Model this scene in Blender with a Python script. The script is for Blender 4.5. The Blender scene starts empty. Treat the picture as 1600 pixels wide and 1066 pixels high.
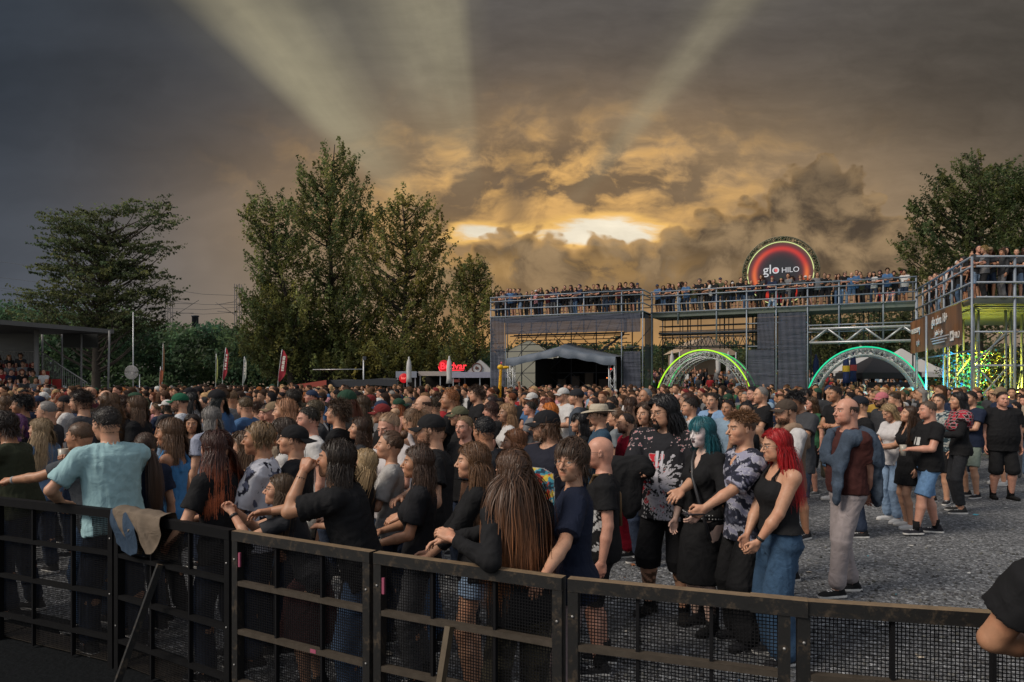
import bpy, math, random
import numpy as np
from mathutils import Matrix, Vector
random.seed(7); RNG = np.random.default_rng(7)
scene = bpy.context.scene
COL = scene.collection
R = math.radians
# ------------------------------------------------------------------ camera
F, CX, CY, EYE = 1100.0, 800.0, 600.0, 1.9       # focal length and principal point in photo pixels, eye height in metres
cam = bpy.data.cameras.new('camera'); co = bpy.data.objects.new('camera', cam); COL.objects.link(co)
co.location = (0, 0, EYE); co.rotation_euler = (R(90), 0, 0)
cam.sensor_width = 36; cam.lens = 36*F/1600; cam.shift_y = 67/1600; cam.clip_start = .05; cam.clip_end = 3000
scene.camera = co
vs = scene.view_settings
vs.view_transform = 'Standard'; vs.look = 'None'; vs.gamma = 1; vs.use_curve_mapping = False; vs.exposure = 0.0
scene.cycles.use_denoising = True
scene.cycles.max_bounces = 5; scene.cycles.diffuse_bounces = 3; scene.cycles.glossy_bounces = 2
scene.cycles.transparent_max_bounces = 12; scene.cycles.transmission_bounces = 4
SUN_EL, SUN_AZ = 42, 244    # the soft evening light comes from the left, a little from behind the camera
sl = bpy.data.lights.new('sun', 'SUN'); so = bpy.data.objects.new('sun', sl); COL.objects.link(so)
sl.energy = 2.9; sl.angle = R(24); sl.color = (1, .89, .76)
_d = Vector((math.sin(R(SUN_AZ))*math.cos(R(SUN_EL)), math.cos(R(SUN_AZ))*math.cos(R(SUN_EL)), math.sin(R(SUN_EL))))
so.rotation_euler = _d.to_track_quat('Z', 'Y').to_euler()

def lin(c):
    """sRGB 0-255 -> linear"""
    return tuple(((v/255)/12.92 if v/255 <= .04045 else ((v/255+.055)/1.055)**2.4) for v in c)

# ------------------------------------------------------------------ node expressions
class X:
    def __init__(s, t, k): s.t, s.k = t, k
    def _m(s, op, *a):
        n = s.t.nodes.new('ShaderNodeMath'); n.operation = op
        for i, v in enumerate((s,)+a): s._in(n.inputs[i], v)
        return X(s.t, n.outputs[0])
    def _in(s, inp, v):
        if isinstance(v, X): s.t.links.new(v.k, inp)
        else: inp.default_value = v
    def __add__(s, o): return s._m('ADD', o)
    __radd__ = __add__
    def __sub__(s, o): return s._m('SUBTRACT', o)
    def __rsub__(s, o): return (s*-1)+o
    def __mul__(s, o): return s._m('MULTIPLY', o)
    __rmul__ = __mul__
    def __truediv__(s, o): return s._m('DIVIDE', o)
    def mx(s, o): return s._m('MAXIMUM', o)
    def mn(s, o): return s._m('MINIMUM', o)
    def pw(s, o): return s._m('POWER', o)
    def exp(s): return s._m('EXPONENT')
    def abs(s): return s._m('ABSOLUTE')
    def atan2(s, o): return s._m('ARCTAN2', o)
    def sqrt(s): return s._m('SQRT')
    def gt(s, o): return s._m('GREATER_THAN', o)
    def fract(s): return s._m('FRACT')
    def step(s, a, b, lo=0., hi=1.):
        n = s.t.nodes.new('ShaderNodeMapRange'); n.interpolation_type = 'SMOOTHSTEP'
        s._in(n.inputs['Value'], s)
        for k, v in (('From Min', a), ('From Max', b), ('To Min', lo), ('To Max', hi)): s._in(n.inputs[k], v)
        return X(s.t, n.outputs['Result'])
    def curve(s, pts):
        """piecewise linear function through (x, y) points"""
        xs = [p[0] for p in pts]; ys = [p[1] for p in pts]; a, b = xs[0], xs[-1]; lo, hi = min(ys), max(ys)
        q = (s-a)*(1/(b-a))
        n = s.t.nodes.new('ShaderNodeValToRGB'); el = n.color_ramp.elements
        while len(el) < len(pts): el.new(.5)
        for e, x, y in zip(el, xs, ys):
            pass
        for i, (x, y) in enumerate(pts):
            el[i].position = (x-a)/(b-a)
        for i, (x, y) in enumerate(pts):
            v = (y-lo)/(hi-lo+1e-9); el[i].color = (v, v, v, 1)
        s.t.links.new(q.k, n.inputs[0])
        return X(s.t, n.outputs[0])*(hi-lo)+lo
def xyz(t, x=0., y=0., z=0.):
    n = t.nodes.new('ShaderNodeCombineXYZ'); h = X(t, None)
    for i, v in enumerate((x, y, z)): h._in(n.inputs[i], v)
    return X(t, n.outputs[0])
def split(t, sock):
    n = t.nodes.new('ShaderNodeSeparateXYZ'); t.links.new(sock.k if isinstance(sock, X) else sock, n.inputs[0])
    return [X(t, o) for o in n.outputs]
def noise(t, vec, scale, detail=4, rough=.55, dist=0., col=False, dim=None):
    n = t.nodes.new('ShaderNodeTexNoise')
    if dim: n.noise_dimensions = dim
    if vec is not None: t.links.new(vec.k if isinstance(vec, X) else vec, n.inputs['Vector'])
    n.inputs['Scale'].default_value = scale; n.inputs['Detail'].default_value = detail
    n.inputs['Roughness'].default_value = rough; n.inputs['Distortion'].default_value = dist
    return X(t, n.outputs[1 if col else 0])
def voro(t, vec, scale, feature='F1', out=0, rand=1., dim='3D'):
    n = t.nodes.new('ShaderNodeTexVoronoi'); n.voronoi_dimensions = dim; n.feature = feature
    t.links.new(vec.k if isinstance(vec, X) else vec, n.inputs['Vector'])
    n.inputs['Scale'].default_value = scale; n.inputs['Randomness'].default_value = rand
    return X(t, n.outputs[out])
def mixc(t, f, a, b, mode='MIX'):
    n = t.nodes.new('ShaderNodeMix'); n.data_type = 'RGBA'; n.blend_type = mode; h = X(t, None)
    h._in(n.inputs[0], f)
    for i, v in ((6, a), (7, b)):
        if isinstance(v, X): t.links.new(v.k, n.inputs[i])
        else: n.inputs[i].default_value = (*v[:3], 1)
    return X(t, n.outputs[2])
def scol(t, c, f):
    """colour times scalar"""
    n = t.nodes.new('ShaderNodeVectorMath'); n.operation = 'SCALE'
    if isinstance(c, X): t.links.new(c.k, n.inputs[0])
    else: n.inputs[0].default_value = c[:3]
    X(t, None)._in(n.inputs['Scale'], f)
    return X(t, n.outputs[0])

# ------------------------------------------------------------------ sky: stormy sunset with sunbeams, as a function of direction
world = bpy.data.worlds.new('World'); scene.world = world; world.use_nodes = True
T = world.node_tree; T.nodes.clear()
tc = T.nodes.new('ShaderNodeTexCoord')
dx, dy, dz = split(T, tc.outputs['Generated'])
yy = dy.mx(.12)
px = dx/yy*F+CX; py = dz/yy*(-F)+CY            # where a direction lies on a plane facing north, in hundredths of degrees or so
# slow warp
def n2(x, y, scale, detail, rough): return noise(T, xyz(T, x, y, 0.), scale, detail, rough, dim='2D')
w1 = n2(px*.001, py*.001, 4.5, 3, .6)-.5; w2 = n2(px*.001+7.3, py*.001+2, 4.5, 3, .6)-.5
def g2(cx, cy, sx, sy):
    a = (px-cx)*(1/sx); b = (py-cy)*(1/sy)
    return ((a*a+b*b)*-1).exp()
wide = n2(px*.0007+w1*.2, py*.0016+w2*.1+4, 3.2, 4, .55)
base = mixc(T, px.step(-200, 900), lin((50, 58, 68)), lin((82, 79, 77)))
base = mixc(T, px.step(1050, 1700), base, lin((74, 70, 66)))
base = mixc(T, py.step(140, 600)*.85, base, mixc(T, px.step(40, 560), lin((82, 89, 99)), lin((140, 126, 110))))
base = mixc(T, g2(1010, 380, 540, 215)*.78, base, lin((164, 137, 104)))
base = mixc(T, g2(870, 325, 340, 118)*.72, base, lin((200, 155, 95)))
base = scol(T, base, wide*.8+.62)
# mid cloud deck over the sun: grey-brown patches with gold edges
deck = n2(px*.0011+w1*.14, py*.0018+w2*.14+3, 9.5, 7, .58)
dm = g2(880, 290, 290, 82)
base = mixc(T, (deck.step(.56, .36)*dm*1.35).mn(.8), base, lin((106, 90, 74)))
base = mixc(T, (deck.step(.46, .74)*dm*1.4).mn(.78), base, lin((228, 178, 108)))
base = mixc(T, g2(806, 300, 26, 80)*.75, base, lin((112, 95, 78)))
# sunbeams fanning out of the cloud gap
ang = (px-770).atan2(py*-1+470)*(180/math.pi)
rad = (((px-770)*(px-770)+(py-470)*(py-470)).sqrt())
beam = ang.curve([(-90, 0), (-51, 0), (-47, .10), (-43.8, .80), (-40.5, 1.0), (-36, .80), (-32.5, .46), (-28, .24), (-24, .32), (-18.5, .54), (-11, .72), (-7, .58), (-4.2, .12), (0, .0), (30, 0), (35, .12), (38, .52), (40.2, .46), (42.6, .08), (47, .0), (60, .04), (90, 0)])
beam = beam*(n2(ang*.02, rad*.0006, 9, 3, .6)*.5+.75)
beam = beam*rad.step(120, 420)*rad.step(950, 420, .45, 1.)*(wide*.9+.55)
base = mixc(T, (beam*.74).mn(.8), base, lin((166, 157, 130)))
# bright gap
gap = g2(935, 362, 112, 25)*1.25+g2(740, 366, 52, 18)*.9
gn = n2(px*.0016+w1*.2, py*.006+w2*.3+5, 6, 5, .58)
gap = (gap*(gn*2.1+.05))
base = mixc(T, gap.step(.2, .55), base, lin((240, 190, 110)))
base = mixc(T, gap.step(.5, .95), base, lin((238, 226, 202)))
# cumulus bank low over the horizon
top = px.curve([(300, 560), (640, 470), (690, 412), (730, 392), (760, 380), (800, 366), (850, 374), (930, 380), (1020, 384), (1060, 362), (1110, 336), (1180, 318), (1225, 292), (1262, 252), (1290, 240), (1330, 262), (1352, 300), (1400, 330), (1500, 400), (1700, 470)])
bump = voro(T, xyz(T, px*.001+w1*.06, py*.0012+w2*.06), 22, 'SMOOTH_F1', dim='2D')
bump2 = voro(T, xyz(T, px*.001+w1*.03, py*.0012+w2*.03), 60, 'SMOOTH_F1', dim='2D')
cn = n2(px*.001+w1*.12, py*.0013+w2*.12, 11, 7, .64)
dep = py-top+(bump-.45)*-58+(bump2-.45)*-20+(cn-.5)*24          # depth below the cloud's edge
cm = dep.step(-3, 7)
cc = mixc(T, (cn*1.0+bump*.35).step(.42, .82), lin((152, 127, 95)), lin((76, 65, 54)))
cc = mixc(T, dep.step(26, 0)*px.step(1450, 900, .08, .6), cc, lin((206, 160, 98)))
cc = mixc(T, g2(860, 425, 260, 32)*.5*cn.step(.45, .62), cc, lin((214, 168, 102)))
cc = mixc(T, py.step(400, 520)*.6, cc, lin((152, 122, 88)))
cc = mixc(T, g2(1285, 280, 75, 45)*.55, cc, lin((78, 70, 62)))
fade = px.step(620, 720)*px.step(1650, 1340)
skyc = mixc(T, cm*fade*.95, base, cc)
tex = n2(px*.0010+w1*.12, py*.0030+w2*.10+9, 9, 7, .62)
skyc = scol(T, skyc, (tex-.5)*px.step(300, 800, .12, .5)+1)
skyc = mixc(T, g2(880, 585, 380, 75)*.62, skyc, lin((228, 168, 92)))
# the sky outside the picture: pale clear evening sky behind the camera and overhead
nk = T.nodes.new('ShaderNodeTexSky'); nk.sky_type = 'NISHITA'; nk.sun_disc = False
nk.sun_elevation = R(SUN_EL); nk.sun_rotation = R(SUN_AZ)
amb = scol(T, X(T, nk.outputs[0]), .11)
amb = mixc(T, .55, amb, (.66, .64, .62))
wb = dy.step(.62, .05)
up = dz.step(.5, .8)
skyc = mixc(T, (wb+up).mn(1.), skyc, amb)
skyc = mixc(T, dz.step(-.02, -.12), skyc, (.02, .02, .02))
bg = T.nodes.new('ShaderNodeBackground'); bg.inputs[1].default_value = 1.0
T.links.new(skyc.k, bg.inputs[0])
world.cycles.sampling_method = 'MANUAL'; world.cycles.sample_map_resolution = 512
T.links.new(bg.outputs[0], T.nodes.new('ShaderNodeOutputWorld').inputs[0])
# ------------------------------------------------------------------ materials
MATS = {}
def mat(name, fn):
    if name in MATS: return MATS[name]
    m = bpy.data.materials.new(name); m.use_nodes = True; t = m.node_tree
    b = t.nodes['Principled BSDF']; b.inputs['Specular IOR Level'].default_value = .3
    fn(t, b); MATS[name] = m
    return m
def setc(t, b, c):
    if isinstance(c, X): t.links.new(c.k, b.inputs['Base Color'])
    else: b.inputs['Base Color'].default_value = (*c[:3], 1)
def setr(t, b, r): X(t, None)._in(b.inputs['Roughness'], r)
def bump(t, b, h, dist, strength=1.):
    n = t.nodes.new('ShaderNodeBump'); n.inputs['Distance'].default_value = dist; n.inputs['Strength'].default_value = strength
    t.links.new(h.k, n.inputs['Height']); t.links.new(n.outputs[0], b.inputs['Normal'])
def objco(t): return t.nodes.new('ShaderNodeTexCoord').outputs['Object']
def tinted(t):
    """object colour times the vertex tint; tint alpha 0 = the tint itself"""
    o = X(t, t.nodes.new('ShaderNodeObjectInfo').outputs['Color'])
    a = t.nodes.new('ShaderNodeAttribute'); a.attribute_name = 'Tint'
    tc_, al = X(t, a.outputs['Color']), X(t, a.outputs['Alpha'])
    return mixc(t, al, tc_, mixc(t, 1., o, tc_, 'MULTIPLY'))
def plain(c, rough=.6, metal=0., var=.25, scale=6., bmp=0.):
    def f(t, b):
        v = noise(t, objco(t), scale, 5, .6)
        setc(t, b, scol(t, c, (v-.5)*2*var+1)); setr(t, b, (v-.5)*.25+rough); b.inputs['Metallic'].default_value = metal
        if bmp: bump(t, b, v, bmp)
    return f
def emit(c, s):
    def f(t, b):
        setc(t, b, tuple(v*.2 for v in c)); b.inputs['Emission Color'].default_value = (*c, 1); b.inputs['Emission Strength'].default_value = s
    return f
def f_skin(t, b):
    co_ = objco(t); v = noise(t, co_, 30, 4, .6)
    w = noise(t, co_, 7, 3, .6); c = tinted(t); setc(t, b, scol(t, mixc(t, w.step(.45, .75)*.35, c, mixc(t, 1., c, (1.1, .72, .66), 'MULTIPLY')), (v-.5)*.5+1)); setr(t, b, .46)
    b.inputs['Specular IOR Level'].default_value = .35
    bump(t, b, noise(t, co_, 140, 3, .6), .0012, .5)
def f_hair(t, b):
    setc(t, b, tinted(t)); setr(t, b, .46); b.inputs['Specular IOR Level'].default_value = .34
def f_cloth(t, b):
    co_ = objco(t); v = noise(t, co_, 9, 4, .6, .6)
    setc(t, b, scol(t, tinted(t), (v-.5)*.35+1)); setr(t, b, .86); b.inputs['Specular IOR Level'].default_value = .15
    bump(t, b, noise(t, co_, 9, 2, .5, 1.6), .02, .55)
def f_denim(t, b):
    co_ = objco(t); v = noise(t, co_, 7, 5, .65, .4); w = noise(t, co_, 70, 3, .7)
    setc(t, b, scol(t, tinted(t), (v-.5)*1.3+(w-.5)*.5+1)); setr(t, b, .9)
    bump(t, b, noise(t, co_, 14, 5, .6, 1.), .012, .9)
def f_gloss(t, b):
    setc(t, b, tinted(t)); setr(t, b, .35)
SKIN = mat('skin', f_skin); HAIR = mat('hair', f_hair); CLOTH = mat('cloth', f_cloth); DENIM = mat('denim', f_denim); GLOSS = mat('gloss', f_gloss)

# ------------------------------------------------------------------ meshes
def make_mesh(name, parts, mats, smooth=True):
    """parts: list of (verts Nx3, quads/tris array, tint Nx4 or colour or None, material index)"""
    V, L, LS, LT, MI, TN = [], [], [], [], [], []; nv = nl = 0
    for p in parts:
        v, f, tint, mi = (tuple(p)+(None, 0))[:4] if len(p) < 4 else p
        v = np.asarray(v, np.float32).reshape(-1, 3)
        if len(v) == 0: continue
        fl = f if isinstance(f, list) else [f]
        for q in fl:
            q = np.asarray(q, np.int32)
            if q.size == 0: continue
            k = q.shape[1]; L.append((q+nv).ravel()); LS.append(nl+np.arange(len(q))*k); LT.append(np.full(len(q), k)); nl += q.size
            MI.append(np.full(len(q), mi))
        tt = np.ones((len(v), 4), np.float32)
        if tint is not None:
            tint = np.asarray(tint, np.float32)
            if tint.ndim == 1: tt[:] = (list(tint)+[1.])[:4]
            else: tt[:, :tint.shape[1]] = tint
        TN.append(tt); V.append(v); nv += len(v)
    me = bpy.data.meshes.new(name)
    V = np.concatenate(V); L = np.concatenate(L); LS = np.concatenate(LS); LT = np.concatenate(LT)
    me.vertices.add(len(V)); me.vertices.foreach_set('co', V.ravel())
    me.loops.add(len(L)); me.loops.foreach_set('vertex_index', L.astype(np.int32))
    me.polygons.add(len(LS)); me.polygons.foreach_set('loop_start', LS.astype(np.int32))
    me.polygons.foreach_set('material_index', np.concatenate(MI).astype(np.int32))
    sm = smooth if isinstance(smooth, np.ndarray) else np.full(len(LS), bool(smooth))
    me.polygons.foreach_set('use_smooth', sm)
    for m in (mats if isinstance(mats, (list, tuple)) else [mats]): me.materials.append(m)
    at = me.attributes.new('Tint', 'FLOAT_COLOR', 'POINT'); at.data.foreach_set('color', np.concatenate(TN).ravel())
    me.update(calc_edges=True)
    return me
def link(name, me, parent=None, color=None, loc=None, rotz=None, mtx=None):
    o = bpy.data.objects.new(name, me); COL.objects.link(o)
    if parent is not None: o.parent = parent
    if color is not None: o.color = (*color[:3], 1)
    if loc is not None: o.location = loc
    if rotz is not None: o.rotation_euler = (0, 0, rotz)
    if mtx is not None: o.matrix_local = mtx
    return o
def tag(o, label=None, cat=None, group=None, kind=None):
    for k, v in (('label', label), ('category', cat), ('group', group), ('kind', kind)):
        if v: o[k] = v
    return o
def thing(name, label, cat, loc=(0, 0, 0), rotz=0, group=None):
    return tag(link(name, None, None, None, loc, rotz), label, cat, group)
class MB:
    """collects boxes, bars, tubes, lathes, grids"""
    def __init__(s): s.p = []
    def add(s, v, f, mi=0, tint=None): s.p.append((np.asarray(v, float), f, tint, mi)); return s
    def box(s, lo, hi, mi=0, tint=None):
        a, b = lo, hi
        v = [(x, y, z) for z in (a[2], b[2]) for y in (a[1], b[1]) for x in (a[0], b[0])]
        return s.add(v, np.array([(0, 2, 3, 1), (4, 5, 7, 6), (0, 1, 5, 4), (2, 6, 7, 3), (0, 4, 6, 2), (1, 3, 7, 5)]), mi, tint)
    def bar(s, p, q, w, h=None, up=(0, 0, 1), mi=0, tint=None):
        """box of section w x h along p-q"""
        h = h or w; p, q = np.array(p, float), np.array(q, float); d = q-p; L = np.linalg.norm(d); d = d/L
        u = np.cross(up, d)
        if np.linalg.norm(u) < 1e-3: u = np.cross((0, 1, 0), d)
        u /= np.linalg.norm(u); n = np.cross(d, u)
        v = [p+(d*L if e else 0)+u*(w/2)*a+n*(h/2)*b for e in (0, 1) for a, b in ((-1, -1), (1, -1), (1, 1), (-1, 1))]
        return s.add(v, np.array([(0, 1, 2, 3), (4, 7, 6, 5), (0, 4, 5, 1), (1, 5, 6, 2), (2, 6, 7, 3), (3, 7, 4, 0)]), mi, tint)
    def tube(s, pts, r, n=8, mi=0, tint=None, closed=False):
        P = np.array(pts, float); m = len(P); rr = np.broadcast_to(np.asarray(r, float), (m,))
        if closed: D = np.roll(P, -1, 0)-np.roll(P, 1, 0)
        else: D = np.gradient(P, axis=0)
        D /= np.linalg.norm(D, axis=1, keepdims=True)+1e-12
        ref = np.array((0, 0, 1.)) if abs(D[:, 2]).mean() < .8 else np.array((1., 0, 0))
        U = np.cross(D, ref); U /= np.linalg.norm(U, axis=1, keepdims=True)+1e-12; W = np.cross(D, U)
        a = np.arange(n)/n*2*np.pi
        v = (P[:, None]+rr[:, None, None]*(np.cos(a)[None, :, None]*U[:, None]+np.sin(a)[None, :, None]*W[:, None])).reshape(-1, 3)
        i = np.arange(m if closed else m-1)[:, None]*n; j = np.arange(n)[None]; k = (j+1) % n; i2 = (i+n) % (m*n)
        f = [np.stack(np.broadcast_arrays(i+j, i+k, i2+k, i2+j), -1).reshape(-1, 4)]
        if not closed and n > 2:
            v = np.concatenate([v, P[:1], P[-1:]]); e = np.arange(n); e2 = (e+1) % n
            f.append(np.stack([e2, e, np.full(n, m*n)], 1)); f.append(np.stack([e+(m-1)*n, e2+(m-1)*n, np.full(n, m*n+1)], 1))
        return s.add(v, f, mi, tint)
    def lathe(s, prof, n=16, c=(0, 0, 0), mi=0, tint=None, sy=1.):
        """prof: (radius, z) pairs"""
        pr = np.array(prof, float); a = np.arange(n)/n*2*np.pi
        v = np.stack([np.outer(pr[:, 0], np.cos(a)), np.outer(pr[:, 0], np.sin(a))*sy, np.repeat(pr[:, 1:], n, 1)], -1).reshape(-1, 3)+np.array(c)
        i = np.arange(len(pr)-1)[:, None]*n; j = np.arange(n)[None]; k = (j+1) % n
        return s.add(v, np.stack(np.broadcast_arrays(i+j, i+k, i+n+k, i+n+j), -1).reshape(-1, 4), mi, tint)
    def grid(s, G, mi=0, tint=None):
        """G: m x n x 3 array of points"""
        G = np.asarray(G, float); m, n = G.shape[:2]; i = np.arange(m-1)[:, None]*n; j = np.arange(n-1)[None]
        return s.add(G.reshape(-1, 3), np.stack(np.broadcast_arrays(i+j, i+j+1, i+n+j+1, i+n+j), -1).reshape(-1, 4), mi, tint)
    def build(s, name, mats, parent=None, smooth=False, color=None, **k):
        return link(name, make_mesh(name, s.p, mats, smooth), parent, color, **k)
def P(x, y, d):
    """the point seen at photo pixel (x, y) and standing d metres away"""
    return Vector(((x-CX)/F*d, d, EYE-(y-CY)/F*d))

# ------------------------------------------------------------------ implicit surfaces
def surface_nets(g, org, h):
    s = g < 0
    nx, ny, nz = g.shape
    c = np.zeros((nx-1, ny-1, nz-1), np.int8)
    for i in (0, 1):
        for j in (0, 1):
            for k in (0, 1): c += s[i:nx-1+i, j:ny-1+j, k:nz-1+k]
    I = np.argwhere((c > 0) & (c < 8))
    if len(I) == 0: return np.zeros((0, 3)), np.zeros((0, 4), int)
    idx = np.full(c.shape, -1, np.int32); idx[tuple(I.T)] = np.arange(len(I))
    cor = np.array([(i, j, k) for i in (0, 1) for j in (0, 1) for k in (0, 1)])
    val = np.stack([g[I[:, 0]+a, I[:, 1]+b, I[:, 2]+d] for a, b, d in cor], 1)
    acc = np.zeros((len(I), 3)); cnt = np.zeros(len(I))
    for a in range(8):
        for b in range(a+1, 8):
            if abs(cor[a]-cor[b]).sum() != 1: continue
            ga, gb = val[:, a], val[:, b]; m = (ga < 0) != (gb < 0)
            t = np.where(m, ga/np.where(m, ga-gb, 1), 0)
            acc += m[:, None]*(cor[a]+t[:, None]*(cor[b]-cor[a])); cnt += m
    V = (I+acc/cnt[:, None])*h+org
    Fs = []
    for ax in range(3):
        o1, o2 = (ax+1) % 3, (ax+2) % 3
        sl0 = [slice(None)]*3; sl1 = [slice(None)]*3; sl0[ax] = slice(0, -1); sl1[ax] = slice(1, None)
        a, b = s[tuple(sl0)], s[tuple(sl1)]
        E = np.argwhere(a != b)
        E = E[(E[:, o1] > 0) & (E[:, o2] > 0) & (E[:, o1] < g.shape[o1]-1) & (E[:, o2] < g.shape[o2]-1)]
        if len(E) == 0: continue
        d1 = np.zeros(3, int); d1[o1] = 1; d2 = np.zeros(3, int); d2[o2] = 1
        q = np.stack([idx[tuple((E-d1-d2).T)], idx[tuple((E-d2).T)], idx[tuple(E.T)], idx[tuple((E-d1).T)]], 1)
        fl = ~a[tuple(E.T)]; q[fl] = q[fl][:, ::-1]
        Fs.append(q)
    return V, np.concatenate(Fs)
class SDF:
    def __init__(s, h): s.h, s.q = h, []
    def cap(s, a, b, ra, rb=None, k=.02, flat=False, op=1, sc=None):
        """rounded (or flat-ended) cone"""
        a, b = np.array(a, float), np.array(b, float); rb = ra if rb is None else rb; m = max(ra, rb)
        d = b-a; L = max(np.linalg.norm(d), 1e-6); u = d/L
        def f(p):
            w = p-a; t = w@u; tt = np.clip(t, 0, L); r = ra+(rb-ra)*tt/L
            if flat:
                rad = np.sqrt(np.maximum((w*w).sum(-1)-t*t, 0))-r
                return np.maximum(rad, np.maximum(-t, t-L))
            return np.linalg.norm(w-tt[..., None]*u, axis=-1)-r
        s.q.append((f, np.minimum(a, b)-m, np.maximum(a, b)+m, k, op)); return s
    def ell(s, c, r, M=None, k=.02, op=1):
        c, r = np.array(c, float), np.array(r, float); M = np.eye(3) if M is None else np.array(M)
        def f(p):
            w = (p-c)@M; k0 = np.linalg.norm(w/r, axis=-1); k1 = np.linalg.norm(w/(r*r), axis=-1)
            return np.where(k1 > 1e-9, k0*(k0-1)/np.maximum(k1, 1e-9), -r.min())
        e = np.abs(M)@r
        s.q.append((f, c-e, c+e, k, op)); return s
    def tube(s, o, M, zs, rx, ry, cx, k=.02, pw=2.0):
        """elliptic column of varying section along the local z of frame (o, M)"""
        o = np.array(o, float); M = np.array(M); zs, rx, ry, cx = map(np.array, (zs, rx, ry, cx))
        def f(p):
            w = (p-o)@M; z = w[..., 2]; a = np.interp(z, zs, rx); b = np.interp(z, zs, ry); c = np.interp(z, zs, cx)
            q = (np.abs((w[..., 0]-c)/a)**pw+np.abs(w[..., 1]/b)**pw)**(1/pw)
            return np.maximum((q-1)*np.minimum(a, b), np.maximum(zs[0]-z, z-zs[-1]))
        x1 = (rx+np.abs(cx)).max(); y1 = ry.max()
        cr = np.array([(x, y, z) for x in (-x1, x1) for y in (-y1, y1) for z in (zs[0], zs[-1])])@M.T+o
        s.q.append((f, cr.min(0), cr.max(0), k, 1)); return s
    def mesh(s, cutz=None):
        h = s.h; lo = np.min([q[1] for q in s.q if q[4] == 1], 0)-3*h; hi = np.max([q[2] for q in s.q if q[4] == 1], 0)+3*h
        n = np.ceil((hi-lo)/h).astype(int)+1; g = np.full(n, 1., np.float32)
        for f, a, b, k, op in s.q:
            i = np.clip(np.floor((a-lo-k*1.2-2*h)/h).astype(int), 0, n); j = np.clip(np.ceil((b-lo+k*1.2+2*h)/h).astype(int)+1, 0, n)
            if (j <= i).any(): continue
            sl = tuple(slice(u, v) for u, v in zip(i, j))
            ax = [lo[c]+h*np.arange(i[c], j[c]) for c in range(3)]
            d = f(np.stack(np.meshgrid(*ax, indexing='ij'), -1)); e = g[sl]
            if op == 1:
                w = np.clip(.5+.5*(e-d)/k, 0, 1); g[sl] = e*(1-w)+d*w-k*w*(1-w)
            else:
                w = np.clip(.5-.5*(e+d)/k, 0, 1); g[sl] = e*(1-w)-d*w+k*w*(1-w)
        if cutz is not None:
            z = lo[2]+h*np.arange(n[2]); g = np.maximum(g, (cutz-z)[None, None])
        return surface_nets(g, lo, h)
def vnormals(v, f):
    n = np.cross(v[f[:, 2]]-v[f[:, 0]], v[f[:, 3]]-v[f[:, 1]]); N = np.zeros_like(v)
    for i in range(4): np.add.at(N, f[:, i], n)
    return N/(np.linalg.norm(N, axis=1, keepdims=True)+1e-12)
_FK = RNG.normal(size=(7, 3)); _FP = RNG.uniform(0, 6.28, 7)
def folds(v, f, amp, scale=1., seed=0, gravity=.45):
    """push a cloth surface in and out in soft folds"""
    N = vnormals(v, f); q = np.array(v); q[:, 2] = q[:, 2]*gravity
    rs = np.random.default_rng(seed); a = np.zeros(len(v)); ph = rs.uniform(0, 6.28, 9); kk = rs.normal(size=(9, 3))
    wv = np.stack([np.sin(q@kk[i]*9+ph[i]) for i in range(3)], 1)*.05
    for i in range(3, 9):
        sgn = np.sin((q+wv*1.6)@kk[i]*(7+3.2*i)*scale+ph[i]); a += (.55-np.abs(sgn)**.7)*.42
    return v+N*(a*amp)[:, None]
# ------------------------------------------------------------------ people: head, hand, hair, body, clothes (local frame: +X forward, +Y the left side, Z up)
def rx_(a): c, s = math.cos(a), math.sin(a); return np.array([(1, 0, 0), (0, c, -s), (0, s, c)])
def ry_(a): c, s = math.cos(a), math.sin(a); return np.array([(c, 0, s), (0, 1, 0), (-s, 0, c)])
def rz_(a): c, s = math.cos(a), math.sin(a); return np.array([(c, -s, 0), (s, c, 0), (0, 0, 1)])
def unit(v): v = np.array(v, float); return v/(np.linalg.norm(v)+1e-9)
def sph(c, r, n=12, m=8):
    a = np.arange(n)/n*2*np.pi; b = np.linspace(0, np.pi, m)
    v = np.stack([np.outer(np.sin(b), np.cos(a)), np.outer(np.sin(b), np.sin(a)), np.repeat(np.cos(b)[:, None], n, 1)], -1).reshape(-1, 3)
    i = np.arange(m-1)[:, None]*n; j = np.arange(n)[None]; k = (j+1) % n
    return v*np.array(r)+np.array(c), np.stack(np.broadcast_arrays(i+j, i+n+j, i+n+k, i+k), -1).reshape(-1, 4)
_HEADS = {}
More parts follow.
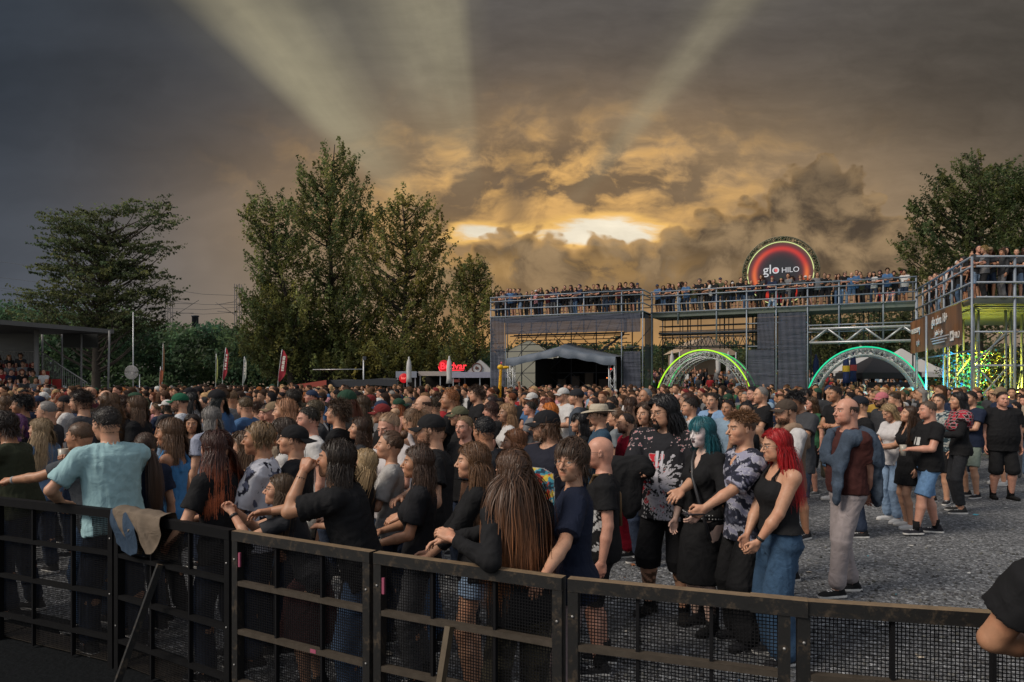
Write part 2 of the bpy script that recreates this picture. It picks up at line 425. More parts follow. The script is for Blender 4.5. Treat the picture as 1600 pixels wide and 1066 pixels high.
def head_parts(sex='m', jw=1., nl=1., fat=0., beard=0., lips=None, shadow=0., h=.0045, brow=.3, smile=0., gaze=0., makeup=None):
    key = (sex, jw, nl, fat, beard, lips, shadow, h, brow, smile, gaze, makeup)
    if key in _HEADS: return _HEADS[key]
    m = sex == 'm'; S = SDF(h); jw = jw*(1. if m else .93)
    S.ell((-.012, 0, .03), (.098, .077, .089)).ell((-.045, 0, -.02), (.06, .06, .06))
    S.cap((-.022, 0, -.03), (-.040, 0, -.15), (.056 if m else .047)+fat*.012, (.06 if m else .05)+fat*.015, k=.03)
    S.ell((.028, 0, -.025), (.066, .061*jw, .088)).ell((.030, 0, -.075), (.056, .050*jw+fat*.008, .038))
    S.ell((.072, 0, -.100), (.018, .021 if m else .016, .018))
    for y in (-1, 1):
        S.ell((.055, .040*y, -.028), (.026, .022, .026))
        if fat: S.ell((.035, .046*y, -.065), (.03, .022, .03), k=.025)
    S.cap((.084, -.034, .020), (.084, .034, .020), .012 if m else .0095, k=.015)
    for y in (-1, 1):
        S.ell((.099, .033*y, .001), (.016, .021, .013), k=.012, op=-1)
        S.cap((.0855, .018*y, .0075), (.080, .046*y, .005), .0052, k=.006).cap((.0845, .02*y, -.0095), (.078, .045*y, -.0085), .0042, k=.006)
    S.cap((.090, 0, .008), (.094+.023*nl, 0, -.033), .0072, .0108, k=.012)
    for y in (-1, 1): S.ell((.099, .012*y, -.038), (.010, .008, .008), k=.006)
    S.ell((.078, 0, -.066), (.017, .028, .022), k=.015)
    S.cap((.0885, -.017-.004*smile, -.0615+.003*smile), (.0885, .017+.004*smile, -.0615+.003*smile), .0048, k=.006).cap((.0870, -.014, -.0725), (.0870, .014, -.0725), .0060, k=.006)
    S.cap((.0965, -.022, -.0668), (.0965, .022, -.0668), .0040, k=.004, op=-1)
    for y in (-1, 1):
        Me = rz_(y*.45)@ry_(-.2)
        S.ell((-.006, .080*y, -.004), (.019, .0065, .031), Me, k=.006).ell((-.001, .0885*y, -.002), (.010, .006, .017), Me, k=.005, op=-1)
    v, f = S.mesh(); x, y, z = v.T; tint = np.ones((len(v), 4)); ay = np.abs(y)
    lp = (x > .080) & (z < -.0575) & (z > -.0785) & (ay < .0205-.35*np.abs(z+.067))
    tint[lp, :3] = (.86, .66, .64) if lips is None else lips
    ck = np.exp(-(((ay-.042)/.02)**2+((z+.035)/.02)**2))*(x > .03); tint[:, 1:3] *= (1-.10*ck)[:, None]
    br = (x > .062) & (z > .0165-.06*np.maximum(ay-.03, 0)) & (z < .0275-.10*np.maximum(ay-.035, 0)) & (ay > .012) & (ay < .054)
    tint[br, :3] *= brow
    if shadow:
        es = np.exp(-(((ay-.034)/.020)**2+((z-.002)/.013)**2))*(x > .05); tint[:, :3] *= (1-shadow*es)[:, None]
    if beard:
        rn = np.random.default_rng(3).uniform(.75, 1.1, len(v))
        bd = ((z < -.048) & (x > -.005) & (z > -.13) | (z < -.0) & (x > -.005) & (x < .028) & (ay > .045)) & ~lp & ~((z > -.085) & (x > .086) & (ay < .02) & (z < -.056))
        bd &= ~((z > -.075) & (x > .05) & (ay > .026) & (z > -.062))
        tint[bd, :3] *= (1-beard*(.62*rn[bd]))[:, None]
    if makeup:
        q = (x > -.005) & (z > -.125); tint[q, :3] *= np.array(makeup); tint[q, 3] = 0
    parts = [(v, f, tint, 0)]
    for s in (-1, 1):
        ev, ef = sph((.0765, .0325*s, -.0005), (.0125,)*3, 14, 12); g = unit((1, gaze, 0)); d = (ev-np.array((.0765, .0325*s, -.0005)))/.0125@g
        et = np.zeros((len(ev), 4)); et[:, :3] = (.62, .58, .54); et[d > .87, :3] = (.05, .035, .025)
        parts.append((ev, ef, et, 0))
    _HEADS[key] = parts
    return parts
_HANDS = {}
def hand_parts(kind='relax', h=.0042):
    """left hand: wrist at the origin, fingers along +X, thumb side +Y, back of the hand +Z"""
    if kind in _HANDS: return _HANDS[kind]
    S = SDF(h)
    S.cap((-.03, 0, 0), (.015, 0, 0), .026, .025, sc=None).ell((.045, 0, 0), (.05, .040, .0155), k=.015)
    S.cap((.03, .02, 0), (.07, .027, .001), .0135, k=.012).cap((.03, -.02, 0), (.07, -.03, .001), .013, k=.012)
    cl = {'relax': (.25, .45, .35), 'grip': (.75, .95, .6), 'fist': (1.35, 1.55, .9), 'flat': (.06, .08, .05), 'point': (.3, .5, .3)}[kind]
    for i, (y, L, r) in enumerate(((.028, .072, .0088), (.0095, .080, .0090), (-.010, .074, .0086), (-.028, .058, .0076))):
        p = np.array((.083-.006*abs(i-1), y, .001)); a = 0; sp = (y*1.9 if kind in ('flat', 'relax') else y*.6)
        c = cl if not (kind == 'point' and i > 0) else (1.2, 1.4, .8)
        for j, fr in enumerate((.46, .31, .23)):
            a += c[j]*(1+.08*i); q = p+fr*L*np.array((math.cos(a)*math.cos(sp), math.sin(sp)*math.cos(a), -math.sin(a)))
            S.cap(p, q, r*(1-.08*j), r*(1-.08*(j+1)), k=.006 if j else .008); p = q
    tt = {'relax': ((.055, .052, -.012), (.085, .062, -.022)), 'grip': ((.05, .05, -.03), (.078, .040, -.055)), 'fist': ((.055, .042, -.028), (.082, .018, -.040)), 'flat': ((.05, .058, -.006), (.078, .078, -.01)), 'point': ((.055, .045, -.025), (.085, .03, -.035))}[kind]
    S.cap((.012, .018, -.004), tt[0], .0145, .0108, k=.012).cap(tt[0], tt[1], .0108, .0085, k=.006)
    v, f = S.mesh(); tint = np.ones((len(v), 4)); tint[:, 1:3] *= .95
    _HANDS[kind] = (v, f, tint)
    return _HANDS[kind]
def torso_sections(sp):
    m = sp.get('sex', 'm') == 'm'; w, by = sp.get('w', 1.), sp.get('belly', 0.)
    z = np.array([-.11, -.04, .04, .12, .20, .30, .40, .46, .50, .535])
    if m: rx = [.085, .108, .105, .098, .098, .108, .116, .105, .080, .055]; ry = [.11, .160, .160, .150, .148, .158, .165, .150, .115, .068]; cx = [0, -.012, -.008, 0, .003, .002, -.004, -.01, -.014, -.014]
    else: rx = [.085, .112, .105, .088, .084, .094, .100, .090, .068, .046]; ry = [.12, .172, .160, .130, .124, .136, .142, .128, .098, .058]; cx = [0, -.018, -.010, 0, .003, .002, -.004, -.01, -.014, -.014]
    b = np.interp(z, [-.11, 0, .10, .22, .36], [0, .6, 1, .8, 0])*by
    return z, np.array(rx)*w+b*.7, np.array(ry)*w+b*.8, np.array(cx)+b*.5
def ik(a, t, l1, l2, pole):
    a, t = np.array(a, float), np.array(t, float); d = t-a; L = np.linalg.norm(d); u = d/L; L = min(max(L, abs(l1-l2)+.02), l1+l2-.004)
    t = a+u*L; x = (l1*l1-l2*l2+L*L)/(2*L); hgt = math.sqrt(max(l1*l1-x*x, 0)); p = np.array(pole, float); p = p-u*(p@u)
    return a+u*x+unit(p)*hgt, t
ARMS = {'down': ((.02, .27, .79), (-1, .4, 0), 'relax'), 'cross': ((.235, -.05, 1.13), (.1, 1, -1.2), 'relax'), 'cross2': ((.255, -.09, 1.17), (.1, 1, -1.2), 'relax'),
        'cup': ((.33, .14, 1.13), (-.3, .6, -1), 'grip'), 'phone': ((.34, .05, 1.22), (-.2, .7, -1), 'grip'), 'rail': ((.34, .20, 1.04), (-.2, .8, -1), 'relax'),
        'clasp': ((.24, .03, .86), (-.4, 1, 0), 'relax'), 'behind': ((-.19, .03, .90), (-.8, 1, .1), 'relax'), 'up': ((.10, .36, 1.98), (0, 1, .1), 'flat'),
        'mouth': ((.20, .06, 1.46), (.2, .6, -1), 'fist'), 'pocket': ((.04, .23, .86), (-1, .8, 0), 'relax'), 'hip': ((.02, .21, .98), (-.5, 1, 0), 'fist'), 'sip': ((.19, .07, 1.46), (.1, 1, -.8), 'grip')}
def skel(sp):
    m = sp.get('sex', 'm') == 'm'; k = {}
    lean, tw, side = sp.get('lean', 0.), sp.get('tw', 0.), sp.get('side', 0.)
    O = np.array((sp.get('hx', 0.), 0., sp.get('hipz', .925))); M = rz_(tw)@rx_(side)@ry_(lean); k['O'], k['M'] = O, M
    T_ = lambda p: O+M@np.array(p, float); k['T'] = T_
    sw = (.178 if m else .150)*sp.get('w', 1.); k['sw'] = sw
    k['sh'] = [T_((-.012, s*sw, .475)) for s in (1, -1)]
    k['neck'] = T_((-.014, 0, .53)); pv = T_((-.008, 0, .585))
    hy, hp, hr = sp.get('head', (0, 0, 0)); Mh = rz_(tw*.6+hy)@ry_(hp)@rx_(hr); k['Mh'] = Mh; k['H'] = pv+Mh@np.array((.032, 0, .118))
    k['hip'] = [O+rz_(tw*.4)@np.array((0, s*.088, -.005)) for s in (1, -1)]
    st = sp.get('feet', ((.03, .12, .2), (-.03, -.12, -.2))); k['ft'] = st
    k['ank'], k['kn'] = [], []
    for i, s in enumerate((1, -1)):
        a = np.array((st[i][0], st[i][1], .085 if len(st[i]) < 4 else st[i][3])); kn, a = ik(k['hip'][i], a, .435, .415, (1, s*.15, .0)); k['kn'].append(kn); k['ank'].append(a)
    k['el'], k['wr'], k['hk'], k['pd'] = [], [], [], []
    for i, s in enumerate((1, -1)):
        a = sp.get('arm', ('down', 'down'))[i]; a = ARMS[a] if isinstance(a, str) else a
        t, p = np.array(a[0], float)*(1, s, 1), np.array(a[1], float)*(1, s, 1)
        if not (len(a) > 3 and a[3] == 'abs'): t = O+M@(t-np.array((0, 0, .925))); p = M@p
        else: t = np.array(a[0], float); p = np.array(a[1], float)
        e, w = ik(k['sh'][i], t, .285, .255, p); k['el'].append(e); k['wr'].append(w); k['hk'].append(a[2]); k['pd'].append(a[4] if len(a) > 4 else None)
    return k
def limb_r(sp):
    m = sp.get('sex', 'm') == 'm'; w = sp.get('w', 1.)*sp.get('aw', 1.)
    return (.052*w, .041*w, .027) if m else (.045*w, .035*w, .0235)
def body_mesh_parts(sp, k, hh=.012):
    S = SDF(hh); z, rx, ry, cx = torso_sections(sp); m = sp.get('sex', 'm') == 'm'; w = sp.get('w', 1.)
    S.tube(k['O'], k['M'], z, rx, ry, cx)
    ru, re, rw = limb_r(sp)
    for i, s in enumerate((1, -1)):
        S.cap(k['T']((-.014, s*.05, .50)), k['sh'][i], .050*w, .050*w, k=.04)
        S.cap(k['sh'][i], k['el'][i], ru, re, k=.03); f1 = k['el'][i]+(k['wr'][i]-k['el'][i])*.35
        S.cap(k['el'][i], f1, re, re*1.02, k=.012).cap(f1, k['wr'][i], re*1.02, rw, k=.012)
        if not m: S.ell(k['T']((.082, s*.062, .345)), np.array((.055, .062, .058))*sp.get('bust', 1.), k['M'], k=.03)
        th = (.082 if m else .085)*w
        S.cap(k['hip'][i], k['kn'][i], th, .054*w, k=.03); c1 = k['kn'][i]+(k['ank'][i]-k['kn'][i])*.32-np.array((.012, 0, 0))
        S.cap(k['kn'][i], c1, .052*w, .056*w, k=.02).cap(c1, k['ank'][i], .056*w, .036, k=.02).cap(k['ank'][i], k['ank'][i]+np.array((0, 0, -.04)), .037, .034)
    S.cap(k['T']((-.014, 0, .49)), k['H']+k['Mh']@np.array((-.03, 0, -.10)), (.062 if m else .052)*(1+.1*(w-1)), (.056 if m else .046), k=.03)
    v, f = S.mesh()
    tint = np.ones((len(v), 4))
    if 'tattoo' in sp:
        for c, r in sp['tattoo']:
            d = np.linalg.norm((v-np.array(c)), axis=1); q = (d < r) & (np.sin(v@np.array((90., 70, 60)))+np.sin(v@np.array((-50., 90, 110))) > -.5); tint[q, :3] *= .2
    parts = [(v, f, tint, 0)]
    for p in head_parts(**sp.get('face', {'sex': sp.get('sex', 'm')})): parts.append((p[0]@k['Mh'].T+k['H'], p[1], p[2], 0))
    for i, s in enumerate((1, -1)):
        hv, hf, ht = hand_parts(k['hk'][i]); d = unit(k['wr'][i]-k['el'][i])
        pd = k['pd'][i]
        if pd is None: pd = np.array((.25, -s, -.25)) if d[2] < -.5 else np.array((-.1, -.5*s, -1.))
        n = -unit(np.array(pd)-d*(d@np.array(pd)))        # back of the hand
        th = np.cross(n, d); B = np.stack([d, th, n], 1)
        hv2 = hv*(1, 1, 1) if s < 0 else hv*(1, -1, 1)    # mirror so that the thumb comes out on the inner side
        sc = 1. if m else .92
        parts.append((hv2*sc@B.T+k['wr'][i], hf if s < 0 else hf[:, ::-1], ht, 0))
    return parts
def top_parts(sp, k, c, hh=.011, seed=0):
    """c: kind tee/long/tank/crop/dress, sleeve, hem, e (looseness), neck, vneck"""
    S = SDF(hh); z, rx, ry, cx = torso_sections(sp); m = sp.get('sex', 'm') == 'm'; w = sp.get('w', 1.); e = c.get('e', .018)
    hem = c.get('hem', -.09); tank = c.get('kind') == 'tank'; ztop = .43 if tank else .537
    zs = np.concatenate([[hem], z[(z > hem+.01) & (z < ztop-.01)], [ztop]]); ip = lambda a: np.interp(zs, z, a)
    rx2, ry2, cx2 = ip(rx)+e, ip(ry)+e, ip(cx)
    loose = c.get('drape', .6 if m else .25)
    ch = np.interp(.36, z, ry)+e; cb = np.interp(.36, z, rx)+e
    lo = zs < .36; ry2[lo] = np.maximum(ry2[lo], ry2[lo]*(1-loose)+ch*loose); rx2[lo] = np.maximum(rx2[lo], rx2[lo]*(1-loose)+(cb+.008)*loose)
    lo = zs < .07; ry2[lo] = np.maximum(ry2[lo], (.196 if m else .198)*w); rx2[lo] = np.maximum(rx2[lo], .138*w)
    if 'flare' in c: fl = np.clip((.10-zs)/.6, 0, 1)*c['flare']; ry2 += fl; rx2 += fl
    S.tube(k['O'], k['M'], zs, rx2, ry2, cx2, pw=2.2)
    sl = c.get('sleeve', .62); ru, re, rw = limb_r(sp); le = c.get('se', e+.006)
    for i, s in enumerate((1, -1)):
        if not m: S.ell(k['T']((.084, s*.060, .342)), (np.array((.055, .064, .058))*sp.get('bust', 1.)+e*.8), k['M'], k=.045)
        if tank:
            zt = .504+.05*w; xf_, xb_ = np.interp(.42, z, rx)+e-.006, np.interp(.42, z, rx)+e
            sp_ = [(xf_, .078, .38), (xf_*.82, .082, .46), (.03, .084, zt-.012), (-.014, .085, zt), (-.055, .085, zt-.014), (-xb_*.95, .082, .45), (-xb_, .08, .38)]
            for a, b in zip(sp_[:-1], sp_[1:]):
                S.cap(k['T']((a[0], s*a[1], a[2])), k['T']((b[0], s*b[1], b[2])), c.get('strap', .018), k=.015)
            continue
        S.cap(k['T']((-.014, s*.05, .50)), k['sh'][i], .050*w+e*.8, .050*w+e, k=.04)
        a, b, d = k['sh'][i], k['el'][i], k['wr'][i]
        if sl <= 1: S.cap(a, a+(b-a)*sl, ru+e, ru+le+.008*sl, k=.03, flat=True)
        else:
            S.cap(a, b, ru+e, re+le, k=.03); S.cap(b, b+(d-b)*(sl-1), re+le, max(rw+.008, (re+le)*(1-.3*(sl-1))), k=.014, flat=True)
            if sl > 1.9: q = b+(d-b)*(sl-1); S.cap(q-unit(d-b)*.03, q, rw+.012, k=.006, flat=True)
    if c.get('hood'):
        S.cap(k['T']((-.09, -.07, .50)), k['T']((-.09, .07, .50)), .055, k=.03)
    if c.get('collar'):
        for t in np.linspace(0, 6.28, 15)[:-1]:
            S.cap(k['T']((-.014+.062*math.cos(t), .064*math.sin(t), .525)), k['T']((-.010+.068*math.cos(t), .070*math.sin(t), .552-.016*math.cos(t))), .008, k=.012)
    nk = c.get('neck', .0)
    S.ell(k['T']((.012+nk*.5, 0, .56)), (.078+nk, .070+nk*.6, .052+nk*.8), k['M'], k=.008, op=-1)
    if c.get('vneck'): S.ell(k['T']((.10, 0, .47)), (.05, .035, c['vneck']), k['M']@ry_(-.35), k=.006, op=-1)
    v, f = S.mesh(); v = folds(v, f, c.get('fold', .006), seed=seed)
    return v, f
def leg_parts(sp, k, c, hh=.011, seed=0):
    """c: kind trousers/skirt, len (1 knee, 2 ankle), e, flare"""
    S = SDF(hh); z, rx, ry, cx = torso_sections(sp); w = sp.get('w', 1.); m = sp.get('sex', 'm') == 'm'; e = c.get('e', .012); wz = c.get('waist', .07)
    if c.get('kind') == 'skirt':
        L = c['len']; zs = np.linspace(-L, wz, 8); t = np.clip((wz-zs)/(L+wz), 0, 1)
        S.tube(k['O'], np.eye(3), zs, np.maximum(np.interp(zs, z, rx)+e, np.where(zs < -.02, .145, 0))+c.get('flare', .05)*t+.012*(zs < -.1), np.interp(zs, z, ry)+e+c.get('flare', .05)*t+.02*(zs < -.1), np.where(zs < -.02, .025, np.interp(zs, z, cx)))
    else:
        zs = np.array([-.12, -.05, .0, .04, wz]); M2 = k['M'] if abs(sp.get('lean', 0)) < .2 else rz_(sp.get('tw', 0)*.5)@ry_(sp.get('lean', 0)*.6)
        S.tube(k['O'], M2, zs, np.interp(zs, z, rx)+.006+(zs < 0)*(e-.002), np.interp(zs, z, ry)+.006+(zs < 0)*(e-.002), np.interp(zs, z, cx))
        th = (.082 if m else .085)*w; n = c.get('len', 1.9); fl = c.get('flare', 0.)
        for i in (0, 1):
            a, b, d = k['hip'][i], k['kn'][i], k['ank'][i]
            r0, r1, r2 = th+.007, .054*w+e+.012+fl*.6, .036+e+.016+fl
            if n <= 1: S.cap(a, a+(b-a)*n, r0, r0+(r1-r0)*n*.6+.006, k=.03, flat=True)
            else:
                S.cap(a, b, r0, r1, k=.03); S.cap(b, b+(d-b)*(n-1), r1, r1+(r2-r1)*(n-1), k=.02, flat=True)
                if n > 1.85 and not c.get('slim'): S.cap(b+(d-b)*(n-1.12), b+(d-b)*(n-1.02), r2+.008, k=.015)
    v, f = S.mesh(); v = folds(v, f, c.get('fold', .006), seed=seed+5)
    return v, f
_SHOES = {}
def shoe_part(kind='sneaker'):
    if kind in _SHOES: return _SHOES[kind]
    S = SDF(.007)
    S.cap((-.05, 0, .035), (.0, 0, .045), .036, .040, k=.02).ell((.06, 0, .032), (.10, .042, .034), k=.03).ell((.13, .004, .026), (.055, .042, .026), k=.02)
    S.cap((-.03, 0, .05), (-.02, 0, .22 if kind == 'boot' else .095), .042, .050 if kind == 'boot' else .044, k=.02, flat=True)
    S.cap((-.055, 0, .012), (.14, 0, .012), .043, .042, k=.008) if kind != 'platform' else S.cap((-.055, 0, .02), (.14, 0, .02), .046, .046, k=.008)
    v, f = S.mesh(cutz=.0); t = np.ones((len(v), 4)); x, y, z = v.T
    if kind == 'sneaker': q = z < .024; t[q] = (.62, .60, .57, 0); q2 = (x > .02) & (x < .1) & (z > .05) & (np.abs(y) < .018) & (np.sin(x*230) > 0); t[q2] = (.5, .5, .5, 0)
    else: t[z < .03, :3] *= .5
    _SHOES[kind] = (v, f, t)
    return _SHOES[kind]
# ------------------------------------------------------------------ hair
SC, SR = np.array((-.012, 0, .030)), np.array((.100, .080, .091))
_HZ = ([0, 25, 50, 68, 80, 92, 105, 120, 140, 180], [.080, .076, .060, .035, -.005, -.012, .018, -.02, -.055, -.068])
def hairline(d):
    az = np.degrees(np.abs(np.arctan2(d[:, 1], d[:, 0]))); return np.interp(az, *_HZ)
def hair_parts(n=900, L=.05, Lv=.3, flow='crown', lift=.3, grav=.15, seg=5, w=.0035, thick=.012, curl=0., cf=30., tie=None, bun=False, recede=0., zmax=None, torso=True, yaw=0., fringe=False, ombre=None, seed=0, tw=.15, spread=.02, part=.0, cap_tint=.55, base=.004, zmin=None, bald=False, wild=.12, cling=True, tuck=1.):
    rs = np.random.default_rng(seed); d = rs.normal(size=(int(n*3.4), 3)); d /= np.linalg.norm(d, axis=1, keepdims=True); p = SC+d*SR
    ok = p[:, 2] > hairline(d)+recede*np.clip(d[:, 0], 0, 1)
    if zmax is not None: ok &= p[:, 2] < zmax
    if zmin is not None: ok &= p[:, 2] > zmin
    if bald: ok &= ~((p[:, 2] > .045) & (d[:, 0] > -.75))
    d = d[ok][:n]; p = p[ok][:n]; N = len(p); nr = d/SR; nr /= np.linalg.norm(nr, axis=1, keepdims=True)
    sg = np.sign(p[:, 1]-part+1e-6)[:, None]
    if flow == 'crown': t = p-np.array((-.055, 0, .105)); t[:, 2] -= .03
    elif flow == 'fwd': t = np.array((1., 0, -.15))+sg*np.array((0, .25, 0))+0*p
    elif flow == 'back': t = np.array((-1., 0, -.1))+sg*np.array((0, .15, -.2))+0*p
    elif flow == 'center': t = sg*np.array((0, 1., 0))+np.array((-.35, 0, -.35))+0*p
    elif flow == 'sweep': t = np.array((-.35, -1., .0))+0*p+np.where(p[:, 1:2] < -.03, 1, 0)*np.array((0, .4, -1.))
    else: t = np.array((.4, 0, .3))+0*p
    if fringe:
        fm = (d[:, 0] > .3) & (np.abs(d[:, 1]) < .55); t[fm] = np.array((1., 0, -.35))+sg[fm]*np.array((0, .15, 0))
    t = t+rs.normal(0, wild, (N, 3)); t -= nr*(t*nr).sum(1, keepdims=True); v = t/np.linalg.norm(t, axis=1, keepdims=True)
    v = v*(1-lift)+nr*lift; v /= np.linalg.norm(v, axis=1, keepdims=True)
    Ls = L*(1-Lv*rs.uniform(0, 1, N))
    if fringe: Ls[fm] = np.minimum(Ls[fm], .085)
    off = base+rs.uniform(0, 1, N)*thick*(.62 if L > .16 else .85); R0 = SR+off[:, None]; pts = [p.copy()]; ds = (Ls/seg)[:, None]
    cy = rz_(-yaw); ph = rs.uniform(0, 6.28, N); s1 = rs.normal(0, 1, (N, 3)); tailv = rs.normal(0, 1, (N, 3))*spread
    if tie is not None:
        tie = np.array(tie, float); k1 = max(4, seg//2)
        a0 = np.array(p)
        for s in range(1, k1+1):
            q = a0+(tie-a0)*(s/k1); l = np.linalg.norm((q-SC)/R0, axis=1, keepdims=True)
            q = np.where((l < 1) & (s < k1), SC+(q-SC)/np.maximum(l, 1e-6), q); q[:] += rs.normal(0, .0015, (N, 3)); pts.append(q)
        p = pts[-1]; v = unit(tie-SC)*.8+np.array((0, 0, .2))+tailv*8; nst = 0 if bun else seg
    else: nst = seg
    for s in range(nst):
        fr = (s+1)/seg; v = v+np.array((0, 0, -1.))*grav*(1.2 if tie is not None else 1)
        if curl: v = v+curl*(np.sin(ph+s*cf/seg)[:, None]*s1)
        v /= np.linalg.norm(v, axis=1, keepdims=True); p = p+v*ds
        l = np.linalg.norm((p-SC)/R0, axis=1, keepdims=True); p = np.where((l < 1) | (cling & (p[:, 2:3] > -.015) & (tie is None)), SC+(p-SC)/l, p)
        if flow == 'center' and tie is None:
            q = (p[:, 0] > .022) & (p[:, 2] < .06)
            if fringe: q &= ~fm
            p[q, 0] -= tuck*.55*(p[q, 0]-.022)
        q = (p-np.array((.066, 0, -.035)))/np.array((.06, .064, .085)); ins = (np.linalg.norm(q, axis=1) < 1) & (~fm if fringe else True)
        if flow not in ('fwd', 'up'): p[ins, 1] = np.sign(p[ins, 1]+1e-6)*.066*np.sqrt(np.maximum(1-q[ins, 0]**2-q[ins, 2]**2, 0.05))
        q = p-np.array((-.032, 0, 0)); l2 = np.linalg.norm(q[:, :2], axis=1)+1e-6; ins = (p[:, 2] < -.06) & (l2 < .062+off)
        p[ins, :2] = np.array((-.032, 0))+q[ins, :2]*((.062+off[ins])/l2[ins])[:, None]
        if torso:
            tc_ = cy@np.array((-.05, 0, -.42)); q = (p-tc_)@cy; l = np.linalg.norm(q/(np.array((.115, tw, .235))+off[:, None]), axis=1, keepdims=True)
            q2 = np.where(l < 1, q/np.maximum(l, 1e-6), q); p = q2@cy.T+tc_
        v = p-pts[-1]; v = v/(np.linalg.norm(v, axis=1, keepdims=True)+1e-9); pts.append(p.copy())
    A = np.stack(pts, 1); m = A.shape[1]; tg = np.gradient(A, axis=1); out = A-np.array((-.02, 0, -.05)); out[..., 2] *= .3
    sd = np.cross(tg, out)+rs.normal(0, .25, (N, 1, 3))*np.linalg.norm(tg, axis=-1, keepdims=True)*.12; sd /= np.linalg.norm(sd, axis=-1, keepdims=True)+1e-9
    u = np.linspace(0, 1, m); wd = (w*(1-.75*u**3))[None, :, None]*rs.uniform(.6, 1.3, (N, 1, 1))
    V = np.stack([A-sd*wd/2, A+sd*wd/2], 2).reshape(-1, 3)
    b = (np.arange(N)*m)[:, None]*2+np.arange(m-1)[None]*2
    Fq = np.stack([b, b+1, b+3, b+2], -1).reshape(-1, 4)
    sh = (rs.uniform(.6, 1.35, (N, 1))*(.78+.35*u)[None]); tint = np.ones((N, m, 2, 4)); tint[..., :3] = sh[:, :, None, None]
    if ombre is not None:
        o = np.clip((u-.3)/.45, 0, 1)[None, :, None, None]; tint[..., :3] = tint[..., :3]*(1-o)+np.array(ombre)*sh[:, :, None, None]*o
    parts = [(V, Fq, tint.reshape(-1, 4), 0)]
    cv, cf_ = sph((0, 0, 0), (1, 1, 1), 40, 30); cm = cv[cf_].mean(1); pc = SC+cm*SR
    kk = pc[:, 2] > hairline(cm)+.006+recede*np.clip(cm[:, 0], 0, 1)
    if zmax is not None: kk &= pc[:, 2] < zmax
    if bald: kk &= ~((pc[:, 2] > .045) & (cm[:, 0] > -.75))
    if cap_tint: parts.append((SC+cv*(SR+base), cf_[kk], (cap_tint,)*3, 0))
    if bun:
        c = tie+unit(tie-SC)*.025
        for _ in range(110):
            ax = unit(rs.normal(size=3)); a = unit(np.cross(ax, rs.normal(size=3))); bb = np.cross(ax, a); th = np.linspace(0, 3.6, 12)+rs.uniform(0, 6); r = .036*rs.uniform(.85, 1.12)
            q = c+r*(np.cos(th)[:, None]*a+np.sin(th)[:, None]*bb)*np.array((.9, 1.1, 1)); s_ = ax*.003
            V = np.stack([q-s_, q+s_], 1).reshape(-1, 3); b = np.arange(11)*2
            parts.append((V, np.stack([b, b+1, b+3, b+2], 1), (rs.uniform(.6, 1.3),)*3, 0))
    return parts
def beard_parts(sp, L=.02, n=900, seed=1, goatee=False):
    v, f, _, _ = head_parts(**sp.get('face', {}))[0]; N = vnormals(v, f); rs = np.random.default_rng(seed); x, y, z = v.T; ay = np.abs(y)
    bd = ((z < -.05) & (x > .0) & (z > -.125) | (z < .0) & (x > -.004) & (x < .022) & (ay > .05)) & ~((z > -.084) & (x > .084) & (ay < .022) & (z < -.055)) & ~((z > -.062) & (x > .04) & (ay > .024))
    if goatee: bd &= (x > .06) & (ay < .03)
    i = rs.choice(np.where(bd)[0], n); p = v[i]; d = N[i]*.5+np.array((.15, 0, -.8))+rs.normal(0, .25, (n, 3)); d /= np.linalg.norm(d, axis=1, keepdims=True)
    l = L*rs.uniform(.5, 1.1, n)[:, None]; s_ = np.cross(d, N[i]); s_ /= np.linalg.norm(s_, axis=1, keepdims=True)+1e-9; s_ *= .0016
    q0, q1 = p-N[i]*.002, p+N[i]*.004+d*l
    V = np.stack([q0-s_, q0+s_, q1+s_*.4, q1-s_*.4], 1).reshape(-1, 3); b = np.arange(n)*4
    return [(V, np.stack([b, b+1, b+2, b+3], 1), np.repeat(rs.uniform(.6, 1.3, n), 4)[:, None]*np.ones(4)*(1, 1, 1, 0)+(0, 0, 0, 1), 0)]
def cap_hat_parts(kind='cap', back=False):
    b = MB(); hc = np.array((-.012, 0, .045))
    if kind in ('cap', 'beanie'):
        pr = [(math.cos(a)*1., math.sin(a)) for a in np.linspace(-.12, 1.56, 12)]
        n = 28; th = np.arange(n)/n*2*np.pi
        G = np.array([[hc+np.array((r*math.cos(t)*.108, r*math.sin(t)*.089, z*.088-.012)) for t in np.append(th, 0)] for r, z in pr]); b.grid(G)
        if kind == 'cap':
            g = []
            for u in np.linspace(0, 1, 7):
                row = []
                for t in np.linspace(-1.05, 1.05, 13):
                    row.append(hc+np.array((.112*math.cos(t)+u*.066*math.cos(t*.75), .092*math.sin(t)*(1-.12*u), -.022-.012*u-.028*abs(math.sin(t))**2*u)))
                g.append(row)
            b.grid(np.array(g)); g2_ = np.array(g); g2_[..., 2] -= .005; b.grid(g2_[:, ::-1], tint=(.7, .7, .7))
            b.add(*sph(hc+np.array((0, 0, .081)), (.006, .006, .004), 8, 5))
        else: b.p[0] = (b.p[0][0]*(1.03, 1.03, 1.06), *b.p[0][1:])
    elif kind == 'fedora':
        n = 32
        for pr, t in (([(.205, .0), (.20, .004), (.16, -.004), (.118, -.002), (.112, .012), (.110, .03)], 1), ([(.1105, .008), (.1105, .03)], .25), ([(.110, .03), (.104, .065), (.090, .088), (.06, .094), (.03, .085), (0, .080)], 1)):
            G = np.array([[hc+np.array((r*math.cos(a), r*math.sin(a)*.86, z-.01+(.022*math.sin(a)**2-.012*math.cos(a) if r > .13 else 0)*(r-.118)/.087)) for a in np.linspace(0, 2*np.pi, n+1)] for r, z in pr]); b.grid(G, tint=(t,)*3)
    P_ = b.p
    if back: P_ = [((v-hc)*(-1, -1, 1)+hc, f, t, i) for v, f, t, i in P_]
    return P_
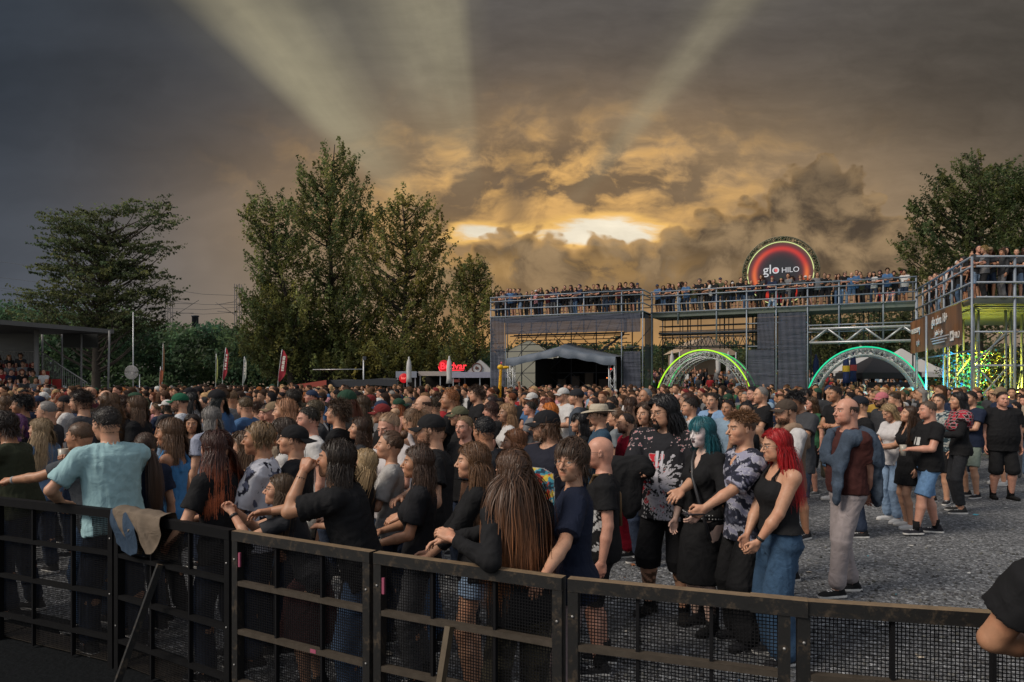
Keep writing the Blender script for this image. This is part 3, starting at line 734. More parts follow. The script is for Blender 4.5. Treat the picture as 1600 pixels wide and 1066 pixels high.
def glasses_parts(kind='round', sun=False):
    b = MB()
    for s in (-1, 1):
        t = np.linspace(0, 2*np.pi, 19)[:-1]; e = 1 if kind == 'round' else .8
        q = np.stack([.104-.10*(np.abs(.033*s+.022*np.cos(t)))**1.2*2, .034*s+.0225*np.cos(t), -.002+.0195*e*np.sign(np.sin(t))*np.abs(np.sin(t))**(1 if kind == 'round' else .6)], 1)
        b.tube(q, .0016, 6, closed=True); b.tube([(.093, .056*s, .004), (.05, .077*s, .006), (-.002, .080*s, .008), (-.012, .080*s, -.006)], .0014, 5)
        if sun: b.add(np.concatenate([q, q.mean(0)[None]]), np.array([(i, (i+1) % 18, 18) for i in range(18)]))
    b.tube([(.106, -.011, .002), (.111, 0, .005), (.106, .011, .002)], .0015, 5)
    return b.p
def xf(parts, M, o): return [(np.asarray(p[0])@np.asarray(M).T+np.asarray(o), p[1], p[2], p[3]) for p in parts]
# ------------------------------------------------------------------ one whole person
SKINS = {'fair': (.47, .26, .165), 'tan': (.37, .19, .11), 'pink': (.49, .25, .175), 'pale': (.52, .36, .29), 'olive': (.31, .175, .11), 'white': (.70, .63, .61)}
HAIRC = {'black': (.010, .009, .010), 'dark': (.022, .013, .009), 'brown': (.052, .026, .014), 'light': (.12, .065, .033), 'auburn': (.095, .032, .014), 'ginger': (.22, .075, .022), 'blonde': (.34, .215, .105), 'grey': (.20, .185, .17), 'red': (.42, .012, .012), 'teal': (.02, .16, .19), 'purple': (.20, .08, .20), 'silver': (.42, .40, .37)}
HS = {'short': dict(n=1300, L=.032, flow='crown', lift=.22, thick=.009, seg=3, grav=.1, wild=.25), 'crew': dict(cling=False, n=1300, L=.014, flow='fwd', lift=.45, thick=.004, seg=2, w=.003, cap_tint=.8),
      'quiff': dict(cling=False, n=1400, L=.050, flow='fwd', lift=.45, thick=.014, grav=.12, seg=4, wild=.3), 'curlytop': dict(cling=False, n=1500, L=.075, flow='crown', lift=.4, thick=.024, curl=.9, grav=.1, seg=8, w=.004),
      'mop': dict(n=1500, L=.11, flow='crown', lift=.14, thick=.022, grav=.22, seg=7, fringe=True, w=.004, wild=.25), 'mid': dict(n=3000, L=.23, flow='center', lift=.08, thick=.030, grav=.36, seg=10, w=.0034, curl=.2, cf=16, wild=.2),
      'bob': dict(n=1800, L=.26, flow='center', lift=.05, thick=.030, grav=.42, seg=10, w=.0045), 'wavybob': dict(n=3200, L=.30, flow='center', lift=.08, thick=.036, grav=.36, seg=14, w=.0034, curl=.3, cf=22),
      'long': dict(n=3600, L=.50, flow='center', lift=.04, thick=.028, grav=.42, seg=14, w=.0034, curl=.06, wild=.18), 'longwavy': dict(n=3800, L=.52, flow='center', lift=.06, thick=.036, grav=.38, seg=18, w=.0034, wild=.2, curl=.24, cf=26),
      'verylong': dict(n=9000, L=.78, Lv=.3, flow='center', lift=.03, thick=.018, grav=.42, seg=18, w=.0042, curl=.07, cf=14, wild=.2), 'bangs': dict(n=3000, L=.36, flow='center', lift=.05, thick=.028, grav=.42, seg=12, w=.0045, fringe=True),
      'pony': dict(n=1300, L=.30, flow='back', lift=.1, thick=.008, seg=8, tie=(-.118, 0, .06), grav=.34, spread=.02), 'lowpony': dict(n=1300, L=.38, flow='back', lift=.1, thick=.008, seg=8, tie=(-.105, 0, -.03), grav=.4, spread=.02),
      'bun': dict(n=1300, L=.1, flow='back', thick=.008, seg=8, tie=(-.092, 0, .09), bun=True), 'lowbun': dict(n=1300, L=.1, flow='back', thick=.01, seg=8, tie=(-.115, 0, .02), bun=True),
      'balding': dict(n=900, L=.018, flow='crown', lift=.2, thick=.004, seg=2, bald=True, cap_tint=.9), 'receding': dict(n=900, L=.022, flow='crown', lift=.3, thick=.005, seg=2, recede=.045, cap_tint=.8),
      'pixie': dict(n=2800, L=.095, flow='crown', lift=.10, thick=.024, grav=.26, seg=6, fringe=True, w=.0032, wild=.15), 'undercap': dict(n=800, L=.022, flow='crown', lift=.1, thick=.003, seg=2, zmax=.03),
      'longcap': dict(n=1500, L=.36, flow='center', lift=.03, thick=.014, grav=.45, seg=10, zmax=.03, w=.0042), 'midcap': dict(n=1200, L=.11, flow='crown', lift=.05, thick=.010, grav=.4, seg=6, zmax=.03, w=.004),
      'shag': dict(n=3400, L=.40, flow='center', lift=.2, thick=.055, grav=.30, seg=16, w=.005, curl=.26, cf=20, wild=.3)}
_HM = {}
def hair_mesh(style, yaw=0., **kw):
    key = (style, round(yaw, 2), tuple(sorted(kw.items())))
    if key not in _HM:
        a = dict(HS[style]); a.update(kw); _HM[key] = make_mesh('hair', hair_parts(yaw=yaw, **a), HAIR, True)
    return _HM[key]
def hmtx(k, sc=1.):
    M = Matrix.Identity(4)
    for i in range(3):
        for j in range(3): M[i][j] = k['Mh'][i, j]*sc
        M[i][3] = k['H'][i]*sc
    return M
_GL = {}
def shared(key, fn):
    if key not in _GL: _GL[key] = fn()
    return _GL[key]
PK = {}
NAMES = {'tee': 't_shirt', 'polo': 'polo_shirt', 'long': 'long_sleeved_top', 'tank': 'tank_top', 'hoodie': 'hooded_jacket', 'jacket': 'denim_jacket', 'shirt': 'shirt'}
def person(sp, label, group=None, hh=.011):
    """build one person from a spec and put the head where the spec says"""
    sp = dict(sp); hh = sp.get('hh', hh); k = skel({**sp, 'arm': ('down', 'down')}); ya = R(sp.get('yaw', 180))
    zt = (k['H']+k['Mh']@np.array((0, 0, .119)))[2]+sp.get('hairh', .018)
    if 'px' in sp:
        tgt = P(sp['px'], sp['py'], sp['d']); s = (tgt.z-sp.get('z0', 0.))/zt; hxy = rz_(ya)@(k['H']*(1, 1, 0))*s
        loc = np.array((tgt.x, tgt.y, sp.get('z0', 0.)))-hxy*(1, 1, 0)
    else: s = sp.get('h', 1.75)/1.75; loc = np.array(sp.get('loc', (0, 0, 0)), float)
    if 'arm' not in sp: k = skel(sp)
    else:
        ar = []
        for i, a in enumerate(sp['arm']):
            if not isinstance(a, str) and a[0] == 'w':      # hand at a point of the place
                q = rz_(-ya)@((np.array(a[1], float)-loc)/s); ar.append((q, np.array(a[2], float)*(1, (1, -1)[i], 1), a[3], 'abs')+((tuple(rz_(-ya)@np.array(a[4], float)),) if len(a) > 4 else ()))
            else: ar.append(a)
        sp['arm'] = tuple(ar); k = skel(sp)
    sd = sp.get('seed', abs(hash(label)) % 1000 if False else sum(map(ord, label)) % 997)
    root = link('person', make_mesh('person_body', body_mesh_parts(sp, k, max(hh, .011)+.001), SKIN), None, SKINS[sp.get('skin', 'fair')], tuple(loc), ya)
    root.scale = (s, s, s); tag(root, label, 'person', group)
    dress(sp, k, root, hh, sd); PK[root.name] = (k, s, loc, ya)
    return root
def dress(sp, k, root, hh, sd, lib=None):
    """clothes, hair, glasses and hat as children of the body"""
    out = []
    def put(name, key, fn, color, mtx=None):
        me = fn() if lib is None else shared((lib, key), fn)
        o = link(name, me, root, color, None, None, mtx); out.append(o); return o
    H = hmtx(k)
    for c in sp.get('tops', [sp.get('top')]):
        if not c: continue
        m = c.get('mat', CLOTH)
        def mk(c=c, m=m):
            v, f = top_parts(sp, k, c, hh, sd); tint = None
            if 'paint' in c: tint = c['paint']((v-k['O'])@k['M'], v)
            return make_mesh(c.get('name', 'shirt'), [(v, f, tint, 0)], m)
        o = put(c.get('name', 't_shirt'), 'top'+c.get('name', ''), mk, c['col'])
        if 'label' in c: o['label'] = c['label']
    c = sp.get('leg')
    if c:
        def mk2():
            v, f = leg_parts(sp, k, c, hh, sd); return make_mesh('trousers', [(v, f, None, 0)], c.get('mat', CLOTH))
        put(c.get('name', 'trousers'), 'leg', mk2, c['col'])
    for i, s in enumerate((1, -1)):
        st = k['ft'][i]; M = Matrix.Translation(Vector(k['ank'][i])-Vector((0, 0, .085)))@Matrix.Rotation(st[2], 4, 'Z')
        kd = sp.get('shoe', 'sneaker')
        o = link('shoe', shared(('shoe', kd), lambda: make_mesh('shoe', [(*shoe_part(kd), 0)], CLOTH)), root, sp.get('shoecol', (.02, .02, .022)), mtx=M); out.append(o)
        if sp.get('sock'):
            def mks(i=i): return make_mesh('sock', MB().tube([k['ank'][i]+np.array((0, 0, z)) for z in (-.03, .03, .09)], (.045, .043, .048), 12).p, CLOTH)
            put('sock', 'sock%d' % i, mks, sp['sock'])
    if sp.get('hair'):
        o = link('hair', hair_mesh(sp['hair'], (sp.get('head', (0,))[0]) if HS[sp['hair']]['L'] > .2 else 0, **sp.get('hairkw', {})), root, HAIRC[sp.get('hc', 'brown')] if isinstance(sp.get('hc', 'brown'), str) else sp['hc'], mtx=H); out.append(o)
    if sp.get('beardL'):
        fk = tuple(sorted(sp.get('face', {}).items()))
        o = link('beard', shared(('beard', fk, sp['beardL'], sp.get('goatee')), lambda: make_mesh('beard', beard_parts(sp, sp['beardL'], goatee=sp.get('goatee', False)), HAIR)), root, HAIRC[sp.get('hc', 'brown')] if isinstance(sp.get('hc', 'brown'), str) else sp['hc'], mtx=H); out.append(o)
    if sp.get('glasses'):
        g = sp['glasses']; o = link('glasses', shared(('gl', g), lambda: make_mesh('glasses', glasses_parts('round' if g == 'round' else 'square', g == 'sun'), GLOSS, True)), root, sp.get('glcol', (.015, .015, .015)), mtx=H); out.append(o)
    if sp.get('hat'):
        kd, bk = sp['hat'][0], sp['hat'][2] if len(sp['hat']) > 2 else False
        o = link(kd if kd != 'cap' else 'cap', shared(('hat', kd, bk), lambda: make_mesh('hat', cap_hat_parts(kd, bk), CLOTH, True)), root, sp['hat'][1], mtx=H); out.append(o)
    return out
# ================================================================== THE SETTING
def f_gravel(t, b):
    co_ = objco(t); big = noise(t, co_, .35, 4, .6); mid = noise(t, co_, 3.2, 4, .65)
    v1 = voro(t, co_, 38, out=0); c1 = voro(t, co_, 38, out=1); v2 = voro(t, co_, 90, out=0); c2 = voro(t, co_, 90, out=1)
    g1 = split(t, c1)[0]; g2_ = split(t, c2)[0]
    val = (g1*.8+.3)*(g2_*.8+.55)*(v1*-.6+1.2)*(mid*.5+.75)*(big*.3+.85)
    pale = g1.gt(.93)*.9
    c = scol(t, mixc(t, g2_, (.138, .146, .160), (.150, .152, .152)), val*1.35+pale*.8)
    setc(t, b, c); setr(t, b, .9); bump(t, b, (v1*-1+1)*.7+(v2*-1+1)*.3, .018, 1.)
gm = MB(); gs = np.array([-400, -120, -60, -30, -12, 0, 12, 30, 60, 120, 400.])
gm.grid(np.array([[(x, y, 0) for x in gs] for y in gs+100]))
tag(gm.build('ground', mat('gravel', f_gravel)), kind='structure')
# litter trodden into the gravel
lb = MB()
for i in range(420):
    x, y = random.uniform(-1, 11), random.uniform(1.8, 15)
    if i < 60: x, y = random.uniform(-4.6, -1.5), random.uniform(2.4, 3.6)
    a, r = random.uniform(0, 6.28), random.choice((.006, .01, .014, .02, .035))
    c = random.choice(((.05, .2, .38), (.06, .3, .36), (.5, .5, .48), (.45, .38, .3), (.3, .12, .05), (.5, .48, .45), (.35, .33, .3)))
    if i % 9 == 0: r = random.uniform(.03, .06); c = random.choice(((.5, .49, .46), (.42, .36, .28), (.06, .28, .38), (.3, .3, .3)))
    z = .006; p = [(x+r*math.cos(a+k)*random.uniform(.6, 1.2), y+r*math.sin(a+k)*random.uniform(.6, 1.2), z+random.uniform(0, .012)) for k in (0, 1.5, 3.1, 4.7)]
    lb.add(p, np.array([(0, 1, 2, 3)]), tint=c+(0,))
tag(MB().grid(np.array([[(x, (float(np.interp(x, [-7, -5.0, -3.84, -2.64, -1.6, -.69, .236, 1.1, 2.12, 4], [7.2, 6.3, 5.8, 5.2, 4.3, 3.6, 3.06, 2.75, 2.52, 2.2])) if k else -3.), .004) for x in np.linspace(-12, 6, 25)] for k in (0, 1)])).build('pit_shade_sheet', mat('pit_shade', lambda t, b: (plain((.009, .010, .011), .95, 0, .6, 30, .01)(t, b), setattr(b.inputs['Specular IOR Level'], 'default_value', .03)))), kind='structure')  # near-black sheet over the pit ground: the stage's shade put into its colour
tag(lb.build('litter', CLOTH), kind='stuff')
rb_ = MB()
for i in range(5200):
    y = random.uniform(2.2, 9.5)*random.uniform(.6, 1); x = random.uniform(-.1, .75)*y*1.05 if i % 5 else random.uniform(-4.6, -.8)
    if i % 5 == 0: y = random.uniform(2.4, 4)
    r = random.uniform(.008, .017); v, f = sph((x, y, r*.3), (r*random.uniform(.7, 1.4), r*random.uniform(.7, 1.4), r*.8), 6, 4)
    g = random.uniform(.05, .17); rb_.add(v+RNG.normal(0, r*.12, v.shape), f, tint=(g, g, g*random.uniform(.9, 1.1), 0))
tag(rb_.build('gravel', CLOTH, smooth=False), kind='stuff')

# ------------------------------------------------------------------ crowd barrier
def f_barrier(t, b):
    co_ = objco(t); v = noise(t, co_, 14, 5, .7); w = noise(t, co_, 55, 3, .6)
    nz = split(t, t.nodes.new('ShaderNodeNewGeometry').outputs['Normal'])[2]
    worn = (nz.step(.6, .9)*((v-.5)*.9+.75)).mn(1.)
    rub = (v*.7+w*.3).step(.50, .66)*.75
    c = mixc(t, worn, mixc(t, rub, (.012, .0115, .011), (.075, .055, .036)), mixc(t, w, (.27, .19, .11), (.15, .10, .06)))
    setc(t, b, c); setr(t, b, .5); b.inputs['Specular IOR Level'].default_value = .4; bump(t, b, v, .002)
M_BAR = mat('barrier_steel', f_barrier); M_MESH = mat('barrier_mesh', lambda t, b: (plain((.008, .008, .009), .7)(t, b), setattr(b.inputs['Specular IOR Level'], 'default_value', .1))); M_TAPE = mat('pink_tape', plain((.30, .07, .12), .6))
M_BOLT = mat('zinc', plain((.35, .34, .33), .4, .6)); M_RAIL = mat('barrier_rail', plain((.058, .047, .036), .5, .1, .5, 20)); M_SHADED = mat('barrier_shaded', lambda t, b: (plain((.007, .007, .0075), .7, 0, .4, 20)(t, b), setattr(b.inputs['Specular IOR Level'], 'default_value', .08)))  # left panels use a near-black copy with their deep shade in the colour
BH = 1.06
BPT = [(-6.2, 6.25), (-5.0, 5.75), (-3.84, 5.24), (-2.64, 4.70), (-1.60, 4.05), (-.69, 3.53), (.236, 3.06), (1.10, 2.75), (2.12, 2.52), (3.2, 2.36)]
BLAB = ['black barrier panel cut off by the left edge of the photo', 'black barrier panel at the arm with the watch', 'black barrier panel below the pale blue polo shirt', 'black barrier panel carrying the brown cloth jacket with a leaning strut',
        'mesh barrier panel with pink tape under the man resting his elbow', 'mesh barrier panel with tan diagonal strut below the long haired women', 'mesh barrier panel in front of the red haired woman with tan top rail', 'mesh barrier panel with empty gravel behind it', 'barrier panel under the black sleeved arm']
def barrier(i, p, q):
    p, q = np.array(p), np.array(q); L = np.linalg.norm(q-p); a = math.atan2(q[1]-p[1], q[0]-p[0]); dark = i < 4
    t = thing('crowd_barrier', BLAB[i], 'barrier', (p[0], p[1], 0), a, 'crowd barrier panels'); g = .012
    tp = BH-.055
    MB().box((g, -.026, tp), (L-g, .026, BH)).build('top_rail', M_BAR if i > 3 else M_SHADED, t)
    for x in (g, L-g-.045): MB().box((x, -.024, 0), (x+.045, .024, tp-.002)).build('post', M_BAR if i > 3 else M_SHADED, t)
    for z in (.765, .49, .20): MB().box((g+.046, -.022, z-.013), (L-g-.046, .016, z+.013)).build('cross_rail', M_RAIL if i > 3 else M_SHADED, t)
    for k in (1, 2): x = g+(L-2*g)*k/3; MB().box((x-.007, -.012, .02), (x+.007, .014, tp-.002)).build('stiffener', M_MESH, t)
    b = MB()
    for x in np.arange(g+.05, L-g-.045, .0142): b.box((x, .0195, .03), (x+.0034, .0216, tp-.001))
    for z in np.arange(.03, tp-.003, .0142): b.box((g+.046, .0217, z), (L-g-.046, .0238, z+.0034))
    b.build('wire_mesh', M_MESH, t)
    MB().box((g, .04, .012), (L-g, .22, .022)).build('foot_plate', M_RAIL, t)
    if i in (3, 5):
        a, c = ((L*.46, -.04, .78), (L*.40, -.30, .02)) if i == 3 else ((L*.45, -.04, .77), (L*.43, -.24, .02))
        MB().bar(a, c, .030, .035).build('strut', M_BAR if i == 3 else mat('tan_strut', plain((.085, .065, .042), .5, 0, .5, 12)), t)
    for x, z in ((g+.022, .30), (g+.022, .90), (L-g-.022, .5), (L-g-.022, .87)): MB().add(*sph((x, -.026, z), (.006, .004, .006), 8, 6)).build('bolt', M_BOLT, t)
    if i in (4, 5): MB().box((g+.048, -.020, .86), (g+.062, -.010, .94)).build('tape', M_TAPE, t)
    if i in (4, 6): MB().box((L*.6, -.0242, .482), (L*.6+.04, -.0225, .502)).build('tape', M_TAPE, t)
    if i == 6: MB().box((L-.16, -.0285, tp-.006), (L+.05, .0285, BH+.0025)).build('joint_cover', M_BAR, t)
for i in range(len(BPT)-1): barrier(i, BPT[i], BPT[i+1])
def BY(x):
    """depth of the barrier line at X"""
    return float(np.interp(x, [p[0] for p in BPT], [p[1] for p in BPT]))
# brown jacket and jeans jacket hung over the rail
def drape(name, label, x0, x1, lens, col, off, seed, wa=1.):
    rs = np.random.default_rng(seed); n, m = 34, 40; G = np.zeros((m, n, 3))
    for j, u in enumerate(np.linspace(0, 1, n)):
        x = x0+(x1-x0)*u; y = BY(x); f = np.interp(u, np.linspace(0, 1, len(lens)), lens)
        for i, t in enumerate(np.linspace(-1, 1, m)):
            s = t*f if t < 0 else t*.35
            w = wa*(.013*math.sin(u*13+1.3*math.sin(t*3+seed)+2*t)+.008*math.sin(u*27+t*7)); fl = min(1, abs(s)*7)
            z = BH+.007+off-max(0, abs(s)-.045)+.014*max(0, 1-abs(s)*14)+w*.25; yy = (-.045 if s < 0 else .045)*min(1, abs(s)/.04)
            G[i, j] = (x+.05*(u-.5)*t+.02*math.sin(t*5)*fl, y+yy+(-1 if s < 0 else 1)*(.012+off+w*fl*1.2+.03*fl), z)
    b = MB().grid(G); b.grid(G+np.array((0, .006, -.004)))
    return tag(b.build(name, CLOTH, smooth=True, color=col), label, 'jacket')
drape('jacket', 'brown cloth jacket hung over the barrier rail beside the polo shirt man', -2.62, -2.14, (.13, .24, .15, .20, .28, .27, .15), (.135, .105, .078), .008, 3)
drape('denim_jacket', 'blue denim garment hanging below the brown jacket on the barrier', -2.64, -2.36, (.25, .29, .31, .28), (.030, .05, .08), .0, 8, .45)

# ------------------------------------------------------------------ trees
def f_leaf(t, b):
    a = t.nodes.new('ShaderNodeAttribute'); a.attribute_name = 'Tint'; c = X(t, a.outputs['Color']); setc(t, b, c); setr(t, b, .6)
    tr = t.nodes.new('ShaderNodeBsdfTranslucent'); t.links.new(scol(t, c, 2.2).k, tr.inputs[0]); m = t.nodes.new('ShaderNodeMixShader'); m.inputs[0].default_value = .45
    t.links.new(b.outputs[0], m.inputs[1]); t.links.new(tr.outputs[0], m.inputs[2]); t.links.new(m.outputs[0], t.nodes['Material Output'].inputs[0])
LEAF = mat('leaf', f_leaf); BARK = mat('bark', plain((.045, .036, .028), .9, 0, .5, 3, .03))
def leaves(cent, rad, per, size, col, rs, flat=.7, var=.6, dirs=None):
    """leaf quads scattered about cluster centres, or along sprays when directions are given"""
    n = len(cent); c = np.repeat(cent, per, 0); r = np.repeat(rad, per)[:, None]
    d = rs.normal(size=(n*per, 3)); d *= (rs.uniform(0, 1, (n*per, 1))**.45)/np.linalg.norm(d, axis=1, keepdims=True)
    if dirs is None: p = c+d*r*np.array((1, 1, flat))
    else: u = rs.uniform(-1, 1, (n*per, 1)); p = c+np.repeat(dirs, per, 0)*r*u*1.25+d*r*.42*(1.1-u*.6)*np.array((1, 1, flat))
    a = rs.normal(size=p.shape); a /= np.linalg.norm(a, axis=1, keepdims=True); b = np.cross(a, rs.normal(size=p.shape)); b /= np.linalg.norm(b, axis=1, keepdims=True)+1e-9
    s = size*rs.uniform(.5, 1.25, (len(p), 1)); V = np.stack([p-a*s, p-b*s*.5, p+a*s, p+b*s*.5], 1).reshape(-1, 3); i = np.arange(len(p))*4
    clv = np.repeat(rs.uniform(1-var, 1+var, n), per)*rs.uniform(.7, 1.3, n*per); hue = np.repeat(rs.uniform(-1, 1, n), per)
    t = np.ones((len(p), 4)); t[:, :3] = np.array(col)*clv[:, None]*(1+np.stack([hue*.25, hue*.06, -hue*.1], 1))
    return V, np.stack([i, i+1, i+2, i+3], 1), np.repeat(t, 4, 0), 0
def tree(name, label, d, trunk, lobes, ncl, per, size, col, seed, flat=.7, group=None, crad=.85, limb=.35, depth=.8, thr=.3, up=.6):
    """trunk: photo pixels (x, y) from foot to tip; lobes: (x, y, rx, ry) in photo pixels; all at distance d"""
    rs = np.random.default_rng(seed); q = d/F; tp = [np.array(P(x, y, d)) for x, y in trunk]; tp[0][2] = -.1; base = tp[0].copy()
    root = thing(name, label, 'tree', tuple(base), 0, group); tp = [p-base for p in tp]; area = np.array([l[2]*l[3] for l in lobes], float); area /= area.sum()
    C = []
    for l, w in zip(lobes, area):
        n = max(5, int(ncl*w*1.75)); v = rs.normal(size=(n, 3)); v *= (rs.uniform(.15, 1.5, (n, 1))**.55)/np.linalg.norm(v, axis=1, keepdims=True)
        C.append(np.array(P(l[0], l[1], d))-base+v*np.array((l[2]*q, l[2]*q*depth, l[3]*q*.86)))
    C = np.concatenate(C); C = C[C[:, 2] > .6]; rad = crad*.95*rs.uniform(.4, 1.4, len(C))
    out = C*np.array((1, 1, 0)); out[:, 0] -= np.interp(C[:, 2], np.array(tp)[:, 2], np.array(tp)[:, 0]); out /= np.linalg.norm(out, axis=1, keepdims=True)+1e-6; dr = out*(1-up)+np.array((0, 0, up))+rs.normal(0, .28, C.shape); dr /= np.linalg.norm(dr, axis=1, keepdims=True)
    link('crown', make_mesh('crown', [leaves(C, rad, int(per*.46), size*.88, col, rs, flat, .6, dr)], LEAF, False), root)
    b = MB(); T_ = np.array(tp); hs = T_[:, 2]; k = len(T_)
    ts = np.linspace(0, k-1, 14); pts = np.stack([np.interp(ts, np.arange(k), T_[:, j]) for j in range(3)], 1); b.tube(pts, np.linspace(thr, .04, 14), 7)
    for c in C[rs.uniform(0, 1, len(C)) < limb*.4]:
        h = max(.8, c[2]-np.hypot(c[0]-np.interp(c[2], hs, T_[:, 0]), c[1])*rs.uniform(.5, .95)); h = min(h, hs.max()*.97)
        a = np.array([np.interp(h, hs, T_[:, j]) for j in range(3)]); m = (a+c)/2+np.array((0, 0, -.12*np.linalg.norm(c-a)))+rs.normal(0, .15, 3)
        u = np.linspace(0, 1, 6)[:, None]; b.tube((1-u)**2*a+2*u*(1-u)*m+u*u*c, np.linspace(.05+.012*np.linalg.norm(c-a), .012, 6), 5)
    b.build('trunk', BARK, root, True)
    return root
G1, G2, G3 = (.058, .072, .030), (.105, .116, .038), (.060, .088, .042)
tree('locust_tree', 'airy dark locust tree with spreading layered limbs behind the grandstand', 58, [(150, 600), (150, 520), (160, 440), (170, 340)],
     [(150, 335, 26, 12), (130, 352, 52, 18), (225, 326, 38, 13), (248, 352, 26, 8), (110, 385, 42, 14), (165, 375, 60, 22), (225, 388, 34, 12), (100, 425, 36, 15), (150, 415, 60, 24), (205, 425, 50, 18), (75, 462, 42, 12), (140, 460, 62, 22), (215, 462, 52, 14), (250, 458, 18, 9), (110, 500, 66, 24), (200, 500, 56, 26), (60, 480, 26, 9)], 430, 110, .15, G1, 1, .38, crad=.95, limb=.55, thr=.38, up=.12)
tree('poplar_tree', 'tallest poplar with a high pointed crown left of the sunset', 66, [(520, 600), (518, 450), (515, 330), (523, 226)],
     [(450, 540, 70, 40), (560, 545, 80, 42), (523, 250, 20, 26), (548, 262, 14, 22), (500, 282, 30, 34), (540, 300, 38, 34), (520, 345, 52, 44), (480, 330, 24, 34), (560, 350, 30, 30), (520, 420, 62, 50), (490, 490, 80, 54), (560, 480, 66, 56), (520, 560, 88, 42)], 560, 135, .16, G2, 2, .8, crad=.95, group='tall poplars behind the crowd', limb=.5, up=.72)
tree('poplar_tree', 'shorter leaning poplar on the left of the tall poplar group', 63, [(455, 600), (450, 480), (430, 390), (422, 316)],
     [(420, 318, 26, 12), (398, 338, 20, 15), (440, 338, 26, 18), (410, 366, 34, 20), (445, 385, 36, 28), (420, 425, 34, 34), (440, 480, 56, 44), (425, 550, 52, 48), (440, 500, 60, 50)], 320, 125, .16, G2, 3, .7, crad=.85, group='tall poplars behind the crowd', limb=.5, up=.72)
tree('poplar_tree', 'broad open poplar with lit gaps on the right of the group', 64, [(630, 600), (632, 480), (636, 390), (628, 310)],
     [(628, 318, 22, 16), (662, 338, 26, 18), (600, 345, 26, 22), (640, 365, 40, 24), (685, 372, 14, 22), (590, 385, 34, 24), (655, 405, 44, 26), (610, 440, 52, 40), (670, 450, 34, 34), (640, 510, 62, 46), (620, 565, 80, 38), (690, 540, 34, 40), (640, 560, 70, 40)], 420, 120, .16, (.112, .110, .032), 4, .65, crad=.85, group='tall poplars behind the crowd', limb=.5, up=.66)
tree('young_poplar_tree', 'slim young poplar standing left of the scaffold', 58, [(742, 600), (742, 500), (740, 412)],
     [(740, 420, 22, 16), (755, 425, 18, 18), (720, 445, 20, 22), (760, 455, 16, 26), (738, 480, 34, 34), (735, 530, 30, 34), (718, 560, 30, 26)], 150, 100, .14, (.112, .110, .032), 5, .75, crad=.7, limb=.45, thr=.16, up=.75)
tree('maple_tree', 'dark leafy tree rising above the right scaffold wing', 46, [(1530, 600), (1530, 450), (1535, 330), (1528, 250)],
     [(1526, 256, 20, 14), (1555, 282, 40, 24), (1500, 285, 40, 20), (1480, 318, 44, 18), (1545, 330, 56, 34), (1452, 335, 30, 18), (1480, 362, 54, 24), (1440, 392, 34, 14), (1500, 405, 60, 34), (1570, 390, 50, 44), (1460, 430, 50, 24), (1530, 470, 70, 50)], 380, 125, .125, (.072, .084, .029), 6, .7, crad=.62, limb=.4, group='trees right of the scaffold')
tree('maple_tree', 'second leafy tree at the right photo edge above the rail', 43, [(1612, 600), (1612, 430), (1605, 270)],
     [(1605, 275, 36, 16), (1585, 310, 30, 24), (1630, 320, 50, 34), (1595, 370, 46, 40), (1640, 400, 60, 50), (1610, 470, 60, 60)], 240, 120, .125, (.064, .080, .027), 7, .75, crad=.65, limb=.35, group='trees right of the scaffold')
for i, (x, y, rx, d, lab) in enumerate([(1105, 560, 52, 62, 'dark round tree behind the green lit arch'), (1300, 505, 44, 64, 'low spreading tree seen under the bridge deck'), (1395, 500, 52, 60, 'dark tree between bridge deck and white truss'), (1330, 560, 70, 70, 'dense tree behind the teal arch and black tent'), (1010, 575, 40, 72, 'small tree behind the scaffold corner')]):
    tree('background_tree', lab, d, [(x, 600), (x+3, y)], [(x, y, rx, 26), (x-rx*.4, y+22, rx*.7, 26), (x+rx*.4, y+22, rx*.7, 26), (x, y+38, rx, 24)], 120, 90, .16, G1, 20+i, .8, crad=.8, limb=.2, group='trees beyond the scaffold')
rs_ = np.random.default_rng(11); C = []
for i in range(900):
    x = rs_.uniform(-60, 800); d = rs_.uniform(68, 86); topy = np.interp(x, [-60, 0, 60, 180, 260, 330, 400, 460, 600, 800], [470, 478, 492, 500, 515, 512, 525, 530, 548, 560])+rs_.normal(0, 5)
    y = 607-(607-topy)*rs_.uniform(0, 1)**.8; C.append(P(x, y, d))
link('woods', make_mesh('woods', [leaves(np.array(C), rs_.uniform(1.0, 2.3, len(C)), 120, .26, (.046, .080, .040), rs_, .7, .6)], LEAF, False)); tag(bpy.data.objects['woods'], kind='stuff')
rs_ = np.random.default_rng(12); C = [P(rs_.uniform(800, 1750), 607-rs_.uniform(0, 1)**.9*60, rs_.uniform(74, 90)) for _ in range(620)]
link('treeline', make_mesh('treeline', [leaves(np.array(C), rs_.uniform(1.0, 2.2, len(C)), 100, .28, (.044, .062, .028), rs_, .7, .6)], LEAF, False)); tag(bpy.data.objects['treeline'], kind='stuff')
# earth bank behind the arches
mg = np.array([[(x, y, 1.25*max(0, min(1, (y-41.5)/9))*max(0, min(1, (x-6)/3))+.004) for x in np.linspace(5, 40, 12)] for y in np.linspace(41, 72, 14)])
tag(MB().grid(mg).build('terrain', mat('gravel', None), smooth=True), kind='structure')
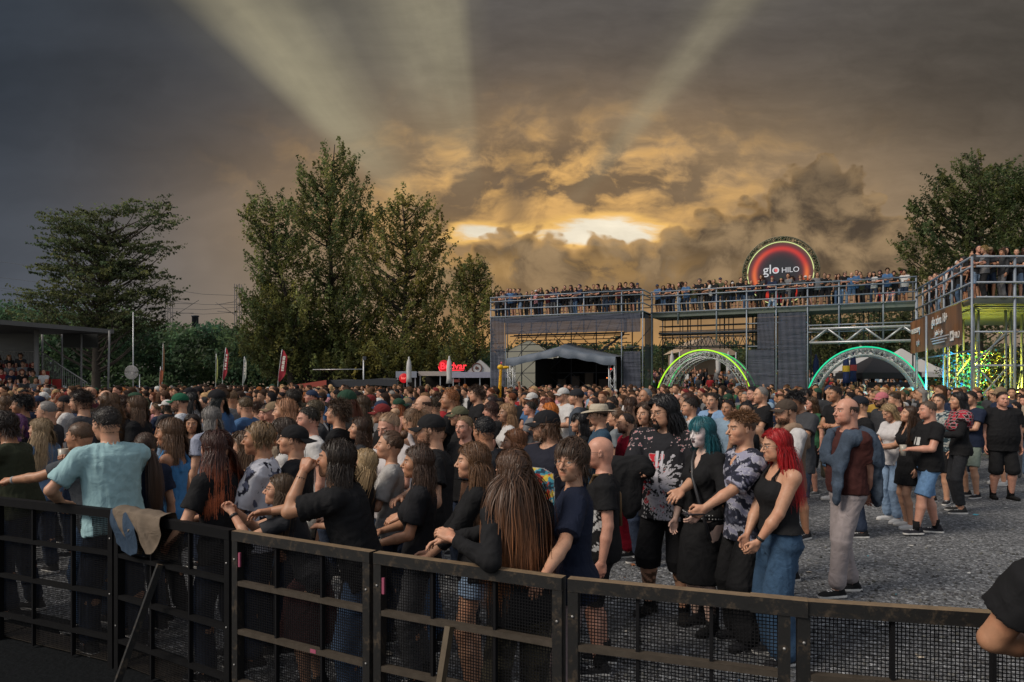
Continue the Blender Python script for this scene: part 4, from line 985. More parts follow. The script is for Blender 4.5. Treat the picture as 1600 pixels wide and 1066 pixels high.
# ------------------------------------------------------------------ scaffolding
def f_galv(t, b):
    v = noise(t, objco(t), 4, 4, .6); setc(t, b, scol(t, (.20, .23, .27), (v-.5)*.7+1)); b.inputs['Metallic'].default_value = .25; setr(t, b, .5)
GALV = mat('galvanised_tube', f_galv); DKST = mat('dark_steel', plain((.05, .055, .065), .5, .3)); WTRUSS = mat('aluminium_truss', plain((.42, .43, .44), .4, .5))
def f_scrim(t, b):
    co_ = objco(t); v = noise(t, co_, 1.2, 4, .6); w = noise(t, xyz(t, split(t, co_)[0]*.4, split(t, co_)[1]*.4, split(t, co_)[2]*3), 1.5, 3, .5)
    setc(t, b, scol(t, (.050, .056, .078), (v-.5)*.5+1)); setr(t, b, .8); bump(t, b, w, .15, .8)
    tr = t.nodes.new('ShaderNodeBsdfTransparent'); m = t.nodes.new('ShaderNodeMixShader'); X(t, None)._in(m.inputs[0], (v-.5)*.15+.88)
    t.links.new(tr.outputs[0], m.inputs[1]); t.links.new(b.outputs[0], m.inputs[2]); t.links.new(m.outputs[0], t.nodes['Material Output'].inputs[0])
SCRIM = mat('scrim_net', f_scrim); DECK = mat('deck_board', plain((.10, .115, .10), .7, 0, .3, 2))
class Frame:
    """a straight run of scaffold: u along the front, v into the depth"""
    def __init__(s, a, b): s.a = np.array(a, float); b = np.array(b, float); s.L = np.linalg.norm(b-s.a); s.e = (b-s.a)/s.L; s.n = np.array((-s.e[1], s.e[0]))
    def __call__(s, u, v, z): p = s.a+s.e*u+s.n*v; return np.array((p[0], p[1], z))
    def u(s, px):
        k = (px-CX)/F; return float((k*s.a[1]-s.a[0])/(s.e[0]-k*s.e[1]))
    def rot(s): return math.atan2(s.e[1], s.e[0])
def tubes(name, segs, r, root, m=GALV, n=6):
    for a, b in segs: MB().tube([a, b], r, n).build(name, m, root, True)
def sheet(fr, u0, u1, v, z0, z1, wave=.03, n=14, m=10):
    return np.array([[fr(u0+(u1-u0)*i/n, v+wave*math.sin(i*1.7+j*.6), z0+(z1-z0)*j/m) for i in range(n+1)] for j in range(m+1)])
def truss_beam(b, p, q, hgt, step, r=.025, w=.3, side=None, n=5):
    """two or four chords with zigzag lacing; hgt below p-q"""
    p, q = np.array(p, float), np.array(q, float); L = np.linalg.norm(q-p); d = (q-p)/L; side = np.array(side if side is not None else (0, 0, 0), float)*w; dn = np.array((0, 0, -hgt))
    for o in ((0*side, side) if w else (0*side,)):
        b.tube([p+o, q+o], r*1.3, n); b.tube([p+o+dn, q+o+dn], r*1.3, n); k = max(2, int(L/step))
        for i in range(k):
            a, c, m = p+d*L*i/k, p+d*L*(i+1)/k, p+d*L*(i+.5)/k; b.tube([a+o+dn, m+o], r, 4); b.tube([m+o, c+o+dn], r, 4)
    return b
DZ = 6.0
LB = Frame((-1.27, 43.6), (7.44, 39.9)); BR = Frame((8.13, 41.0), (20.1, 35.0))
root = thing('scaffold_tower', 'broad scaffold viewing tower with net fascia above the grey tent stage', 'scaffold', (0, 0, 0))
pu = [LB.u(x)+.001 for x in (768, 791, 831, 872, 913, 972)]+[LB.L-.01]; DP = 2.5
MB().grid(np.array([[LB(0, -.05, DZ), LB(LB.L, -.05, DZ)], [LB(0, DP, DZ), LB(LB.L, DP, DZ)]])).grid(np.array([[LB(0, DP, DZ-.15), LB(LB.L, DP, DZ-.15)], [LB(0, -.05, DZ-.15), LB(LB.L, -.05, DZ-.15)]])).grid(np.array([[LB(0, -.05, DZ-.15), LB(LB.L, -.05, DZ-.15)], [LB(0, -.05, DZ), LB(LB.L, -.05, DZ)]])).build('deck', DECK, root)
tubes('upright', [(LB(u, -.1, 0 if i in (0, 1, 5, 6) else DZ-1.1), LB(u, -.1, DZ+1.24)) for i, u in enumerate(pu)], .038, root)
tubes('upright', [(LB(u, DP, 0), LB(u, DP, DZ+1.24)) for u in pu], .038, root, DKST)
for z in (1.22, .96, .48, .02):
    tubes('guard_rail', [(LB(-.02, -.14, DZ+z), LB(LB.L+.02, -.14, DZ+z)), (LB(LB.L+.03, -.1, DZ+z), LB(LB.L+.03, DP, DZ+z)), (LB(-.03, -.1, DZ+z), LB(-.03, DP, DZ+z))], .036, root)
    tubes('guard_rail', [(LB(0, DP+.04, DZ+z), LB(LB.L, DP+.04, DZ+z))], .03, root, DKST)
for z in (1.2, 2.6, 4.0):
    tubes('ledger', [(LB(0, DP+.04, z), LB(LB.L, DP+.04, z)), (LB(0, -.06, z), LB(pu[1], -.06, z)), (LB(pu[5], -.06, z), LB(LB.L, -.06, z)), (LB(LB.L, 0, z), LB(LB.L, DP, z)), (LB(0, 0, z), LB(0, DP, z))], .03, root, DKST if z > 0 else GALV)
tubes('brace', [(LB(pu[i], DP, 1.2+1.4*k), LB(pu[i+1], DP, 2.6+1.4*k)) for i in (0, 1, 2, 5) for k in (0, 1, 2)]+[(LB(pu[i+1], DP, 1.2+1.4*k), LB(pu[i], DP, 2.6+1.4*k)) for i in (1, 2, 3) for k in (0, 2)], .022, root, DKST)
tubes('ledger', [(LB(pu[1], v, z), LB(pu[5], v, z)) for v, z in ((.6, 4.85), (1.2, 4.6), (1.8, 4.85), (1.2, 4.95), (2.2, 4.4))], .03, root, DKST)
tubes('brace', [(LB(u, 1.2, 4.6), LB(u+.5, 1.3, 5.8)) for u in np.arange(pu[1]+.2, pu[5]-.5, .62)], .02, root, DKST)
b = MB()
for i in range(9): u = pu[4]-.2+i*.22; b.bar(LB(u, 1.9, 3.5+i*.16), LB(u+.02, 2.4, 3.5+i*.16), .26, .03)
b.bar(LB(pu[4]-.3, 1.9, 3.35), LB(pu[4]+1.9, 1.9, 4.9), .03, .12).build('stair', DKST, root)
for nm, g in (('fascia_net', sheet(LB, pu[1], LB.L-.9, -.17, DZ-1.08, DZ-.06, .012, 30)), ('net_panel', sheet(LB, .02, pu[1]-.03, -.17, .0, DZ-.06)), ('net_panel', sheet(LB, pu[5]+.12, LB.L-.12, -.17, 0, 3.75)), ('net_panel', sheet(LB, pu[5]+.12, LB.L-.12, -.17, 4.85, DZ-.06)), ('net_panel', np.array([[LB(LB.L+.06, v, z) for v in np.linspace(.05, DP-.05, 8)] for z in np.linspace(0, DZ-.1, 10)]))):
    MB().grid(g).build(nm, SCRIM, root, True)
# ------------------------------------------------------------------ bridge
root = thing('scaffold_bridge', 'long scaffold bridge with guard rails spanning the two lit arches', 'scaffold', (0, 0, 0))
bu = [BR.u(x) for x in (1019, 1060, 1120, 1167, 1213, 1262, 1311, 1380, 1431)]; DB = 2.4
MB().grid(np.array([[BR(0, -.05, DZ), BR(BR.L, -.05, DZ)], [BR(0, DB, DZ), BR(BR.L, DB, DZ)]])).grid(np.array([[BR(0, DB, DZ-.25), BR(BR.L, DB, DZ-.25)], [BR(0, -.05, DZ-.25), BR(BR.L, -.05, DZ-.25)]])).grid(np.array([[BR(0, -.05, DZ-.25), BR(BR.L, -.05, DZ-.25)], [BR(0, -.05, DZ), BR(BR.L, -.05, DZ)]])).build('deck', DECK, root)
lowz = {0: 0, 1: 5.3, 2: 4.2, 3: 0, 4: 0, 5: 0, 6: 3.9, 7: 3.9, 8: 0}
tubes('upright', [(BR(u, -.1, lowz[i]), BR(u, -.1, DZ+1.24)) for i, u in enumerate(bu)], .04, root)
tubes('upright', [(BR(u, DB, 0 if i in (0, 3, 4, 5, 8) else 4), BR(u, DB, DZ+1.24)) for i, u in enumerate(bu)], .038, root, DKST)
for z in (1.22, .96, .48, .02):
    tubes('guard_rail', [(BR(-.02, -.14, DZ+z), BR(BR.L+.02, -.14, DZ+z))], .036, root); tubes('guard_rail', [(BR(0, DB+.05, DZ+z), BR(BR.L, DB+.05, DZ+z))], .03, root, DKST)
tubes('ledger', [(BR(bu[i], -.06, z), BR(bu[i+1], -.06, z)) for i in (3, 4) for z in (1.3, 2.6, 3.95, 5.2)], .03, root)
tubes('upright', [(BR(u, v, 3.9), BR(u, v, 5.75)) for u, v in [(bu[0]+.5+.35*i, 1.+.4*(i % 3)) for i in range(7)]+[(bu[2]-.1+.25*i, 1.5) for i in range(4)]+[(bu[3]-.1+.22*i, 1.3) for i in range(3)]+[(bu[7]-.9+.25*i, 1.4) for i in range(4)]], .026, root, DKST)
tubes('ledger', [(BR(bu[0]+.3, .5, z), BR(bu[3]+.4, .5, z)) for z in (5.25, 4.95, 4.8, 4.72)]+[(BR(bu[0]+.3, 1.6, z), BR(bu[3]+.4, 1.6, z)) for z in (5.3, 4.7, 4.0)], .032, root, DKST)
MB().bar(BR(bu[0]+.3, .9, 4.84), BR(bu[3]+.5, .9, 4.84), 1.2, .10).build('walk_board', DKST, root)
truss_beam(MB(), BR(bu[0]+.3, .3, 4.6), BR(bu[3]+.3, .3, 4.6), .55, .42, .018, .9, (*BR.n, 0)).build('lattice_beam', DKST, root, True)
truss_beam(MB(), BR(bu[5]+.1, -.25, 4.78), BR(bu[8]+.3, -.25, 4.78), .72, 1.62, .05, .55, (*BR.n, 0), 6).build('truss_beam', WTRUSS, root, True)
tubes('ledger', [(BR(bu[5], -.1, z), BR(bu[8], -.1, z)) for z in (4.62, 4.98)], .035, root)
for nm, g in (('net_panel', sheet(BR, BR.u(1184), bu[4]-.08, -.18, 3.8, DZ-.3)), ('net_panel', sheet(BR, bu[3]+.08, bu[4]-.08, -.18, 0, 3.76)), ('net_panel', sheet(BR, bu[4]+.12, bu[5]-.08, -.18, 0, DZ-.3, .05)), ('net_panel', sheet(BR, bu[3]+.08, bu[5]-.08, DB, 0, DZ-.3))):
    MB().grid(g).build(nm, SCRIM, root, True)
# ------------------------------------------------------------------ right wing
WZ = 4.7; WC, WD = np.array((15.1, 23.)), np.array((17.9, 31.)); WG = Frame(WD, WC); WR = Frame(WC, (24.5, 22.8))
root = thing('scaffold_wing', 'near scaffold wing at the right edge lit yellow from inside', 'scaffold', (0, 0, 0))
b = MB(); q = [(*WD, 0), (*WC, 0), (24.5, 22.8, 0), (26, 31, 0)]; up, lo_ = [np.array(v)+(0, 0, WZ) for v in q], [np.array(v)+(0, 0, WZ-.18) for v in q]
b.add(up+lo_, np.array([(0, 1, 2, 3), (7, 6, 5, 4), (0, 4, 5, 1), (1, 5, 6, 2), (2, 6, 7, 3), (3, 7, 4, 0)])).build('deck', DECK, root)
wu = [0, 1.2, 2.4, 3.6, 4.8, 6., 7.2, WG.L]
tubes('upright', [(WG(u, -.06, 0 if i in (0, 4, 7) else WZ-.3), WG(u, -.06, WZ+1.36)) for i, u in enumerate(wu)], .04, root)
tubes('upright', [(WR(u, -.08, 0), WR(u, -.08, WZ+1.36)) for u in (1.25, 3.2, 5.2)], .045, root)
for z in (1.34, 1.02, .5, .02): tubes('guard_rail', [(WG(0, -.1, WZ+z), WG(WG.L, -.1, WZ+z)), (WR(0, -.12, WZ+z), WR(WR.L, -.12, WZ+z))], .036, root)
tubes('ledger', [(WR(0, -.02, z), WR(WR.L, -.02, z)) for z in (3.6, 2.5, 1.3)]+[(WG(0, -.02, z), WG(WG.L, -.02, z)) for z in (3.0, 1.6)], .035, root)
tubes('upright', [(WR(u, v, 0), WR(u, v, WZ-.2)) for u, v in ((.35, 2), (.9, 1.2), (1.5, 2.2), (2.2, 1.5), (3.2, 2.4), (4.4, 2), (.7, 4.), (2.4, 4.5), (.55, .9), (1.0, 2.6), (1.75, 1.1), (2.0, 3.2), (2.8, .9), (1.3, 3.6))], .04, root)
tubes('brace', [(WR(0, .2, 0.2), WR(1.25, .2, 1.3)), (WR(.2, .2, 1.3), WR(1.25, .2, 2.5)), (WR(1.25, .1, 1.3), WR(.1, .1, 2.5)), (WR(.1, .3, 2.5), WR(1.25, .3, 3.6)), (WR(1.3, .1, .2), WR(3.2, .1, 2.5)), (WR(.3, 2, 0.), WR(1.5, 2.1, 2.)), (WR(1.25, .2, .1), WR(0., .2, 1.3)), (WR(.35, 2, 0.2), WR(1.5, 2.2, 1.8)), (WR(.35, 2, 1.8), WR(1.5, 2.2, 3.2)), (WR(.9, 1.2, 2.4), WR(2.2, 1.5, 4.2)), (WR(.55, .9, .3), WR(1.75, 1.1, 2.2)), (WR(2.2, 1.5, .3), WR(3.2, 2.4, 2.4))], .03, root)
b = MB()
for v in np.arange(.3, 7.5, .5): b.bar(WR(.15+.35*v, v, WZ-.26), WR(8, v, WZ-.26), .22, .05)
b.build('joist', DECK, root)
# banner on the wing
def f_banner(t, b):
    x, y, z = split(t, objco(t)); w = noise(t, xyz(t, x*1.1, 0., z*.12), 1.6, 4, .6); h = x.step(0., 8.)
    c = mixc(t, w.step(.35, .65), (.075, .030, .014), (.26, .11, .042)); c = mixc(t, h*.55, c, (.10, .058, .034)); setc(t, b, c); setr(t, b, .6)
ban = thing('banner', 'long brown banner with white lettering below the wing railing', 'banner', tuple(WG(0, -.34, 3.1)), WG.rot())
MB().grid(np.array([[(x, .02*math.sin(x*2.3+z*2), z) for x in np.linspace(.1, WG.L-.05, 40)] for z in np.linspace(.12, 1.50, 9)])).build('cloth', mat('banner_cloth', f_banner), ban, True)
def text(name, s, size, mtl, parent, loc, rot=(R(90), 0, 0), ext=.004, al='CENTER', bold=0.):
    c = bpy.data.curves.new(name, 'FONT'); c.body = s; c.size = size; c.extrude = ext; c.align_x = al; c.offset = bold; c.materials.append(mtl)
    o = bpy.data.objects.new(name, c); me = bpy.data.meshes.new_from_object(o); bpy.data.objects.remove(o); bpy.data.curves.remove(c)
    o = bpy.data.objects.new(name, me); COL.objects.link(o); o.parent = parent; o.location = loc; o.rotation_euler = rot
    return o
WHITE = mat('white_print', plain((.62, .56, .50), .6)); PALE = mat('pale_print', plain((.34, .30, .28), .6)); BLACKP = mat('black_print', plain((.01, .01, .01), .6))
text('lettering', 'glo zóna 18+', .46, WHITE, ban, (5.55, -.045, 1.02), bold=.006); text('lettering', 'jedině v glo', .26, WHITE, ban, (5.5, -.045, .62)); text('lettering', 'necessary', .44, WHITE, ban, (1.45, -.045, .95)); text('lettering', 'style', .36, PALE, ban, (1.9, -.045, .42))
for k in range(3): MB().box((4.2+.15*k, -.05, .50-.10*k), (7.0-.3*k, -.044, .54-.10*k)).build('fine_print', PALE, ban)
MB().box((7.12, -.05, .28), (7.62, -.044, .62)).build('sticker', WHITE, ban); text('lettering', 'glo', .24, BLACKP, ban, (7.37, -.052, .39)); text('lettering', 'HILO', .3, WHITE, ban, (8.02, -.045, .35))
# shiny foil curtain under the banner, lit blue and yellow
rs_ = np.random.default_rng(21); n = 8200; u = rs_.uniform(.2, WG.L+3.2, n); z = rs_.uniform(0, 3.05, n); v = rs_.uniform(.5, 1.1, n)
pts = np.array([WG(a, b_, c) if a < WG.L-.1 else WR(a-WG.L+.1, b_+.6, c) for a, b_, c in zip(u, v, z)])
strand = (np.sin(u*9)+np.sin(u*23+1)) > -.3; pts = pts[strand]; u = u[strand]; k = len(pts)
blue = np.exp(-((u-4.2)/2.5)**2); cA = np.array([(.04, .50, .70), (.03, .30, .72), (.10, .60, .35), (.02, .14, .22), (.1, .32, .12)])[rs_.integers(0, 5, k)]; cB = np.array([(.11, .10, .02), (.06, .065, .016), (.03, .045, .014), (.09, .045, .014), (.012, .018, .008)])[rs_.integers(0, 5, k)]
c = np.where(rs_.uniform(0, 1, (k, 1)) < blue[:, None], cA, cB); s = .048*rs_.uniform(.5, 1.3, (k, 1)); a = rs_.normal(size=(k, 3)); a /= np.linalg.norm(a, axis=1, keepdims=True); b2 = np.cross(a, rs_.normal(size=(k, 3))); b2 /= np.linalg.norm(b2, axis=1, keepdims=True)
V = np.stack([pts-a*s, pts-b2*s*.6, pts+a*s, pts+b2*s*.6], 1).reshape(-1, 3); i = np.arange(k)*4
def f_foil(t, b):
    a = t.nodes.new('ShaderNodeAttribute'); a.attribute_name = 'Tint'; setc(t, b, X(t, a.outputs['Color'])); setr(t, b, .35); b.inputs['Metallic'].default_value = .2
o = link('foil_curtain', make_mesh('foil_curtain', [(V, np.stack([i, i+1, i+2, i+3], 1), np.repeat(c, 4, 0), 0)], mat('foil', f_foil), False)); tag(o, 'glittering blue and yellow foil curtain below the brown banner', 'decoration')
def lamp(x, y, z, col, w, r=.12):
    l = bpy.data.lights.new('lamp', 'POINT'); l.energy = w; l.color = col; l.shadow_soft_size = r; o = bpy.data.objects.new('lamp', l); COL.objects.link(o); o.location = (x, y, z)
p = WG(4.0, -.1, .9); lamp(*WG(4.6, -.9, 1.7), (.03, .55, 1.), 330); lamp(*WG(2.6, -.8, 1.0), (.05, .9, .8), 120); lamp(*WR(.8, -.3, .6), (1., .85, .05), 70); lamp(*WR(1.0, 1.5, 2.6), (1., .88, .06), 300); lamp(*WR(2.6, 2.2, 1.8), (.95, .9, .08), 260); lamp(*WR(2.4, 3.2, 3.2), (1., .9, .08), 160); lamp(*WG(1.0, -.4, 1.0), (1., .8, .1), 50)
# ------------------------------------------------------------------ lit arches
def arch(name, label, cpx, d, wid, hgt, led, led2, lampc):
    c = P(cpx, 600, d); root = thing(name, label, 'arch', (c.x, c.y, 0), BR.rot()); th = np.linspace(0, np.pi, 33)
    def arc(a, h, y): return np.stack([-a*np.cos(th), np.full_like(th, y), h*np.sin(th)**.92], 1)
    for k in range(4):
        y = k*1.15; o, i_ = arc(wid/2, hgt, y), arc(wid/2-.34, hgt-.34, y); o2 = arc(wid/2-.05, hgt-.05, y+.3); b = MB(); b.tube(o, .026, 5).tube(i_, .026, 5).tube(o2, .022, 5)
        for j in range(32): b.tube([o[j], i_[j+1]] if j % 2 else [i_[j], o[j+1]], .013, 4); b.tube([i_[j], o2[j+1]] if j % 2 else [o2[j], i_[j+1]], .011, 4)
        b.build('truss_rib', WTRUSS, root, True)
        if k in (0, 2): MB().tube(arc(wid/2+.045, hgt+.045, y-.05), .034 if k == 0 else .024, 8).build('light_tube', led if k == 0 else led2, root, True)
    for t in (4, 10, 16, 22, 28): a = arc(wid/2-.1, hgt-.1, 0)[t]; MB().tube([a, a+np.array((0, 3.45, 0))], .02, 5).build('purlin', WTRUSS, root, True)
    p = root.matrix_basis; R_ = Matrix.Rotation(BR.rot(), 4, 'Z')
    for sx in (-1, 1): q = R_@Vector((sx*(wid/2-.5), .5, .8)); lamp(c.x+q.x, c.y+q.y, .8, lampc, 25, .1)
arch('lit_arch', 'truss arch tunnel outlined by a yellow green light tube', 1098, 38.6, 5.35, 3.72, mat('led_lime', emit((.50, 1., .03), 1.0)), mat('led_green', emit((.08, .9, .22), .7)), (.4, 1., .1))
arch('lit_arch', 'truss arch tunnel outlined by a teal light tube', 1352, 36.0, 5.75, 3.75, mat('led_teal', emit((.01, .75, .36), .9)), mat('led_teal_soft', emit((.02, .5, .32), .5)), (.1, .9, .5))
# ------------------------------------------------------------------ round sign
def f_disc(t, b):
    x, y, z = split(t, objco(t)); r = (x*x+z*z).sqrt(); a = x.atan2(z); ri = ((r-1.34)*(1/.13)); g = ((ri*ri)*-1).exp(); halo = (((r-1.34)*(1/.32))*((r-1.34)*(1/.32))*-1).exp()
    c = mixc(t, x.abs().step(.7, 1.35)*z.step(.7, -.2), (.72, .030, .022), (1., .20, .035)); c = mixc(t, x.step(-.2, -1.2)*.4, c, (.95, .16, .05))
    rim = r.step(1.45, 1.62); base = mixc(t, halo*.8, mixc(t, rim, (.010, .009, .016), (.12, .055, .045)), (.16, .016, .03)); e = mixc(t, g, base, c)
    setc(t, b, (.02, .02, .02)); t.links.new(e.k, b.inputs['Emission Color']); b.inputs['Emission Strength'].default_value = .72; setr(t, b, .4)
c = P(1219, 427, 38.3); sg = thing('round_sign', 'big round backlit sign with a glowing red ring on the bridge', 'sign', tuple(c), BR.rot())
MB().lathe([(0, 0), (.5, 0), (1.0, 0), (1.62, 0), (1.62, .12), (0, .12)], 64).p
b = MB(); b.lathe([(.0, 0), (1.64, 0), (1.64, .15), (0, .15)], 72); b.p = [(v[:, (0, 2, 1)], f[:, ::-1], t_, m_) for v, f, t_, m_ in b.p]; b.build('face', mat('sign_face', f_disc), sg)
th = np.linspace(0, 2*np.pi, 73)[:-1]; cir = lambda r, y: np.stack([r*np.cos(th), np.full_like(th, y), r*np.sin(th)], 1)
MB().tube(cir(1.69, -.06), .022, 6, closed=True).build('light_tube', mat('led_warm', emit((.75, .85, .35), .9)), sg, True)
b = MB()
for r, y in ((1.74, -.05), (1.98, -.05), (1.74, .3), (1.98, .3)): b.tube(cir(r, y), .025, 6, closed=True)
for j in range(72): a1, a2 = cir(1.74, -.05)[j], cir(1.98, -.05)[(j+1) % 72]; b.tube([a1, a2] if j % 2 else [cir(1.98, -.05)[j], cir(1.74, -.05)[(j+1) % 72]], .013, 4); b.tube([cir(1.98, -.05)[j], cir(1.98, .3)[(j+1) % 72]], .013, 4)
b.build('ring_truss', mat('dark_truss', plain((.16, .15, .10), .45, .5)), sg, True)
rs_ = np.random.default_rng(31); n = 330; ta = rs_.uniform(0, 2*np.pi, n); C = np.stack([1.86*np.cos(ta), rs_.uniform(0, .25, n), 1.86*np.sin(ta)], 1)
link('leaf_garland', make_mesh('leaf_garland', [leaves(C, np.full(n, .13), 9, .05, (.03, .065, .035), rs_, 1.)], LEAF, False), sg)
for sx in (-1, 1): MB().bar((sx*1.2, .15, -1.5), (sx*1.2, .15, -1.9), .08).build('support', DKST, sg)
SGW = mat('sign_white', emit((.75, .75, .78), .62)); SGR = mat('sign_red', emit((.65, .12, .13), .8))
text('lettering', 'glo', .72, SGW, sg, (-.46, -.02, .0), bold=.002); text('lettering', 'HILO', .40, SGW, sg, (.52, -.02, .02)); MB().add(*sph((-.19, -.015, .175), (.11, .012, .11), 16, 8)).build('letter_dot', SGR, sg, True)
# ------------------------------------------------------------------ tent stage under the tower
st = thing('tent_stage', 'small dark stage under a sagging grey tarpaulin roof', 'stage', (0, 0, 0)); u0, u1 = LB.u(801), LB.u(968); TARP = mat('grey_tarpaulin', plain((.092, .112, .142), .6, 0, .25, 1.5, .05))
n, m = 48, 14; V0, V1 = -.9, 3.4
def roofz(a, v):
    x = abs(a-.49)/.5; y = abs(v-.5)*2; ridge = 4.42-.86*x**.8-.34*y**1.2*(1-.6*x); return ridge+.012*math.sin(a*34+v*5)*(.3+y)+.006*math.sin(a*71)-.05*math.sin(a*math.pi*6)**2*y
G = [[LB(u0+(u1-u0)*a, V0+(V1-V0)*v, roofz(a, v)) for a in np.linspace(0, 1, n)] for v in np.linspace(0, 1, m)]
hang = [[LB(u0+(u1-u0)*a, V0-.02-.10*math.sin(q*2.2)+.05*math.sin(a*40), roofz(a, 0)-q*(.40+.07*math.cos(a*6.28)**2+.05*abs(math.sin(a*9.4)))) for a in np.linspace(0, 1, n)] for q in np.linspace(1, 0, 6)]
MB().grid(np.array(hang+G[1:])).build('canopy', TARP, st, True)
def legtruss(fr, u, v, z, w=.32):
    b = MB(); cs = [(u, v), (u+w, v), (u+w, v+w), (u, v+w)]
    for a in cs: b.tube([fr(*a, 0), fr(*a, z)], .028, 5)
    k = int(z/.42)
    for i in range(k):
        for j in range(4): a, c = cs[j], cs[(j+1) % 4]; a, c = (a, c) if i % 2 else (c, a); b.tube([fr(*a, z*i/k), fr(*c, z*(i+1)/k)], .014, 4)
    return b
for u in (u0+.06, u1-.40): legtruss(LB, u, V0+.05, 3.35).build('truss_leg', WTRUSS, st, True)
DARK = mat('black_curtain', plain((.007, .007, .008), .9)); 
MB().grid(sheet(LB, u0+1.4, u1, V1+.1, 0, 3.6, .05, 30)).build('back_curtain', DARK, st, True); MB().grid(np.array([[LB(u1-.3, v, z) for v in np.linspace(0, V1, 6)] for z in (0, 3.5)])).build('side_curtain', DARK, st); MB().grid(np.array([[LB(u0+1.4+.05*k_, v, z) for k_, v in enumerate(np.linspace(.2, V1, 6))] for z in (0, 3.5)])).build('side_curtain', DARK, st)
b = MB()
for k in range(5): b.bar(LB(u0+2.2+k*.9, V1-.6, 1.0), LB(u0+2.2+k*.9, V1-.6, 2.2+.2*(k % 3)), .5, .4)
b.build('stage_gear', mat('stage_gear', plain((.06, .045, .035), .7)), st)
MB().add(*sph(LB(u1-.35, V0+.3, 2.75), (.045,)*3, 8, 6)).build('red_light', mat('red_led', emit((1., .05, .03), 2.)), st); MB().add(*sph(LB(u1-.9, V0+1.5, 2.25), (.035,)*3, 8, 6)).build('orange_light', mat('orange_led', emit((1., .3, .08), 2.)), st)
# marquees behind
def marquee(name, label, px0, px1, d, eave, peak, depth, mtl, cat='tent'):
    a, c = P(px0, 600, d), P(px1, 600, d); w = c.x-a.x; t = thing(name, label, cat, (a.x, d, 0)); n = 20
    MB().grid(np.array([[(w*i/n, depth*j, eave+(peak-eave)*(1-abs(2*i/n-1)**1.15)) for i in range(n+1)] for j in (0, .5, 1)])).build('roof', mtl, t, True)
    b = MB(); 
    for i in range(n): xa, xb = w*i/n, w*(i+1)/n; za, zb = [eave+(peak-eave)*(1-abs(2*k/n-1)**1.15)-.02 for k in (i, i+1)]; b.add([(xa, .02, eave-.25), (xb, .02, eave-.25), (xb, .02, zb), (xa, .02, za)], np.array([(0, 1, 2, 3)]))
    b.build('gable', mtl, t)
    for x in (0, w): MB().tube([(x, .05, 0), (x, .05, eave)], .05, 8).build('pole', WTRUSS, t, True)
    return t, w
WHT = mat('white_pvc', plain((.42, .41, .40), .5, 0, .12, 1)); CREAM = mat('cream_pvc', plain((.36, .35, .28), .5, 0, .2, .8)); BLKT = mat('black_tent_cloth', plain((.020, .020, .023), .7, 0, .2, 2))
t, w = marquee('marquee', 'pale marquee seen through the left scaffold bays', 780, 872, 50, 3.9, 5.0, 6, CREAM); MB().grid(np.array([[(x, .1, z) for x in np.linspace(0, w, 8)] for z in (0, 3.7)])).build('wall', CREAM, t)
t, w = marquee('marquee', 'pale wide marquee seen through the green arch', 1062, 1150, 55, 4.4, 5.6, 6, mat('tan_pvc', plain((.36, .27, .19), .5, 0, .1, 1))); MB().grid(np.array([[(x, 4, z) for x in np.linspace(0, w, 8)] for z in (1.5, 4.3)])).build('wall', mat('tan_pvc', None), t)
def pagoda(label, px, d, w, eave, peak, mtl):
    c = P(px, 600, d); t = thing('pagoda_tent', label, 'tent', (c.x, d, 0)); g = []
    for r, z in ((1, eave), (.75, eave+(peak-eave)*.22), (.45, eave+(peak-eave)*.52), (.2, eave+(peak-eave)*.8), (.02, peak)): g.append([(r*w/2*x, r*w/2*y, z) for x, y in ((-1, -1), (1, -1), (1, 1), (-1, 1), (-1, -1))])
    MB().grid(np.array(g)).build('roof', mtl, t)
    MB().grid(np.array([[(w/2*x, w/2*y, z) for x, y in ((-1, -1), (1, -1), (1, 1), (-1, 1), (-1, -1))] for z in (eave-.35, eave)])).build('valance', mtl, t)
    for x in (-1, 1):
        for y in (-1, 1): MB().tube([(x*w/2*.97, y*w/2*.97, 0), (x*w/2*.97, y*w/2*.97, eave)], .035, 6).build('leg', DKST, t, True)
    return t
t = pagoda('black pagoda tent behind the teal arch', 1370, 42, 3.4, 2.55, 3.7, BLKT); MB().box((-1.4, -1.75, .0), (1.7, -1.72, 2.0)).build('front_panel', BLKT, t); 
b = MB()
for k in range(9): b.box((-.3+.14*k, -1.735, 1.5), (-.3+.14*k+.05+.03*(k % 3), -1.722, 1.5+.12+.05*(k % 2))); b.box((-.05+.1*k, -1.735, 1.86), (-.05+.1*k+.06, -1.722, 1.9+.05*(k % 2)))
b.build('lettering', WHITE, t)
pagoda('white pagoda tent left behind the black tent', 1345, 50, 4.2, 2.8, 4.6, WHT); pagoda('white pagoda tent right behind the black tent', 1408, 48, 4.0, 2.7, 4.3, WHT); pagoda('small red topped tent beyond the green arch', 1100, 60, 3.2, 2.3, 3.4, mat('rust_cloth', plain((.18, .07, .04), .7)))
def parasol(label, px, py, d, mtl, band=None):
    c = P(px, py, d); t = thing('closed_parasol', label, 'parasol', (c.x, d, 0)); h = c.z
    MB().lathe([(.0, h), (.06, h-.06), (.05, h-.14), (.13, h-.35), (.17, h-.75), (.15, h-1.3), (.19, h-1.62), (.0, h-1.62)], 14).build('cover', mtl, t, True); MB().tube([(0, 0, 0), (0, 0, h-1.55)], .035, 8).build('pole', DKST, t, True)
    if band: MB().lathe([(.175, h-.70), (.182, h-.72), (.182, h-1.0), (.175, h-1.02)], 14).build('band', band, t, True)
for i, (px, py, d, m_) in enumerate([(639, 557, 44, WHT), (702, 556, 41, WHT)]): parasol(('closed grey parasol left of the red neon sign', 'closed grey parasol standing across the red neon sign')[i], px, py, d, m_)
